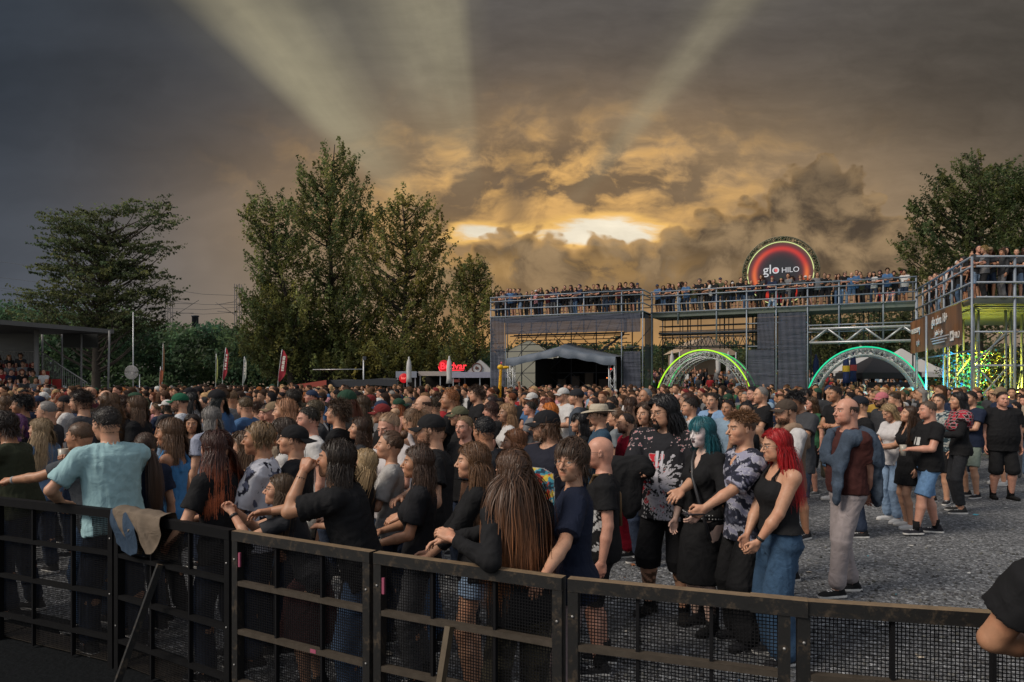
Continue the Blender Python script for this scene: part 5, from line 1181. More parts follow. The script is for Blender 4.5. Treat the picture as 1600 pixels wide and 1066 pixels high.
for px, lab in ((1050, 'leftmost closed white parasol in the green arch'), (1122, 'closed white parasol at the right wall of the pale marquee'), (1138, 'closed white parasol near the right foot of the green arch')): parasol(lab, px, 549, 50, WHT)
NAVY = mat('navy_cloth', plain((.012, .022, .085), .7)); REDB = mat('red_band', plain((.38, .05, .05), .7)); YELB = mat('yellow_band', plain((.5, .3, .03), .7))
parasol('closed navy parasol with a red band beside the black tent', 1333, 550, 38, NAVY, REDB); parasol('closed navy parasol with a yellow band near the teal arch', 1322, 551, 37.4, NAVY, YELB); parasol('closed dark navy parasol left of the teal arch', 1275, 553, 39, NAVY)
# ------------------------------------------------------------------ bar huts, neon, left background
GREYM = mat('grey_fascia', plain((.22, .24, .29), .5)); TANF = mat('tan_fascia', plain((.36, .31, .28), .6)); HUTD = mat('hut_dark', plain((.02, .018, .017), .8)); NEON = mat('red_neon', emit((1., .035, .05), 1.6)); NEON2 = mat('red_glow_board', emit((.55, .01, .015), .8))
def hut(name, label, x0, x1, y0, d, fm, fh=.42, depth=3):
    a, c = P(x0, y0, d), P(x1, y0, d); w = c.x-a.x; h = a.z; t = thing(name, label, 'bar', (a.x, d, 0))
    MB().box((0, -.5, h-.06), (w, depth, h)).build('roof', GREYM, t); MB().box((-.03, -.56, h-fh), (w+.03, -.505, h+.02)).build('fascia', fm, t)
    MB().box((.05, depth-.1, 0), (w-.05, depth, h-.08)).build('back_wall', HUTD, t); MB().box((.05, -.1, 0), (w-.05, .15, 1.1)).build('counter', HUTD, t)
    for x in (.05, w*.5, w-.12): MB().box((x, -.45, 0), (x+.07, -.38, h-.07)).build('post', WTRUSS, t)
    return t, w, h
hut('bar_hut', 'low bar hut with pale grey fascia and a round red lamp', 621, 652, 581, 50, GREYM)
t, w, h = hut('bar_hut', 'long bar hut with tan awning below the red neon sign', 656, 720, 581, 50.5, TANF, .30); MB().box((2.2, -.9, h-.75), (w, -.3, h-.55)).build('red_awning', mat('awning_red', plain((.22, .05, .04), .7)), t)
t, w, h = hut('bar_hut', 'bar hut with lilac grey fascia left of the scaffold', 707, 792, 582, 49.5, mat('lilac_fascia', plain((.30, .30, .38), .5)), .38)
c = P(631, 591, 47); ls = thing('lamp_sign', 'round red lit sign hanging by the low bar hut', 'sign', tuple(c)); MB().add(*sph((0, 0, 0), (.32, .12, .32), 20, 12)).build('disc', NEON2, ls, True); text('lettering', 'bar', .24, mat('neon_pink', emit((1., .25, .2), 1.2)), ls, (0, -.14, -.07)); MB().tube([(0, .05, -2.2), (0, .05, -.25)], .03).build('pole', DKST, ls)
c = P(706, 572, 50); ns = thing('neon_sign', 'red neon script sign on the bar roof behind a parasol', 'sign', tuple(c))
MB().add(*sph((-.55, .03, 0), (.40, .03, .42), 24, 12)).build('disc', NEON2, ns, True); text('lettering', 'Budvar', .66, NEON, ns, (.10, -.04, -.22), bold=.012).rotation_euler = (R(90), 0, 0)
MB().tube([(-.95, -.02, -.05), (-.85, -.02, -.33), (-.55, -.02, -.45), (-.2, -.02, -.34), (.2, -.02, -.30), (.85, -.02, -.30)], .03, 6).build('neon_swash', NEON, ns, True); MB().box((-.9, .06, -.36), (.95, .10, -.28)).build('bracket', DKST, ns)
t, w = marquee('gable_tent', 'white gable tent with a round emblem beside the neon sign', 726, 774, 50.2, 2.6, 3.65, 4, WHT)
b = MB(); b.lathe([(.0, 0), (.30, 0), (.30, -.02)], 28); b.lathe([(.30, -.01), (.30, -.035), (.38, -.035), (.38, 0)], 28, mi=1); b.add(*sph((0, 0, -.025), (.15, .11, .02), 10, 6), mi=1); b.add(*sph((-.05, .1, -.025), (.06, .05, .02), 8, 5), mi=1)
b.p = [(v[:, (0, 2, 1)]*(1, 1, 1)+np.array((w*.40, -.03, 3.02)), f, q, m_) for v, f, q, m_ in b.p]; b.build('emblem', [WHT, mat('emblem_brown', plain((.10, .045, .035), .6))], t)
# low roofs behind the crowd
def roofslab(name, label, pts, d, m_):
    q = [P(x, y, d) for x, y in pts]; t = thing(name, label, 'roof', (q[0].x, d, 0)); n = len(q); v = [(p.x-q[0].x, 0, p.z) for p in q]+[(p.x-q[0].x, 5, p.z+.1) for p in q]
    b = MB(); up = np.array(v); lo = up.copy(); lo[:, 2] -= .45
    for i in range(n-1): b.add(np.array([up[i], up[i+1], up[n+i+1], up[n+i], lo[i], lo[i+1]]), np.array([(0, 1, 2, 3), (4, 5, 1, 0)]))
    b.build('cover', m_, t); MB().box((.2, .2, 0), (v[n-1][0]-.2, 4.5, 1.6)).build('wall', HUTD, t)
roofslab('inflatable_roof', 'low red sloping roof above the heads at centre left', [(446, 603), (470, 600), (510, 594)], 48, mat('red_pvc', plain((.30, .06, .04), .6)))
roofslab('flat_roof', 'low black roof between the red roof and the bar hut', [(508, 594), (540, 595), (585, 592), (620, 594)], 49, mat('black_pvc', plain((.035, .037, .042), .6)))
# ------------------------------------------------------------------ feather flags
def flag(label, px, ytop, d, lean, wpx, mtl, z0=1.3, txt=None):
    c = P(px, ytop, d); t = thing('feather_flag', label, 'flag', (c.x-lean, d, 0)); h = c.z; w = wpx*d/F
    pole = np.array([(lean*(z/h)**2, 0, z) for z in np.linspace(0, h, 10)]); MB().tube(pole, .022, 6).build('pole', WTRUSS, t, True)
    g = []
    for z in np.linspace(z0, h, 12): k = (z-z0)/(h-z0); x = lean*(z/h)**2; ww = w*min(1, 3.5*k+.15)*(1-max(0, k-.8)*3.2); g.append([(x+ww*a, .03*math.sin(a*4+z*2), z-.10*a) for a in np.linspace(0, 1, 6)])
    MB().grid(np.array(g)).build('cloth', mtl, t, True)
    if txt:
        b = MB()
        for i in range(txt): z = z0+(h-z0)*(.3+.5*i/txt); x = lean*(z/h)**2+w*.35; b.box((x, -.05, z), (x+w*.4, -.042, z+.09+.05*(i % 2)))
        b.build('text', WHITE, t)
RED = mat('flag_red', plain((.30, .022, .035), .7)); FWH = mat('flag_white', plain((.38, .40, .35), .7)); FYE = mat('flag_yellow', plain((.34, .36, .12), .7)); FOR = mat('flag_orange', plain((.40, .12, .06), .7))
flag('large red feather flag with white lettering standing above the crowd', 441, 546, 40, .32, 10, RED, 2.1, 7); flag('narrow red feather flag between a yellow and a white one', 353, 543, 44, .28, 6, RED, 2.2, 6)
flag('white feather flag right of the narrow red flag', 382, 557, 44, .15, 4.5, FWH, 2.0, 5); flag('thin yellow feather flag left of the narrow red one', 338, 553, 46, .05, 3, FYE, 2.0); flag('short orange feather flag near the grandstand mast', 251, 573, 42, .12, 4, FOR, 1.9); flag('thin rust feather flag low in front of the woods', 255, 537, 52, .1, 3, mat('flag_rust', plain((.14, .07, .03), .7)), 2.2)
# lamp post with crossbar, round fan on a mast
c = P(568, 557, 52); t = thing('lamp_post', 'thin grey post with a long horizontal bar before the poplars', 'post', (c.x, 52, 0)); MB().tube([(0, 0, 0), (0, 0, c.z)], .05).build('pole', WTRUSS, t, True); MB().tube([(0, 0, c.z-.95), (-3.75, 0, c.z-.98)], .03).build('crossbar', WTRUSS, t, True); MB().box((-.02, -.1, c.z-.25), (.2, .1, c.z)).build('lamp_head', DKST, t)
c = P(205.5, 582, 36); t = thing('round_fan', 'round grey mesh disc mounted on a slim mast at left', 'fan', (c.x, 36, 0)); b = MB(); zc = c.z; th = np.linspace(0, 2*np.pi, 33)[:-1]
for r in np.linspace(.03, .35, 12): b.tube(np.stack([r*np.cos(th), np.zeros(32), zc+r*np.sin(th)], 1), .011, 4, closed=True)
for a in np.linspace(0, 2*np.pi, 25)[:-1]: b.tube([(0, 0, zc), (.35*math.cos(a), 0, zc+.35*math.sin(a))], .007, 4)
b.build('guard', mat('fan_guard', plain((.33, .32, .32), .5)), t, True); MB().add(*sph((0, .12, zc), (.11, .12, .11), 12, 8)).build('motor', DKST, t, True); MB().tube([(.0, .16, 0), (0, .16, 5.6)], .028).build('mast', WTRUSS, t, True); MB().tube([(.36, .1, 0), (.36, .1, zc-.1)], .025).build('prop', WTRUSS, t, True)
# ------------------------------------------------------------------ grandstand with roof
gs_ = thing('grandstand', 'small grandstand with a flat roof and red seats at the left edge', 'grandstand', (0, 0, 0))
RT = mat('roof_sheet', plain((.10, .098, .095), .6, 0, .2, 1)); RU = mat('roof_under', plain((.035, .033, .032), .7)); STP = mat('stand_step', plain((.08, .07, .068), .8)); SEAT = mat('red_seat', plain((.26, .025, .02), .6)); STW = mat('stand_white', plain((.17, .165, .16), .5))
fr, bk = (-24.2, 32.0), (-21.6, 38.2); dx_ = -9.
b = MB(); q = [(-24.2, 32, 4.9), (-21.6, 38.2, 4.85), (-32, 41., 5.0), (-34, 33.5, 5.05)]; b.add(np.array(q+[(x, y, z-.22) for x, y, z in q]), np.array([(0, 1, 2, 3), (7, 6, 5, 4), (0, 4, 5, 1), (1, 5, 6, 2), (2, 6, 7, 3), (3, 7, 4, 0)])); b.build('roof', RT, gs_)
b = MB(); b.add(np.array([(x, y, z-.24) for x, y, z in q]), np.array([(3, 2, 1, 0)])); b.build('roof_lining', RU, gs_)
for px, yb, d, yt in ((168, 600, 37.6, 516), (127, 600, 38.6, 524), (97, 585, 39.4, 512), (66, 575, 40, 512), (57, 575, 36., 515)): a, c = P(px, yb, d), P(px+(3 if px == 168 else 0), yt, d); MB().tube([(a.x, a.y, 0), (c.x, c.y, 4.75)], .055 if px != 57 else .11, 8).build('post', STW, gs_, True)
a = P(-60, 560, 41); c = P(58, 560, 38.5); MB().add(np.array([(a.x, a.y, 1.5), (c.x, c.y, 1.5), (c.x, c.y, 4.7), (a.x, a.y, 4.7)]), np.array([(0, 1, 2, 3)])).build('back_screen', mat('dark_screen', plain((.018, .02, .02), .5)), gs_)
a = P(100, 560, 39); MB().box((a.x, 38.9, 3.9), (a.x+1.9, 39.0, 4.66)).build('hanging_panel', mat('dark_screen', None), gs_)
ROWS = []
for k in range(5):
    d = 33.2+k*.95; z = .50+k*.42; xl, xr = P(-30, 600, d).x, P(112-14*k, 600, d).x; ROWS.append((xl, xr, d, z)); MB().box((xl, d-.45, 0), (xr, d+.45, z)).build('step', STP, gs_); b = MB()
    for x in np.arange(xl+.2, xr-.3, .52): b.box((x, d-.05, z+.36), (x+.44, d+.38, z+.42)); b.box((x, d+.36, z+.42), (x+.44, d+.42, z+.80))
    b.build('seat_row', SEAT, gs_)
rl = [P(-20, 549, 38), P(66, 550, 37.6), P(94, 571, 35.6), P(136, 598, 34.4)]; MB().tube([tuple(p) for p in rl], .03, 6).build('hand_rail', STW, gs_, True); b = MB()
for i in range(3):
    n = (20, 9, 12)[i]
    for j in range(n): p = rl[i].lerp(rl[i+1], j/n); b.tube([tuple(p), (p.x, p.y, max(.0, p.z-1.05))], .016, 4)
b.build('balusters', STW, gs_)
# ------------------------------------------------------------------ railway masts and wires
def mast(label, px, ytop, d, arm):
    c = P(px, ytop, d); h = c.z; t = thing('railway_mast', label, 'mast', (c.x, d, 0)); w = .32; b = MB()
    for sx in (-1, 1):
        for sy in (-1, 1): b.tube([(sx*w, sy*w, 0), (sx*w, sy*w, h)], .045, 4)
    k = int(h/.7)
    for i in range(k):
        s = 1 if i % 2 else -1; b.tube([(-s*w, -w, h*i/k), (s*w, -w, h*(i+1)/k)], .028, 4); b.tube([(s*w, w, h*i/k), (-s*w, w, h*(i+1)/k)], .028, 4)
    b.build('lattice', mat('mast_steel', plain((.09, .085, .085), .6, .3)), t, True); b = MB()
    for a, c_ in arm: b.tube([(a[0], 0, h+a[1]), (c_[0], 0, h+c_[1])], .035, 4)
    b.build('bracket', mat('mast_steel', None), t, True)
    return c
m1 = mast('tall lattice railway mast right of the locust tree', 372, 444, 88, [((-.3, -2.2), (-2.9, -2.6)), ((-.3, -3.9), (-2.8, -2.3)), ((-.3, -3.6), (-2.6, -3.4))]); m2 = mast('railway mast half hidden by the locust tree crown', 264, 450, 92, [((.3, -2.0), (3., -2.1)), ((.3, -3.9), (3.9, -1.6)), ((.3, -3.3), (3.2, -3.3))])
c = P(305, 495, 95); t = thing('chimney', 'dark chimney stack between the two railway masts', 'chimney', (c.x, 95, 0)); MB().lathe([(.5, 0), (.42, c.z), (.50, c.z), (.50, c.z+.15), (.3, c.z+.15)], 14).build('stack', DKST, t, True)
for i, (ya, yb, yc) in enumerate(((404, 452, 462), (430, 470, 476), (452, 482, 480), (446, 488, 488))):
    pts = []
    for px, y in ((-80, ya-6), (160, (ya+yb)/2+3), (264, yb), (318, (yb+yc)/2+3), (372, yc), (470, yc+4)): pts.append(tuple(P(px, y, 90+i*.3)))
    tag(MB().tube(pts, .022, 4).build('overhead_wire', DKST, smooth=True), ('topmost railway wire above the grandstand roof', 'second railway wire below the topmost one', 'third railway wire crossing the lattice mast brackets', 'lowest railway wire just over the woods')[i], 'wire')
# giraffe balloon on a stick
c = P(782, 574, 19); gz = thing('giraffe_balloon', 'yellow inflatable giraffe with brown spots held above the crowd', 'balloon', (c.x, 19, 0)); h = c.z
def f_gir(t, b): v = voro(t, objco(t), 24); setc(t, b, mixc(t, v.step(.42, .34), (.62, .33, .01), (.30, .07, .008))); setr(t, b, .3)
GIR = mat('giraffe_skin', f_gir); MB().tube([(.02*math.sin(z*3), 0, z) for z in np.linspace(h-1.05, h-.02, 14)], np.linspace(.050, .040, 14), 10).build('neck', GIR, gz, True); YEL = mat('giraffe_yellow', plain((.62, .36, .012), .3))
MB().add(*sph((.0, 0, h), (.085, .058, .075), 14, 10)).add(*sph((.14, 0, h-.005), (.10, .05, .045), 12, 8)).build('head', YEL, gz, True); PNK = mat('giraffe_pink', plain((.6, .12, .16), .4))
for y in (-.03, .03): MB().tube([(.02, y, h+.07), (.03, y*1.4, h+.14)], (.012, .022), 8).build('horn', PNK, gz, True)
MB().tube([(0, 0, 1.2), (0, 0, h-1.0)], .018).build('stick', WTRUSS, gz)
# ================================================================== THE NEAR PEOPLE, one by one
BLK, CHA, NAV = (.0105, .0105, .0115), (.035, .036, .040), (.014, .020, .040)
_person = person
def hero(label, **sp):
    r = _person(sp, label, 'people standing near the barrier'); return r
def pn(v, sc, seed, oct=4):
    rs = np.random.default_rng(seed); a = 0
    for o in range(oct): k = rs.normal(size=3)*sc*(1.7**o); k2 = rs.normal(size=3)*sc*(1.7**o); a = a+np.sin(v@k+2*np.sin(v@k2*.7+o)+rs.uniform(0, 6))/(1.35**o)
    return a
def canvas(v): t = np.ones((len(v), 4)); return t
def put(t, m, c): t[m, :3] = c; t[m, 3] = 0
def p_metal(q, v):
    t = canvas(v); x, y, z = q.T; fr = x > .0; th = np.arctan2(y, z-.17); r = np.hypot(y*1.0, (z-.17)*.8); ray = np.sin(th*9+.6)+.6*np.sin(th*23)+.5*np.sin(th*41+2)
    rd = fr & (r > .07) & (r < .20) & (np.sin(th*17+pn(q, 20, 4)) > .25) & (z < .38); put(t, rd & (y < .05), (.42, .02, .03)); put(t, rd & (y >= .05) & (pn(q, 50, 6) > .2), (.42, .40, .44))
    put(t, fr & (r < .10+.032*ray), (.46, .44, .48)); put(t, fr & (r < .13) & (pn(q, 44, 5) < -.75), (.02, .02, .024)); put(t, fr & (np.abs(y) < .16) & (z < .05) & (pn(q*(1, 1, .5), 42, 7) > -.15), (.44, .42, .46))
    put(t, (z > .40) & (np.abs(y) > .08) & (pn(q, 60, 12) > 1.35), (.38, .03, .04)); put(t, fr & (z > .28) & (z < .40) & (np.abs(np.abs(y)-.02) < .008+.02*(.40-z)), (.5, .48, .52)); return t
def p_color(q, v):
    t = canvas(v); x, y, z = q.T; fr = (x > .0) & (np.abs(y) < .135) & (z > .02) & (z < .38-.5*np.maximum(np.abs(y)-.06, 0)); n, m = pn(q, 17, 21), pn(q, 22, 33)
    put(t, fr, (.06, .27, .36)); put(t, fr & (n > .55), (.55, .42, .06)); put(t, fr & (m > .95), (.48, .06, .03)); put(t, fr & (m < -1.0), (.52, .46, .30)); put(t, fr & (n < -1.1), (.02, .05, .08)); put(t, fr & (np.hypot(y, z-.29) < .05) & (np.hypot(y, z-.29) > .03), (.45, .04, .03)); return t
def p_palm(q, v): t = canvas(v); put(t, pn(v, 21, 41) > 1.0, (.018, .018, .03)); put(t, (pn(v, 16, 44) > 1.5), (.10, .11, .16)); return t
def p_camo(q, v): t = canvas(v); n = pn(v*(1, 1, 1.9), 13, 51); put(t, n > -.25, (.02, .022, .035)); put(t, (n < -.25) & (n > -.7), (.10, .10, .15)); put(t, pn(v, 30, 57) > 1.25, (.36, .36, .42)); put(t, (q[:, 2] < .10) & (pn(v, 24, 52) > .2), (.05, .055, .08)); return t
def p_flower(q, v): t = canvas(v); put(t, pn(v, 26, 61) > .6, (.34, .34, .30)); put(t, pn(v, 30, 66) > 1.2, (.05, .16, .18)); return t
def p_text(z0, col, w=.11, hh=.035, rows=1, sc=95):
    def f(q, v):
        t = canvas(v); x, y, z = q.T
        for r in range(rows): m = (x > 0) & (np.abs(y) < w) & (np.abs(z-z0+r*.06) < hh/2) & (np.sin(y*sc+r)+.5*np.sin(y*sc*2.3) > -.45); put(t, m, col)
        return t
    return f
def p_figure(q, v):
    t = canvas(v); x, y, z = q.T; m = (x > 0) & (np.abs(y) < .085) & (z > .04) & (z < .26) & (np.abs(pn(q, 16, 71)) < .32); put(t, m, (.45, .45, .45)); m = (x > 0) & (np.abs(y) < .10) & (np.abs(z-.33) < .02) & (np.sin(y*110) > -.4); put(t, m, (.55, .55, .52)); return t
def p_side(q, v): t = canvas(v); put(t, (q[:, 0] > .0) & (q[:, 2] < .30) & (q[:, 2] > .0) & (pn(q, 34, 81) > .7), (.42, .42, .42)); return t
def p_sweater(q, v): return canvas(v)
def p_plaid(q, v): t = canvas(v); s = (np.sin(v@np.array((60., 55, 0))) > .2) ^ (np.sin(v[:, 2]*75) > .2); put(t, s, (.02, .012, .012)); return t
FM, FM2, FM3, FM4 = dict(sex='m', beard=.35), dict(sex='m', jw=1.06, nl=1.15, beard=.2), dict(sex='m', jw=.96, nl=.95, beard=.0), dict(sex='m', jw=1.08, fat=.8, beard=.3)
FF, FF2, FF3 = dict(sex='f', nl=.82), dict(sex='f', nl=.95, jw=1.04), dict(sex='f', nl=.85, fat=.6)
JE, JD = dict(name='jeans', col=(.055, .095, .17), mat=DENIM), dict(name='jeans', col=(.02, .03, .055), mat=DENIM)
TRB = dict(name='trousers', col=BLK)
def tee(c=BLK, **k): return dict(name='t_shirt', col=c, **k)
def rail(x, dy=.03): return (x, BY(x)+dy, 1.10)
H = hero
A = []
A.append(H('man in an olive tee with red chest lettering cut by the left edge', sex='m', px=4, py=642, d=5.8, yaw=184, lean=.22, hair='mop', hc='dark', face=FM3, top=tee((.030, .034, .020), paint=p_text(.33, (.38, .05, .05), .13, .04)), leg=JD, arm=(('w', rail(-4.6), (0, .4, -1), 'relax'), ('w', rail(-4.55, .2), (0, .6, -1), 'relax')), skin='tan', head=(.1, .12, 0)))
A.append(H('woman with purple hair behind the olive tee man', sex='f', px=24, py=646, d=7.47, yaw=170, hair='bob', hc='purple', face=FF, top=tee(BLK), leg=JD))
A.append(H('woman with long blonde waves and a denim jacket beside the short haired man', sex='f', px=62, py=652, d=7.01, yaw=165, hair='longwavy', hc=(.36, .25, .14), face=FF, head=(.3, -.1, 0), top=dict(name='denim_jacket', col=(.10, .16, .25), mat=DENIM, sleeve=1.9, collar=True), leg=JD, arm=('cup', 'down')))
A.append(H('close cropped man in a grey tee resting his watch arm on the rail and sipping', sex='m', px=124, py=657, d=5.5, yaw=178, lean=.22, hair='crew', hc=(.10, .055, .03), hairkw=dict(L=.009), face=FM2, top=tee((.05, .055, .062)), leg=JE, skin='tan', arm=(('w', (-4.05, BY(-4.05)+.03, 1.11), (.2, .6, -1), 'fist'), 'sip')))
A.append(H('broad man in a pale blue polo shirt seen from behind at the barrier', sex='m', px=166, py=633, d=5.1, yaw=138, lean=.16, w=1.08, aw=.86, hair='short', hc=(.022, .016, .013), face=FM, top=dict(name='polo_shirt', col=(.27, .42, .44), sleeve=.78, collar=True, e=.022, fold=.008), leg=JD, head=(.3, .06, 0), arm=(((.27, .25, 1.10), (-.5, 1, -.35), 'relax'), ((.36, .06, 1.02), (-.2, 1, -1), 'relax')), feet=((.05, .14, .2), (-.05, -.16, -.2))))
A.append(H('dark haired man with a trimmed beard in left profile behind the polo shirt', sex='m', px=126, py=608, d=7.82, yaw=182, hair='quiff', hc='dark', face=FM2, beardL=.006, top=tee((.05, .05, .055)), leg=JD))
A.append(H('grey haired man wearing glasses far left behind the blonde woman', sex='m', px=72, py=625, d=8.28, yaw=188, hair='receding', hc='grey', face=FM4, glasses='square', top=tee(CHA), leg=JD))
A.append(H('man with thick black hair turning toward the camera near the left edge', sex='m', px=33, py=617, d=9.08, yaw=205, hair='curlytop', hc='black', face=FM, skin='tan', top=tee(CHA), leg=JD))
A.append(H('woman seen from behind with straight light brown hair falling to her back', sex='f', px=172, py=612, d=8.05, yaw=120, hair='long', hc='light', face=FF, top=tee(CHA), leg=JD))
A.append(H('bearded man with chin length hair and glasses behind the polo shirt man', sex='m', px=212, py=617, d=8.16, yaw=186, hair='mid', hc=(.10, .055, .03), face=FM, beardL=.03, glasses='square', top=tee(BLK), leg=JD))
A.append(H('man in a green flat peaked cap with a white shirt', sex='m', px=280, py=612, d=9.43, yaw=192, hair='undercap', hc='brown', hat=('cap', (.015, .085, .045)), face=FM, beardL=.012, top=tee((.45, .47, .50)), leg=JD))
A.append(H('woman with a low brown ponytail just right of the polo shirt', sex='f', px=226, py=674, d=5.4, yaw=150, hair='lowpony', hairkw=dict(L=.55, seg=12, n=1800), hc='brown', face=FF, head=(-.2, .1, 0), top=tee(NAV), leg=JD, arm=('cross', 'down')))
A.append(H('woman in a bright blue tank top with shoulder length brown hair', sex='f', px=265, py=652, d=5.7, yaw=182, hair='wavybob', hc=(.12, .065, .035), face=FF, skin='tan', top=dict(name='tank_top', kind='tank', col=(.06, .20, .42)), leg=TRB, arm=('cross', 'down')))
A.append(H('man with wavy grey hair seen from behind', sex='m', px=329, py=634, d=7.36, yaw=150, hair='mid', hairkw=dict(L=.17, curl=.3), hc='grey', face=FM, top=tee((.25, .27, .34)), leg=JD))
A.append(H('woman with dark hair looking to the right between the heads', sex='f', px=300, py=646, d=8.05, yaw=270, head=(.3, 0, 0), hair='long', hc='dark', face=FF2, skin='tan', top=tee(BLK), leg=JD))
A.append(H('woman with red tipped dark hair and glasses in a black tee at the rail', sex='f', px=336, py=670, d=4.6, yaw=158, lean=.1, hair='longwavy', hc=(.055, .020, .014), hairkw=dict(ombre=(6.5, 4.2, 1.9), L=.5), glasses='square', face=FF, w=1.06, top=tee(BLK, sleeve=.7), leg=JD, arm=(((.26, .24, 1.0), (-.4, .8, -1), 'relax'), 'cross')))
A.append(H('woman with a blunt fringe in a black tank top with white lettering', sex='f', px=380, py=671, d=5.05, yaw=190, hair='bangs', hc=(.10, .06, .035), face=FF3, top=dict(name='tank_top', kind='tank', col=BLK, strap=.03, paint=p_figure), leg=JD))
A.append(H('young man with shaggy fair hair in a white dark leaf print shirt', sex='m', hh=.0075, px=404, py=656, d=4.8, yaw=186, hair='mid', hairkw=dict(zmin=.055, L=.17, n=420, w=.012, curl=.5, thick=.02, cap_tint=0), hc=(.16, .10, .05), face=FM3, skin='tan', top=dict(name='shirt', col=(.50, .50, .54), sleeve=.9, collar=True, paint=p_palm, e=.024), leg=JD, arm=('cross', 'cross2')))
A.append(H('man wearing a backwards black cap and black hooded jacket', sex='m', px=458, py=660, d=5.05, yaw=184, hair='undercap', hc='brown', hat=('cap', (.012, .012, .013), True), face=FM3, top=dict(name='hooded_jacket', col=(.016, .016, .018), sleeve=1.95, hood=True, e=.026, fold=.009), leg=JD, head=(0, -.1, 0)))
A.append(H('young woman with glasses leaning low over the rail with joined hands', sex='f', px=437, py=738, d=4.3, yaw=190, lean=.42, hair='long', hc=(.09, .055, .03), glasses='square', face=FF, top=tee(CHA), leg=dict(name='skirt', kind='skirt', len=.5, col=(.07, .03, .03), flare=.08), arm=(('w', P(362, 800, 4.17), (0, .6, -1), 'grip'), ('w', P(366, 797, 4.24), (0, .7, -1), 'relax')), head=(.1, -.15, 0)))
A.append(H('man with shaggy dark hair in a black tee biting his thumb at the rail', sex='m', px=524, py=684, d=4.0, yaw=176, lean=.30, hair='mid', hc=(.030, .020, .014), hairkw=dict(curl=.32, L=.21, thick=.035), face=FM2, skin='tan', top=tee(BLK, sleeve=.75, e=.022, fold=.008), leg=JE, head=(0, -.12, 0), arm=(('w', P(474, 737, 3.92), (.6, .4, -1), 'fist'), ('w', P(378, 810, 4.15), (0, .6, -1), 'relax'))))
A.append(H('tall man with curly brown hair above the shaggy haired man', sex='m', px=527, py=624, d=7.01, yaw=176, hair='curlytop', hc=(.06, .035, .02), face=FM3, top=tee(BLK), leg=JD, head=(0, -.12, 0)))
A.append(H('blonde woman with long straight hair looking up with a cup', sex='f', px=567, py=699, d=4.9, yaw=180, hair='long', hc=(.45, .31, .16), face=FF, top=tee(BLK, sleeve=.7, paint=p_text(.26, (.5, .5, .5), .1, .05, 2)), leg=TRB, head=(.05, -.32, 0), arm=('cup', 'cup')))
A.append(H('woman with loose brown curls left of the blonde updo', sex='f', px=562, py=651, d=6.90, yaw=190, hair='wavybob', hairkw=dict(curl=.5), hc='brown', face=FF, top=tee(CHA), leg=JD, head=(0, -.15, 0)))
A.append(H('woman with pinned up blonde hair looking down', sex='f', px=607, py=644, d=5.75, yaw=236, hair='bun', hc=(.40, .25, .15), face=FF2, skin='pink', head=(0, .25, 0), top=tee((.45, .42, .42), sleeve=.5), leg=JD, arm=('cup', 'cup')))
A.append(H('woman with a brown bun in a light grey tee', sex='f', px=608, py=671, d=5.25, yaw=186, hair='bun', hc=(.11, .06, .035), face=FF2, top=tee((.34, .33, .32), sleeve=.8), leg=JD, head=(0, -.12, 0), arm=('cup', 'down')))
A.append(H('woman with a messy wavy ponytail seen from behind in white straps', sex='f', px=642, py=636, d=6.90, yaw=140, hair='pony', hairkw=dict(curl=.4, spread=.05), hc=(.15, .085, .045), face=FF, top=dict(name='tank_top', kind='tank', col=(.42, .38, .38), strap=.03), leg=JD))
A.append(H('big bearded man with a black cap and black tee facing left', sex='m', px=672, py=643, d=5.05, yaw=182, w=1.12, belly=.03, hair='undercap', hc='brown', hat=('cap', (.013, .013, .014)), face=FM2, beardL=.010, top=tee((.013, .013, .014), e=.024, fold=.008), leg=JE, arm=(((.20, .30, 1.05), (-.6, .6, -1), 'relax'), 'cross')))
A.append(H('woman with wavy shoulder hair in a black tee holding a cup by the barrier', sex='f', px=652, py=694, d=4.5, yaw=184, hair='wavybob', hc=(.07, .04, .026), face=FF2, skin='tan', w=1.08, bust=1.15, top=tee((.014, .014, .016), sleeve=.72, hem=-.04), leg=dict(name='jeans', col=(.05, .052, .058), mat=DENIM), arm=(((.30, .16, 1.06), (-.5, .5, -1), 'grip'), ((.30, .10, 1.10), (-.3, .7, -1), 'grip')), head=(0, -.05, 0)))
A.append(H('smiling woman with long wavy chestnut hair in a black long sleeved top', sex='f', px=738, py=689, d=4.25, yaw=184, hair='longwavy', hc=(.14, .07, .033), hairkw=dict(L=.46), face=dict(sex='f', nl=.9, smile=1.), top=dict(name='long_sleeved_top', col=BLK, sleeve=1.5), leg=dict(name='denim_shorts', col=(.20, .28, .40), mat=DENIM, len=.45), arm=(((.34, .10, .98), (-.4, .6, -1), 'relax'), ((.34, .02, .98), (-.4, .8, -1), 'relax'))))
A.append(H('woman in black seen from behind with very long straight brown hair', sex='f', px=800, py=697, d=3.5, yaw=118, lean=.12, hair='verylong', hc=(.085, .042, .022), hairkw=dict(ombre=(2.3, 1.8, 1.3), tw=.07), face=FF, w=1.05, top=dict(name='long_sleeved_top', col=(.011, .011, .012), sleeve=1.95, e=.014, fold=.009), leg=dict(name='camouflage_trousers', col=(.07, .055, .035), mat=mat('camouflage', lambda t, b: (setc(t, b, mixc(t, noise(t, objco(t), 9, 3, .5, 1.).step(.5, .53), (.035, .03, .02), (.10, .085, .055))), setr(t, b, .9)))), head=(.2, .05, 0), arm=(('w', P(708, 842, 3.32), (-.3, 1, -.8), 'relax'), ('w', P(690, 846, 3.5), (-.3, 1, -.6), 'relax'))))
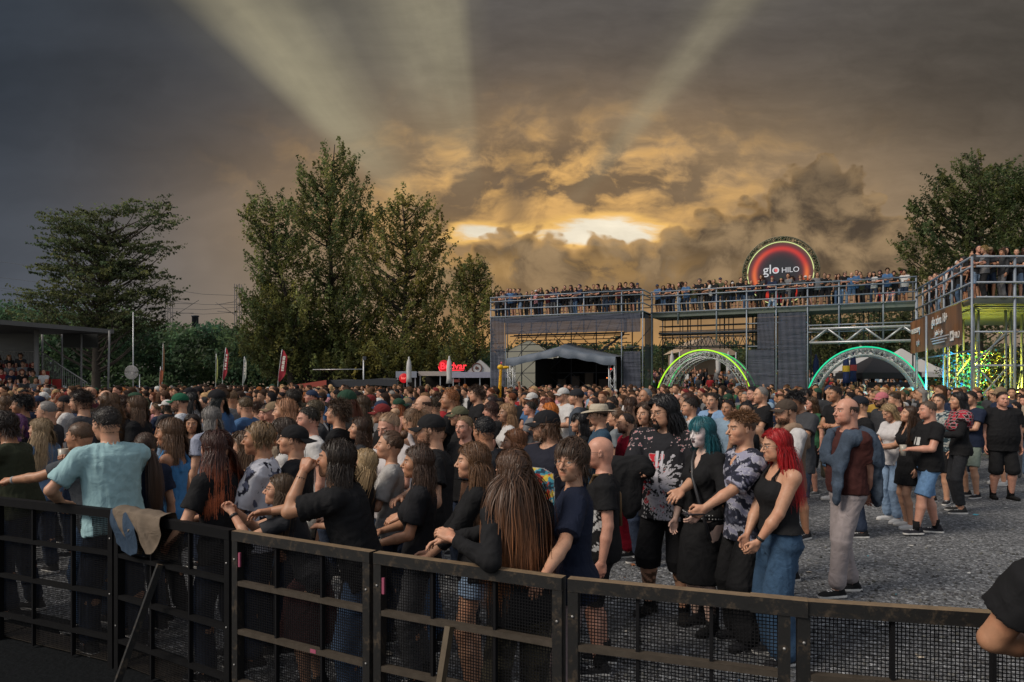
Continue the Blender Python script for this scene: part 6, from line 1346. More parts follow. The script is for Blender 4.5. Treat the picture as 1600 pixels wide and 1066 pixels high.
A.append(H('woman with short brown hair and round glasses in a navy polo looking at the camera', sex='f', px=893, py=683, d=3.75, yaw=178, head=(.98, .0, -.03), hair='pixie', hc=(.060, .034, .020), face=dict(sex='f', nl=1.0, jw=1.08, gaze=.1), glasses='round', glcol=(.12, .09, .06), w=1.05, top=dict(name='polo_shirt', col=(.012, .016, .032), sleeve=.85, collar=True, vneck=.05), leg=dict(name='pink_trousers', col=(.36, .27, .27)), arm=(('w', P(848, 905, 3.25), (-.7, .1, -1), 'relax'), ((.20, .05, .95), (-.3, 1, -.3), 'relax'))))
A.append(H('bald man with dark glasses and a bag strap over a black tee', sex='m', px=936, py=679, d=4.7, yaw=176, hair=None, face=FM2, skin='pink', glasses='sun', glcol=(.02, .03, .05), top=tee(BLK, paint=p_side), leg=dict(name='shorts', col=BLK, len=.95), sock=BLK, arm=('down', 'cross')))
A.append(H('man with black cap, glasses and a colourful cartoon print tee', sex='m', hh=.0075, px=852, py=637, d=5.35, yaw=228, head=(-.75, 0, 0), w=1.06, hair='midcap', hc=(.10, .05, .025), hat=('cap', (.012, .012, .014)), face=FM2, glasses='square', beardL=.008, top=tee((.016, .017, .026), paint=p_color, sleeve=.75), leg=JD))
A.append(H('man with cropped fair hair in a black top half facing the camera', sex='m', px=725, py=648, d=6.90, yaw=235, hair='crew', hc=(.2, .13, .07), face=FM3, skin='pink', top=tee(BLK), leg=JD))
A.append(H('man with short black hair seen from behind right of the cropped head', sex='m', px=756, py=648, d=5.6, yaw=130, hair='short', hc='black', face=FM, skin='tan', top=tee(CHA), leg=JD))
A.append(H('woman with long auburn hair in front of the cartoon tee man', sex='f', px=803, py=668, d=5.7, yaw=184, hair='long', hc=(.17, .07, .03), face=dict(sex='f', nl=.9, smile=1.), top=tee(CHA), leg=JD))
A.append(H('man in an olive cap and glasses looking left', sex='m', px=717, py=632, d=7.93, yaw=190, hair='undercap', hc='dark', hat=('cap', (.085, .085, .05)), face=FM, glasses='square', top=tee(BLK), leg=JD))
A.append(H('woman with bright orange bobbed hair among dark shirts', sex='f', px=858, py=628, d=8.51, yaw=186, hair='bob', hc=(.55, .16, .02), face=FF, top=tee(BLK), leg=JD))
A.append(H('man in a pale straw hat and dark denim shirt', sex='m', px=934, py=630, d=7.59, yaw=182, hair='undercap', hc='brown', hat=('fedora', (.40, .35, .27)), face=FM3, beardL=.008, goatee=True, top=dict(name='denim_shirt', col=(.025, .055, .09), mat=DENIM, sleeve=1.9, collar=True), leg=JD, arm=('cup', 'down')))
A.append(H('man with glasses dressed all in dark red', sex='m', px=977, py=644, d=7.82, yaw=190, belly=.03, hair='receding', hc='dark', glasses='square', face=FM4, beardL=.006, top=dict(name='red_top', col=(.22, .008, .022), sleeve=1.0), leg=dict(name='red_trousers', col=(.22, .008, .02)), arm=(((.30, .22, 1.12), (-.5, .5, -1), 'grip'), 'down')))
A.append(H('heavy man with long black hair in a metal band print shirt and black shorts', sex='m', hh=.0075, px=1036, py=617, d=5.75, yaw=238, w=1.16, belly=.05, aw=1.05, hair='shag', hc='black', face=FM4, beardL=.012, goatee=True, glasses='square', skin='fair', top=dict(name='band_shirt', col=(.017, .017, .020), sleeve=1.05, paint=p_metal, e=.03, hem=-.14, drape=.9), leg=dict(name='black_shorts', col=(.010, .010, .011), len=1.22, e=.03), sock=(.009, .009, .01), shoe='boot', shoecol=(.015, .013, .012), arm=(('w', P(1066, 766, 5.35), (-.5, 1, -.6), 'relax'), ('w', P(998, 735, 5.45), (-.3, 1, -1), 'fist')), head=(-.5, .1, 0), tattoo=(((.05, .12, .36), .07), ((.03, -.12, .30), .09)), feet=((.02, .15, .3), (0, -.15, -.3))))
A.append(H('woman with long teal hair and white face makeup dressed in black', sex='f', px=1096, py=650, d=5.45, yaw=206, head=(.05, .05, 0), hair='longwavy', hairkw=dict(fringe=True, curl=.3, L=.42), hc=(.02, .13, .16), face=dict(sex='f', nl=.8, lips=(.10, .06, .07), shadow=.75, makeup=(.62, .57, .56)), skin='pale', w=1.06, bust=1.15, top=dict(name='black_blouse', col=(.011, .011, .012), sleeve=1.6, vneck=.11, hem=.02), leg=dict(name='black_skirt', kind='skirt', len=.52, col=(.010, .010, .011), flare=.05), shoe='boot', shoecol=(.012, .012, .012), sock=(.03, .03, .03), arm=(((.22, .20, 1.0), (-.3, 1, -.6), 'relax'), ((.18, .16, .86), (-.4, 1, -.3), 'relax'))))
A.append(H('young man with curly faded hair in a navy and white patterned jersey holding a phone', sex='m', hh=.0075, px=1158, py=642, d=5.15, yaw=192, hair='curlytop', hairkw=dict(L=.05, zmin=.055, thick=.02), hc=(.15, .075, .035), face=dict(sex='m', smile=1., nl=1.05), skin='fair', top=dict(name='jersey', col=(.24, .24, .32), sleeve=.95, paint=p_camo, vneck=.05, e=.022, hem=-.13), leg=dict(name='black_trousers', col=(.012, .012, .013), e=.03, flare=.02), shoe='boot', arm=(((.42, .16, 1.06), (-.4, .5, -1), 'grip'), 'down')))
A.append(H('woman with bright red hair in a black strap top and wide blue jeans', sex='f', px=1212, py=668, d=4.85, yaw=188, hair='long', hc=(.34, .008, .010), hairkw=dict(L=.50, thick=.036, n=2800), face=FF3, glasses='round', glcol=(.1, .1, .1), skin='fair', w=1.12, bust=1.35, aw=1.1, belly=.02, top=dict(name='strap_top', kind='tank', col=(.012, .012, .013), hem=.06, strap=.012), leg=dict(name='wide_jeans', col=(.028, .062, .115), mat=DENIM, flare=.035, e=.02, waist=.10), arm=(((.30, .10, .80), (-.6, .7, 0), 'relax'), ((.30, .03, .82), (-.5, .9, 0), 'relax')), head=(-.05, .08, 0)))
A.append(H('bearded man with brown cap and beige knitted vest over white sleeves', sex='m', px=1227, py=621, d=6.9, yaw=190, hair='undercap', hc='brown', hat=('cap', (.06, .045, .035)), face=FM4, beardL=.012, tops=[dict(name='white_shirt', col=(.46, .45, .45), sleeve=1.9), dict(name='knitted_vest', col=(.24, .165, .115), kind='tank', strap=.045, e=.034, neck=-.02)], leg=JE, arm=('cup', 'down')))
A.append(H('man in a grey tee and dark denim shorts looking down at his hands', sex='m', px=1243, py=612, d=8.7, yaw=205, hair='curlytop', hairkw=dict(L=.05), hc='black', face=FM, skin='tan', head=(.1, .45, 0), top=tee((.045, .047, .052), hem=-.16, e=.026), leg=dict(name='denim_shorts', col=(.025, .035, .055), mat=DENIM, len=1.0), arm=('phone', 'down')))
A.append(H('balding man in a maroon tee with a denim jacket over his shoulders', sex='m', px=1322, py=619, d=6.35, yaw=188, w=1.06, belly=.035, hair='balding', hc=(.05, .03, .02), face=FM4, skin='pink', head=(.05, -.05, 0), top=dict(name='maroon_t_shirt', col=(.052, .018, .016), sleeve=.75, hem=-.02), leg=dict(name='grey_trousers', col=(.27, .235, .235), e=.016), shoecol=(.012, .012, .013), arm=('behind', 'behind'), feet=((.16, .08, .1), (-.10, -.10, -.1))))
MAROON = A[-1]
A.append(H('stocky man in a black tee and blue denim shorts holding a cup', sex='m', px=1449, py=625, d=8.9, yaw=178, w=1.1, belly=.05, hair='crew', hc=(.10, .07, .05), face=FM4, skin='pink', top=tee(BLK, paint=p_text(.30, (.5, .5, .48), .06, .10, 1, 60)), leg=dict(name='denim_shorts', col=(.10, .19, .33), mat=DENIM, len=.98, e=.022), sock=BLK, shoecol=(.02, .02, .025), arm=('cup', 'down'), feet=((.22, .10, .1), (-.14, -.10, -.3))))
A.append(H('woman in a black dress with brown hair turned to the man in denim shorts', sex='f', px=1420, py=633, d=9.3, yaw=176, hair='long', hc='brown', face=FF, top=dict(name='black_dress', col=BLK, sleeve=.5, hem=-.30, flare=.06, vneck=.08), leg=None, arm=('down', 'cup'), head=(0, -.2, 0), shoecol=(.5, .5, .5)))
A.append(H('woman with a blonde bob in a white tee and pale jeans looking at her cup', sex='f', px=1389, py=631, d=9.7, yaw=195, hair='bob', hc=(.36, .25, .13), face=FF, head=(0, .45, 0), top=tee((.48, .46, .46)), leg=dict(name='pale_jeans', col=(.20, .29, .42), mat=DENIM), arm=('cup', 'cross'), shoecol=(.5, .5, .5)))
A.append(H('woman in black with a red checked shirt tied over her shoulders', sex='f', px=1497, py=611, d=10.4, yaw=168, hair='bob', hc='black', face=FF, tops=[dict(name='black_sweater', col=BLK, sleeve=1.9), dict(name='checked_shirt', col=(.30, .02, .035), kind='long', sleeve=.35, hem=.30, e=.05, se=.05, neck=-.01, paint=p_plaid)], leg=dict(name='black_jeans', col=(.014, .015, .018), mat=DENIM, slim=True), arm=('cup', 'down'), shoecol=(.03, .03, .03)))
A.append(H('man with a dark flowered shirt smiling behind the denim shorts man', sex='m', px=1467, py=614, d=11.2, yaw=215, hair='short', hc='dark', face=dict(sex='m', smile=1., beard=.3), top=dict(name='flowered_shirt', col=(.03, .05, .06), sleeve=.8, paint=p_flower), leg=dict(name='shorts', col=BLK, len=1.)))
A.append(H('man in a navy tee and pale green shorts at the edge of the open gravel', sex='m', px=1516, py=610, d=11.8, yaw=196, hair='short', hc='dark', face=FM, top=tee(NAV), leg=dict(name='green_shorts', col=(.20, .24, .20), len=.95), arm=('cross', 'down')))
A.append(H('big man in a black tee and black shorts facing the camera on the open gravel', sex='m', px=1567, py=611, d=11.6, yaw=258, w=1.16, belly=.06, hair='crew', hc='dark', face=FM4, skin='pink', top=tee(BLK, e=.03, drape=.9, hem=-.14), leg=dict(name='black_shorts', col=(.012, .012, .013), len=1.15, e=.03), sock=BLK, shoe='boot', shoecol=(.012, .012, .012), arm=('down', 'down')))
A.append(H('bearded man in a pink cap by the teal arch', sex='m', px=1377, py=611, d=11.6, yaw=190, hair='undercap', hc='dark', hat=('cap', (.42, .13, .15)), face=FM, beardL=.025, top=tee(CHA), leg=JD))
A.append(H('man in a black tee and bright denim shorts with folded arms', sex='m', px=1304, py=602, d=11.4, yaw=192, hair='short', hc='dark', face=FM, skin='tan', top=tee(BLK), leg=dict(name='denim_shorts', col=(.13, .24, .38), mat=DENIM, len=.95), arm=('cross', 'cross2'), shoecol=(.5, .5, .5)))
A.append(H('man in a dark cap behind the maroon tee man', sex='m', px=1342, py=616, d=8.8, yaw=172, hair='undercap', hc='brown', hat=('cap', (.014, .016, .022)), face=FM, top=tee(BLK), leg=JD))
A.append(H('tall grey haired man in a black tee in profile near the net tower', sex='m', px=1188, py=603, d=10.8, yaw=186, hair='receding', hc='grey', face=FM2, top=tee(BLK), leg=JD, arm=('cross', 'cross2')))
A.append(H('man in an open light blue shirt over a black tee', sex='m', px=1113, py=612, d=10.6, yaw=222, hair='short', hc='dark', face=FM3, tops=[tee(BLK), dict(name='blue_shirt', col=(.17, .27, .42), sleeve=.9, e=.028, vneck=.2, collar=True)], leg=JD))
A.append(H('stubbled man in a white tee left of the black haired man', sex='m', px=1077, py=620, d=9.2, yaw=190, hair='short', hc='dark', face=FM, top=tee((.48, .47, .48)), leg=JE))
A.append(H('woman with dark hair and black top beside the black haired man', sex='f', px=1008, py=627, d=7.4, yaw=222, hair='wavybob', hc='brown', face=FF2, top=tee(BLK), leg=JD))
A.append(H('woman with tied black hair smiling behind the jersey man', sex='f', px=1166, py=626, d=8.4, yaw=240, hair='bun', hc='black', face=FF2, skin='olive', top=dict(name='tank_top', kind='tank', col=BLK), leg=JD))
A.append(H('woman with a fair ponytail seen from behind right of the straw hat', sex='f', px=962, py=637, d=8.74, yaw=150, hair='pony', hc='light', face=FF, top=tee((.17, .19, .2)), leg=JD))
A.append(H('man with dark short hair in a slate tee above the straw hat', sex='m', px=900, py=606, d=10.81, yaw=172, hair='undercap', hc='dark', hat=('beanie', (.02, .02, .023)), face=FM, top=tee((.05, .06, .075)), leg=JD))
A.append(H('woman with fringed black hair holding up a hand behind the cartoon tee man', sex='f', px=905, py=644, d=8.05, yaw=188, hair='bangs', hc='black', face=FF, top=tee(BLK), leg=JD, arm=('cup', 'down')))
# a steward's arm over the rail at the right edge
A.append(H('person in a black sleeve resting an elbow on the rail at the right edge', sex='m', px=1722, py=745, d=2.2, yaw=62, lean=.22, hair='short', hc='dark', face=FM, skin='tan', top=tee((.010, .010, .011), sleeve=.60, e=.034), leg=TRB, aw=1.15, arm=(('w', P(1650, 1015, 2.36), (-.5, .87, .05), 'relax'), 'down')))

def handpos(root, i, fwd=.08, dz=0.):
    """point in front of hand i of a person, in the place"""
    k, s, loc, ya = PK[root.name]; d = unit(k['wr'][i]-k['el'][i]); return loc+rz_(ya)@(k['wr'][i]+d*fwd)*s+np.array((0, 0, dz))
def f_cup(t, b): setc(t, b, (.55, .50, .42)); setr(t, b, .25); b.inputs['Transmission Weight'].default_value = .35
CUP = mat('clear_cup', f_cup); BEER = mat('beer', plain((.38, .20, .04), .3)); FOAM = mat('foam', plain((.6, .55, .46), .8))
def cup(root, i, label, pr=False):
    p = handpos(root, i, .07, -.02); t = thing('drink_cup', label, 'cup', tuple(p)); MB().lathe([(0, -.06), (.030, -.06), (.041, .075), (.038, .075), (.029, -.055)], 18).build('cup_wall', CUP, t, True); MB().lathe([(0, -.05), (.0285, -.05), (.035, .035), (0, .035)], 16).build('beer', BEER, t, True); MB().lathe([(0, .036), (.0352, .036), (.036, .052), (0, .055)], 16).build('foam', FOAM, t, True)
by = {o['label']: o for o in A}
def who(w): return next(o for o in A if o['label'].startswith(w) or w in o['label'])
for w, i, lab in (('blonde woman with long straight', 0, 'clear cup held by the blonde woman with straight hair'), ('wavy shoulder hair', 0, 'clear cup held by the woman in the black tee at the barrier'), ('pale straw hat', 0, 'beer cup held by the man in the straw hat'),
                  ('all in dark red', 0, 'beer cup held by the man dressed in dark red'), ('stocky man in a black', 0, 'beer cup held by the stocky man in denim shorts'), ('red checked shirt', 0, 'beer cup held by the woman with the checked shirt'), ('blonde bob', 0, 'beer cup held by the woman with the blonde bob'), ('close cropped man', 1, 'cup at the mouth of the close cropped man'), ('light grey tee', 0, 'clear cup held by the woman with the bun')): cup(who(w), i, lab)
def phone(root, i, label):
    p = handpos(root, i, .10, .012); t = thing('phone', label, 'phone', tuple(p), PK[root.name][3]); MB().box((-.07, -.036, -.004), (.07, .036, .004)).build('phone_body', GLOSS, t, color=(.02, .02, .022)); MB().box((-.066, -.033, .0042), (.066, .033, .0050)).build('screen', mat('screen_glass', plain((.03, .04, .06), .15)), t)
phone(who('navy and white patterned jersey'), 0, 'dark phone in the hand of the man in the patterned jersey'); phone(who('looking down at his hands'), 0, 'phone in the hand of the man in the grey tee')
def worn(root, name, col, caps, m=CLOTH, fold=.008, hh=.012, seed=3, label=None):
    k = PK[root.name][0]; S = SDF(hh)
    for q_ in caps:
        if q_[0] == 'e': S.ell(k['T'](q_[1]), q_[2], k['M']@ry_(q_[3]), k=.04)
        else: S.cap(k['T'](q_[0]), k['T'](q_[1]), q_[2], q_[3], k=.035)
    v, f = S.mesh(); v = folds(v, f, fold, seed=seed); o = link(name, make_mesh(name, [(v, f, None, 0)], m), root, col)
    return o
worn(MAROON, 'denim_jacket', (.042, .060, .088), [((-.10, -.17, .50), (-.10, .17, .50), .05, .05), ((-.08, .16, .52), (.05, .15, .50), .05, .055), ((-.08, -.16, .52), (.05, -.15, .50), .05, .055), ('e', (.13, .13, .36), (.052, .085, .20), -.2), ('e', (.178, .13, .16), (.040, .080, .16), -.05), ('e', (.195, .14, .0), (.035, .05, .12), 0), ('e', (.13, -.10, .38), (.06, .08, .16), -.2), ('e', (.03, .19, .47), (.10, .06, .07), 0), ('e', (.17, .03, .27), (.03, .10, .055), 0), ('e', (-.15, .03, .32), (.07, .22, .26), .12), ('e', (-.20, .10, .06), (.035, .10, .20), .05), ('e', (-.20, -.12, .08), (.035, .10, .20), .05), ('e', (-.11, .22, .36), (.07, .035, .14), .2)], DENIM, .016)
worn(MAROON, 'watch', (.02, .02, .02), [((0, 0, .1), (0, 0, .1), .001, .001)]) if False else None
BIG = who('metal band print'); q = handpos(BIG, 1, .02)
S = SDF(.012); o3 = np.zeros(3)
for a, b, r0, r1 in (((-.10, .02, .06), (.10, -.02, .06), .075, .085), ((.08, -.02, .05), (.14, -.06, .02), .07, .06), ((-.09, .0, .0), (-.06, -.02, -.22), .07, .06), ((-.02, -.02, .0), (.0, -.04, -.30), .07, .055), ((.05, -.03, .0), (.05, -.04, -.24), .07, .05)): S.cap(a, b, r0, r1, k=.04)
v, f = S.mesh(); v = folds(v, f, .012, seed=9); tag(link('jacket', make_mesh('jacket', [(v, f, None, 0)], CLOTH), None, (.011, .011, .012), tuple(q+np.array((-.08, .03, -.02)))), 'black jacket bundled over the forearm of the long haired heavy man', 'jacket')
def strap(root, name, pts, r, col, mtl=GLOSS, lab=None):
    k = PK[root.name][0]; return link(name, make_mesh(name, MB().tube([k['T'](p) for p in pts], r, 6).p, mtl, True), root, col)
strap(who('bag strap'), 'bag_strap', [(.13, -.10, .20), (.125, -.02, .36), (.06, .07, .54), (-.04, .10, .545), (-.125, .06, .40), (-.14, -.04, .15)], .016, (.16, .10, .05))
GO = who('white face makeup'); strap(GO, 'bag_strap', [(.03, -.07, .555), (.10, -.03, .46), (.155, .04, .34), (.145, .13, .10), (.10, .19, -.15)], .014, (.03, .03, .033))
k = PK[GO.name][0]; link('studded_belt', make_mesh('belt', [(*(lambda b: (b[0], b[1]))(MB().lathe([(.135, -.03), (.150, -.028), (.150, .028), (.135, .03)], 30, tuple(k['O']+(0, 0, .03)), sy=1.27).p[0][:2]), (.02, .02, .02, 0), 0)]+[(*sph(k['O']+np.array((.152*math.cos(a), .193*math.sin(a), .03+z)), (.006,)*3, 6, 4), (.5, .5, .5, 0), 0) for a in np.linspace(0, 6.28, 40) for z in (-.014, .014)], GLOSS, True), GO, (.02, .02, .02))
def band(root, i, col, fr=.9, r=.031, w=.02):
    k = PK[root.name][0]; c = k['el'][i]+(k['wr'][i]-k['el'][i])*fr; d = unit(k['wr'][i]-k['el'][i]); link('wristband', make_mesh('wristband', MB().tube([c-d*w/2, c-d*w/2, c+d*w/2, c+d*w/2], (r*.8, r, r, r*.8), 12).p, GLOSS, True), root, col)
for w, i, c, fr in (('biting his thumb', 0, BLK, .80), ('biting his thumb', 0, BLK, .68), ('close cropped man', 0, (.25, .25, .25), .90), ('wavy shoulder hair', 0, (.35, .30, .22), .88), ('leaning low over the rail', 0, BLK, .85), ('bright red hair', 0, (.02, .02, .02), .9), ('maroon tee with', 0, (.015, .015, .015), .92), ('shaggy fair hair', 0, BLK, .9)): band(who(w), i, c, fr)
print('HEROES', len(A))
# ================================================================== THE CROWD: copies of a set of template people
def template(name, **sp):
    k = skel(sp); body = make_mesh('person_body', body_mesh_parts(sp, k, .0145), SKIN)
    return dict(sp=sp, k=k, body=body, name=name, top_z=float((k['H']+k['Mh']@np.array((0, 0, .119)))[2])+.016)
TT, LS, TK, HD = dict(name='t_shirt', col=BLK), dict(name='long_sleeved_top', col=BLK, sleeve=1.95, e=.02), dict(name='tank_top', kind='tank', col=BLK, strap=.03), dict(name='hooded_jacket', col=BLK, sleeve=1.95, hood=True, e=.026)
TR, SH, SK = dict(name='trousers', col=BLK), dict(name='shorts', col=BLK, len=.98, e=.022), dict(name='skirt', kind='skirt', len=.45, col=BLK)
JN = dict(name='jeans', col=BLK, mat=DENIM)
f1, f2_, f3 = dict(sex='m', beard=.25, h=.006), dict(sex='m', jw=1.06, nl=1.1, h=.006), dict(sex='m', jw=1.08, fat=.8, beard=.3, h=.006)
g1, g2x, g3 = dict(sex='f', nl=.82, h=.006), dict(sex='f', nl=.95, jw=1.04, h=.006), dict(sex='f', nl=.85, fat=.6, h=.006)
TM = [template('m0', sex='m', face=f1, top=TT, leg=SH), template('m1', sex='m', face=f2_, top=TT, leg=JN, arm=('cross', 'cross2'), head=(.15, -.05, 0)), template('m2', sex='m', face=f3, belly=.04, w=1.08, top=TT, leg=SH, arm=('cup', 'down'), head=(-.2, 0, 0)),
      template('m3', sex='m', face=f2_, top=LS, leg=TR, arm=('pocket', 'cup'), head=(.25, 0, .05)), template('m4', sex='m', face=f1, top=TT, leg=TR, arm=('clasp', 'clasp'), head=(0, -.1, 0)), template('m5', sex='m', face=f3, w=1.05, belly=.02, top=HD, leg=JN, arm=('down', 'pocket'), head=(-.3, .1, 0))]
TF = [template('f0', sex='f', face=g1, top=TT, leg=SH), template('f1', sex='f', face=g2x, top=TT, leg=JN, arm=('cross', 'down'), head=(.2, -.05, 0)), template('f2', sex='f', face=g1, top=TK, leg=SK, arm=('cup', 'down'), head=(-.25, 0, -.05)),
      template('f3', sex='f', face=g3, w=1.08, top=LS, leg=JN, arm=('clasp', 'clasp'), head=(.1, .05, 0)), template('f4', sex='f', face=g2x, top=TK, leg=SH, arm=('phone', 'cup'), head=(-.1, -.1, 0))]
rr = dict(feet=((.02, .11, .2), (-.05, -.11, -.2)))
RM = [template('rm0', sex='m', face=f1, top=TT, leg=SH, lean=.12, arm=(((.36, .12, 1.16), (-.4, .8, -1), 'relax'), ((.36, .02, 1.16), (-.4, .8, -1), 'relax')), **rr), template('rm1', sex='m', face=f2_, top=TT, leg=JN, lean=.16, arm=(((.34, .05, 1.18), (-.2, 1, -1), 'relax'), ((.34, .0, 1.2), (-.2, 1, -1), 'relax')), head=(.2, .1, 0), **rr)]
RF = [template('rf0', sex='f', face=g1, top=TT, leg=SH, lean=.14, arm=(((.34, .10, 1.18), (-.4, .8, -1), 'relax'), ((.34, .02, 1.2), (-.4, .8, -1), 'relax')), **rr), template('rf1', sex='f', face=g2x, top=TK, leg=JN, lean=.1, arm=(((.33, .12, 1.15), (-.4, .8, -1), 'relax'), 'down'), head=(-.2, 0, 0), **rr)]
st_ = dict(hipz=.46, feet=((.46, .13, .1), (.44, -.13, -.1)))
SM = [template('sm0', sex='m', face=f1, top=TT, leg=SH, lean=.25, arm=(((.42, .14, .93), (-.4, 1, -1), 'relax'), ((.42, .10, .93), (-.4, 1, -1), 'relax')), **st_), template('sm1', sex='m', face=f3, top=TT, leg=JN, lean=-.05, arm=('clasp', 'clasp'), **st_)]
SF = [template('sf0', sex='f', face=g1, top=TT, leg=JN, lean=.1, arm=('clasp', 'clasp'), **st_), template('sf1', sex='f', face=g2x, top=TK, leg=SH, lean=.2, arm=('clasp', ((.35, .1, 1.0), (-.4, 1, -1), 'relax')), **st_)]
fl_ = dict(hipz=.14, feet=((.50, .16, .3), (.46, -.16, -.3)))
FL = [template('fl0', sex='m', face=f1, top=TT, leg=SH, lean=.1, arm=(((.35, .14, 1.0), (-.4, 1, -1), 'relax'),)*2, **fl_), template('fl1', sex='f', face=g1, top=TT, leg=JN, lean=.2, arm=('clasp', 'clasp'), **fl_)]
PAL = {'black': (.011, .011, .012), 'charcoal': (.034, .035, .038), 'grey': (.13, .13, .135), 'white': (.46, .45, .44), 'navy': (.016, .024, .05), 'blue': (.05, .11, .22), 'pale blue': (.20, .28, .36), 'red': (.24, .018, .022), 'maroon': (.065, .015, .02), 'olive': (.06, .065, .035), 'beige': (.28, .22, .16), 'pink': (.42, .20, .22), 'green': (.03, .10, .05), 'mustard': (.32, .20, .04)}
PW = [.34, .10, .10, .12, .08, .05, .05, .04, .03, .03, .03, .02, .015, .015]
PLG = {'black': (.012, .012, .013), 'dark denim': (.022, .034, .06), 'blue denim': (.06, .105, .18), 'pale denim': (.17, .24, .34), 'grey': (.10, .10, .105), 'khaki': (.18, .15, .10)}
MH = [('short', 'short'), ('crew', 'cropped'), ('quiff', 'swept up'), ('curlytop', 'curly'), ('mop', 'mop'), ('mid', 'chin length'), ('receding', 'receding'), ('balding', 'thinning'), ('undercap', 'cap'), ('midcap', 'cap')]
FHS = [('long', 'long straight'), ('longwavy', 'long wavy'), ('wavybob', 'wavy shoulder length'), ('bob', 'straight bob'), ('pony', 'tied up ponytail'), ('lowpony', 'low ponytail'), ('bun', 'top bun'), ('bangs', 'fringed'), ('longcap', 'cap')]
HC = ['black', 'dark', 'brown', 'light', 'auburn', 'ginger', 'blonde', 'grey']; HCW = ['black', 'dark brown', 'brown', 'light brown', 'auburn', 'ginger', 'blonde', 'grey']
CAPC = {'black': (.012, .012, .014), 'green': (.02, .05, .03), 'navy': (.02, .03, .06), 'red': (.14, .02, .02), 'white': (.45, .44, .42), 'tan': (.18, .13, .08)}
LW = {'t_shirt': 'tee', 'long_sleeved_top': 'long sleeved top', 'tank_top': 'tank top', 'hooded_jacket': 'hooded jacket'}
USED = set(); rc = random.Random(5)
def member(pool_m, pool_f, loc, yaw, hgt, where, group, legs=True, pf=.45, dark=False):
    """one person of the crowd: random template, hair and colours, with a description no one else has"""
    for _ in range(400):
        fem = rc.random() < pf; t = rc.choice(pool_f if fem else pool_m); hs = rc.choices(FHS if fem else MH, [3, 3, 2, 2, 2, 1, 2, 1, 1] if fem else [5, 3, 2, 2, 1, 1, 1, 1, 2, .6])[0]
        hi = rc.choices(range(8), [2.5, 5, 5, 2.6, .9, .35, 1.6 if fem else .6, .4 if fem else 1.0])[0]; pc = rc.choices(list(PAL), [.46, .16, .06, .05, .12, .05, .02, .03, .05, .03, .01, .01, .01, .01] if dark else PW)[0]; lc = rc.choices(list(PLG), [5, 3, 2, 1, 1, .5] if dark else [1]*6)[0]; top = t['sp']['top']['name']; ex = None
        cc = rc.choice(list(CAPC)); g = rc.random() < .16; bd = (not fem) and rc.random() < .3
        h = f'{cc} cap' if hs[1] == 'cap' else f'{hs[1]} {HCW[hi]} hair'
        lab = f"{'woman' if fem else 'man'} with {h}{' and glasses' if g else ''}{' and beard' if bd else ''}, {pc} {LW[top]}{', '+lc+' '+t['sp']['leg']['name'] if legs else ''} {where}"
        if lab not in USED and len(lab.replace(',', ' ').split()) <= 16: break
    USED.add(lab); s = hgt/t['top_z']; k = t['k']
    o = link('person', t['body'], None, SKINS[rc.choices(['fair', 'tan', 'pink', 'olive'], [4, 3, 2, 1])[0]], loc, R(yaw)); o.scale = (s*rc.uniform(.97, 1.04),)*2+(s,); tag(o, lab, 'person', group)
    H_ = hmtx(k); sp = dict(t['sp'], hair=None); sp['top'] = dict(sp['top'], col=PAL[pc]); sp['leg'] = dict(sp['leg'], col=PLG[lc]); sp['shoecol'] = rc.choice(((.02, .02, .02), (.4, .4, .4), (.1, .1, .1), (.02, .03, .05)))
    if g: sp['glasses'] = rc.choice(('square', 'square', 'round'))
    sp['hair'] = hs[0]; sp['hc'] = tuple(v*rc.uniform(.8, 1.25) for v in HAIRC[HC[hi]])
    sp['hairkw'] = dict(n=int(HS[hs[0]]['n']*.8), w=.0044)
    if hs[1] == 'cap': sp['hat'] = ('cap', CAPC[cc], rc.random() < .25)
    if bd: sp['beardL'] = .014
    dress(sp, k, o, .0135, 3, t['name'])
    return o
LM = [(110, 'the grandstand'), (225, 'the round fan'), (300, 'the orange flag'), (365, 'the yellow flag'), (415, 'the white flag'), (490, 'the red flag'), (600, 'the lamp post'), (672, 'the bar hut'), (760, 'the neon sign'), (840, 'the giraffe'), (970, 'the tent stage'), (1170, 'the green arch'), (1265, 'the net tower'), (1440, 'the teal arch'), (9999, 'the wing')]
def under(px): return next(n for x, n in LM if px < x)
def edge(px): return float(np.interp(px, [-50, 900, 960, 1040, 1100, 1200, 1290, 1400, 1500, 1700], [5.0, 5.2, 6.4, 8.2, 9.4, 10.8, 11.2, 11.8, 12.6, 13.4]))
pts = [(o.location.x, o.location.y) for o in A]; near = []
cand = []; HEROXY = [(CX+F*o.location.x/o.location.y, o.location.y) for o in A]
for d in np.arange(5.2, 15.5, .07):
    for _ in range(5): px = rc.uniform(-40, 1640); cand.append((d, px))
for d, px in cand:
    x = (px-CX)/F*d
    if d < edge(px) or d < BY(x)+1.0: continue
    if any(hd > d+.2 and hd > 5.9 and abs(px-hp) < 235/d for hp, hd in HEROXY): continue
    if all((x-a)**2+(d-b_)**2 > (.50 if d < 9 else .54)**2 for a, b_ in pts):
        pts.append((x, d)); near.append((d, px, x))
near.sort(); N_NEAR = 104; far0 = near[N_NEAR:]; near = near[:N_NEAR]
print('NEAR', len(near), near[-1][0])
for d, px, x in near:
    row = 'near' if d < 7.5 else ('mid' if d < 10 else 'farther')
    member(TM, TF, (x, d, 0), rc.gauss(193, 24), min(1.86, max(1.54, rc.gauss(1.72, .08))), f'in the {row} crowd below {under(px)}', 'people in the crowd', False)
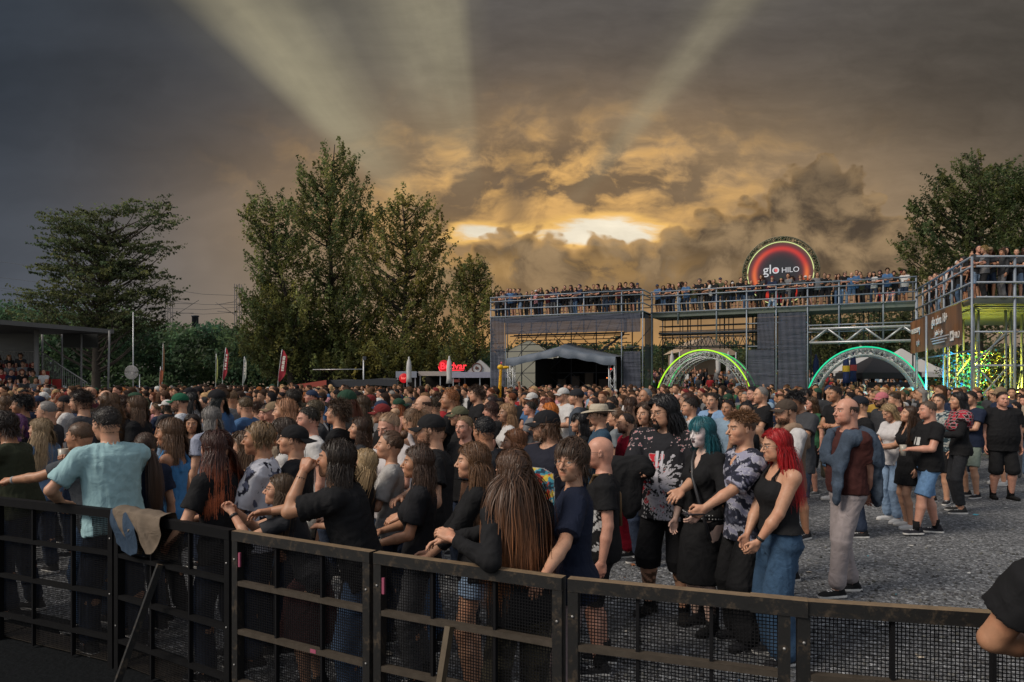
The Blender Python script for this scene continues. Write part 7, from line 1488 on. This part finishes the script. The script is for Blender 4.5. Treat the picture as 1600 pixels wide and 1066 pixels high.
# ---- people on the scaffold
def zone(px): return 'on the tower left' if px < 850 else 'on the tower middle' if px < 930 else 'on the tower right' if px < 1016 else 'on the bridge left' if px < 1165 else 'on the bridge at the sign' if px < 1285 else 'on the bridge right' if px < 1436 else 'along the wing rail' if px < 1524 else 'on the wing end'
def deckrow(fr, z, u0, u1, step, v0, v1, yaw, sd, rails=.6):
    u = u0
    while u < u1:
        v = rc.uniform(v0, v1); p = fr(u, v, z); px = CX+F*p[0]/p[1]
        rm = v < .45; member(RM+TM[1:3] if rm else TM, RF+TF[1:2] if rm else TF, (p[0], p[1], z), rc.gauss(yaw, 22), min(1.9, max(1.56, rc.gauss(1.73, .09))), zone(px), 'people standing on the scaffold', True, .45, True); u += step*rc.uniform(.6, 1.5)
deckrow(LB, DZ, .25, LB.L-.15, .31, .26, .42, 238, 1); deckrow(LB, DZ, .5, LB.L-.3, .75, .9, 1.5, 238, 2)
deckrow(BR, DZ, .3, BR.L-.2, .32, .26, .42, 232, 3); deckrow(BR, DZ, .8, BR.L-.4, .95, .9, 1.4, 232, 4)
deckrow(WG, WZ, .5, WG.L-.2, .30, .28, .45, 192, 5); deckrow(WG, WZ, .8, WG.L-.4, .55, .8, 1.2, 200, 7); deckrow(WR, WZ, .35, 2.6, .36, .28, .5, 225, 6)
for i, (px, lab) in enumerate(((1207, 'man'), (1228, 'woman'), (1375, 'man'), (1392, 'woman'))):
    p = BR(BR.u(px), .35, DZ); member(FL[:1], FL[1:], (p[0], p[1], DZ), 235, .86, 'sitting '+zone(px), 'people sitting on the bridge deck', True, .5)
# ---- seated in the grandstand
for xl, xr, d, z in ROWS:
    x = xl+.4
    while x < xr-.3:
        px = CX+F*x/d
        if px > -12 and rc.random() < .9: member(SM, SF, (x, d-.05, z), rc.gauss(300, 14), 1.27*rc.uniform(.95, 1.05), 'seated in the '+('lower' if z < .9 else 'upper')+' grandstand rows', 'people seated in the grandstand', False)
        x += .52*rc.uniform(.95, 1.3)
print('PEOPLE', len([o for o in COL.objects if o.get('category') == 'person']))
# ---- the rest of the crowd, far back, as one mass
def lowperson(fem, hs, seed, hh):
    S = SDF(hh); S.ell((-.012, 0, .03), (.098, .077, .089)).ell((.028, 0, -.03), (.066, .061, .088)).cap((-.02, 0, -.05), (-.03, 0, -.2), .052).ell((.095, 0, -.03), (.018, .014, .02), k=.012)
    for y in (-1, 1): S.ell((-.006, .08*y, -.004), (.02, .012, .03))
    hv, hf = S.mesh(); hv = hv+np.array((.03, 0, 1.632)); x, y, z = (hv-np.array((.03, 0, 1.632))).T
    ht = np.ones((len(hv), 4)); ht[(x > .06) & (np.abs(z-.012) < .014) & (np.abs(y) > .012) & (np.abs(y) < .05), :3] = .35; ht[(x > .075) & (np.abs(z+.067) < .010) & (np.abs(y) < .024), :3] = (.7, .5, .48)
    B = SDF(.045); B.cap((-.01, -.15, 1.42), (-.01, .15, 1.42), .075, k=.04).ell((0, 0, 1.25), (.125, .18, .22), k=.05).ell((0, 0, .98), (.12, .18, .2), k=.05)
    for s in (-1, 1): B.cap((-.01, .19*s, 1.40), (0, .25*s, 1.14), .06, .05, k=.03).cap((0, .25*s, 1.14), (.12, .22*s, .95), .05, .035, k=.03)
    for s in (-1, 1): B.cap((0, .09*s, .95), (0, .10*s, .1), .085, .05, k=.03)
    bv, bf = B.mesh(); bt = np.zeros(len(bv), int); bt[(bv[:, 2] < .92)] = 1; bt[(np.abs(bv[:, 1]) > .2) & (bv[:, 2] < 1.2) & (bv[:, 2] > .85)] = 2
    rs = np.random.default_rng(seed); cv, cf = sph((0, 0, 0), (1, 1, 1), 18, 14); cm = cv[cf].mean(1); pc = SC+cm*SR
    kk = pc[:, 2] > hairline(cm)+.004; th = 1.07+.06*rs.random(); q = SC+cv*SR*th*(1+rs.normal(0, .02, (len(cv), 1)))
    hairs = [(q, cf[kk])]
    if fem:
        L = .22+.2*hs; g = []
        for u in np.linspace(0, 1, 6): g.append([(-.02-.09*math.cos(a)*(1+.1*u), .092*math.sin(a)*(1+.15*u+.05*math.sin(a*9)), .03-L*u) for a in np.linspace(-1.75, 1.75, 11)])
        g = np.array(g); i = np.arange(5)[:, None]*11; j = np.arange(10)[None]; hairs.append((g.reshape(-1, 3), np.stack(np.broadcast_arrays(i+j, i+j+1, i+12+j, i+11+j), -1).reshape(-1, 4)))
    return hv, hf, ht, bv, bf, bt, [(v+np.array((.03, 0, 1.632)), f) for v, f in hairs]
LP = {(h, f): [lowperson(f, i % 2, i, (.017, .026)[h]) for i in range(3)] for h in (0, 1) for f in (0, 1)}
parts = []; nf = 0
far = [(d, px) for d, px, x in far0]; d = 15.5
while d < 40:
    w = 1700/F*d; n = int(w*.5*1.55)
    for _ in range(n): far.append((d+rc.uniform(0, .5), rc.uniform(-50, 1650)))
    d += .5
for _ in range(330): far.append((rc.uniform(43, 58), rc.uniform(1010, 1460)))
for d, px in far:
    x = (px-CX)/F*d
    if px > 1440 and d > 22.3 and rc.random() < .9: continue
    if d > 33 and px < 190: continue
    if d > 37 and (px < 1000) and px > 780: continue
    if px > 1300 and d > 17 and d < 40 and rc.random() < .15: continue
    fem = rc.random() < .42; hv, hf, ht, bv, bf, bt, hs = rc.choice(LP[(0 if d < 24 else 1, fem)]); s = min(1.9, max(1.52, rc.gauss(1.72, .085)))/1.765; a = R(rc.gauss(195, 30)); M = rz_(a).T*s; hy = rz_(rc.gauss(0, .3)); c = np.array((.0, 0, 0))
    o = np.array((x, d, 1.25*max(0, min(1, (d-41.5)/9)) if d > 41 else 0)); cap_ = rc.random()
    skin = np.array(SKINS[rc.choice(('fair', 'tan', 'pink', 'fair'))])*rc.uniform(.8, 1.05); hc = np.array(HAIRC[rc.choices(HC, [2.5, 5, 5, 2.4, .8, .25, 1.2, .6])[0]])*rc.uniform(.8, 1.3); tc = np.array(PAL[rc.choices(list(PAL), PW)[0]]); lc = np.array(PLG[rc.choice(list(PLG))])
    if cap_ < .07: hc2 = np.array(CAPC[rc.choice(list(CAPC))])
    else: hc2 = hc
    t = np.zeros((len(hv), 4)); t[:, :3] = ht[:, :3]*skin; hm = lambda v: (v-np.array((.0, 0, 0)))@hy.T
    parts.append((hm(hv)@M+o, hf, t, 0)); cl = np.stack([tc, lc, skin if rc.random() < .7 else tc])[bt]; t = np.zeros((len(bv), 4)); t[:, :3] = cl; parts.append((bv@M+o, bf, t, 0))
    for i, (v, f) in enumerate(hs): t = np.zeros((len(v), 4)); t[:, :3] = (hc2 if i == 0 else hc)*RNG.uniform(.7, 1.3, (len(v), 1)); parts.append((hm(v)@M+o, f, t, 0))
    if rc.random() < .008:
        v = MB().tube([(0.0, .2, 1.40), (.05, .28, 1.62), (.08, .22, 1.95), (.1, .22, 2.02)], (.05, .045, .032, .04), 6).p[0]; t = np.zeros((len(v[0]), 4)); t[:, :3] = skin
        for q in v[1]: parts.append((v[0]@M+o, q, t, 0))
    nf += 1
print('FAR', nf)
tag(link('crowd', make_mesh('crowd', parts, CLOTH, True)), kind='stuff')
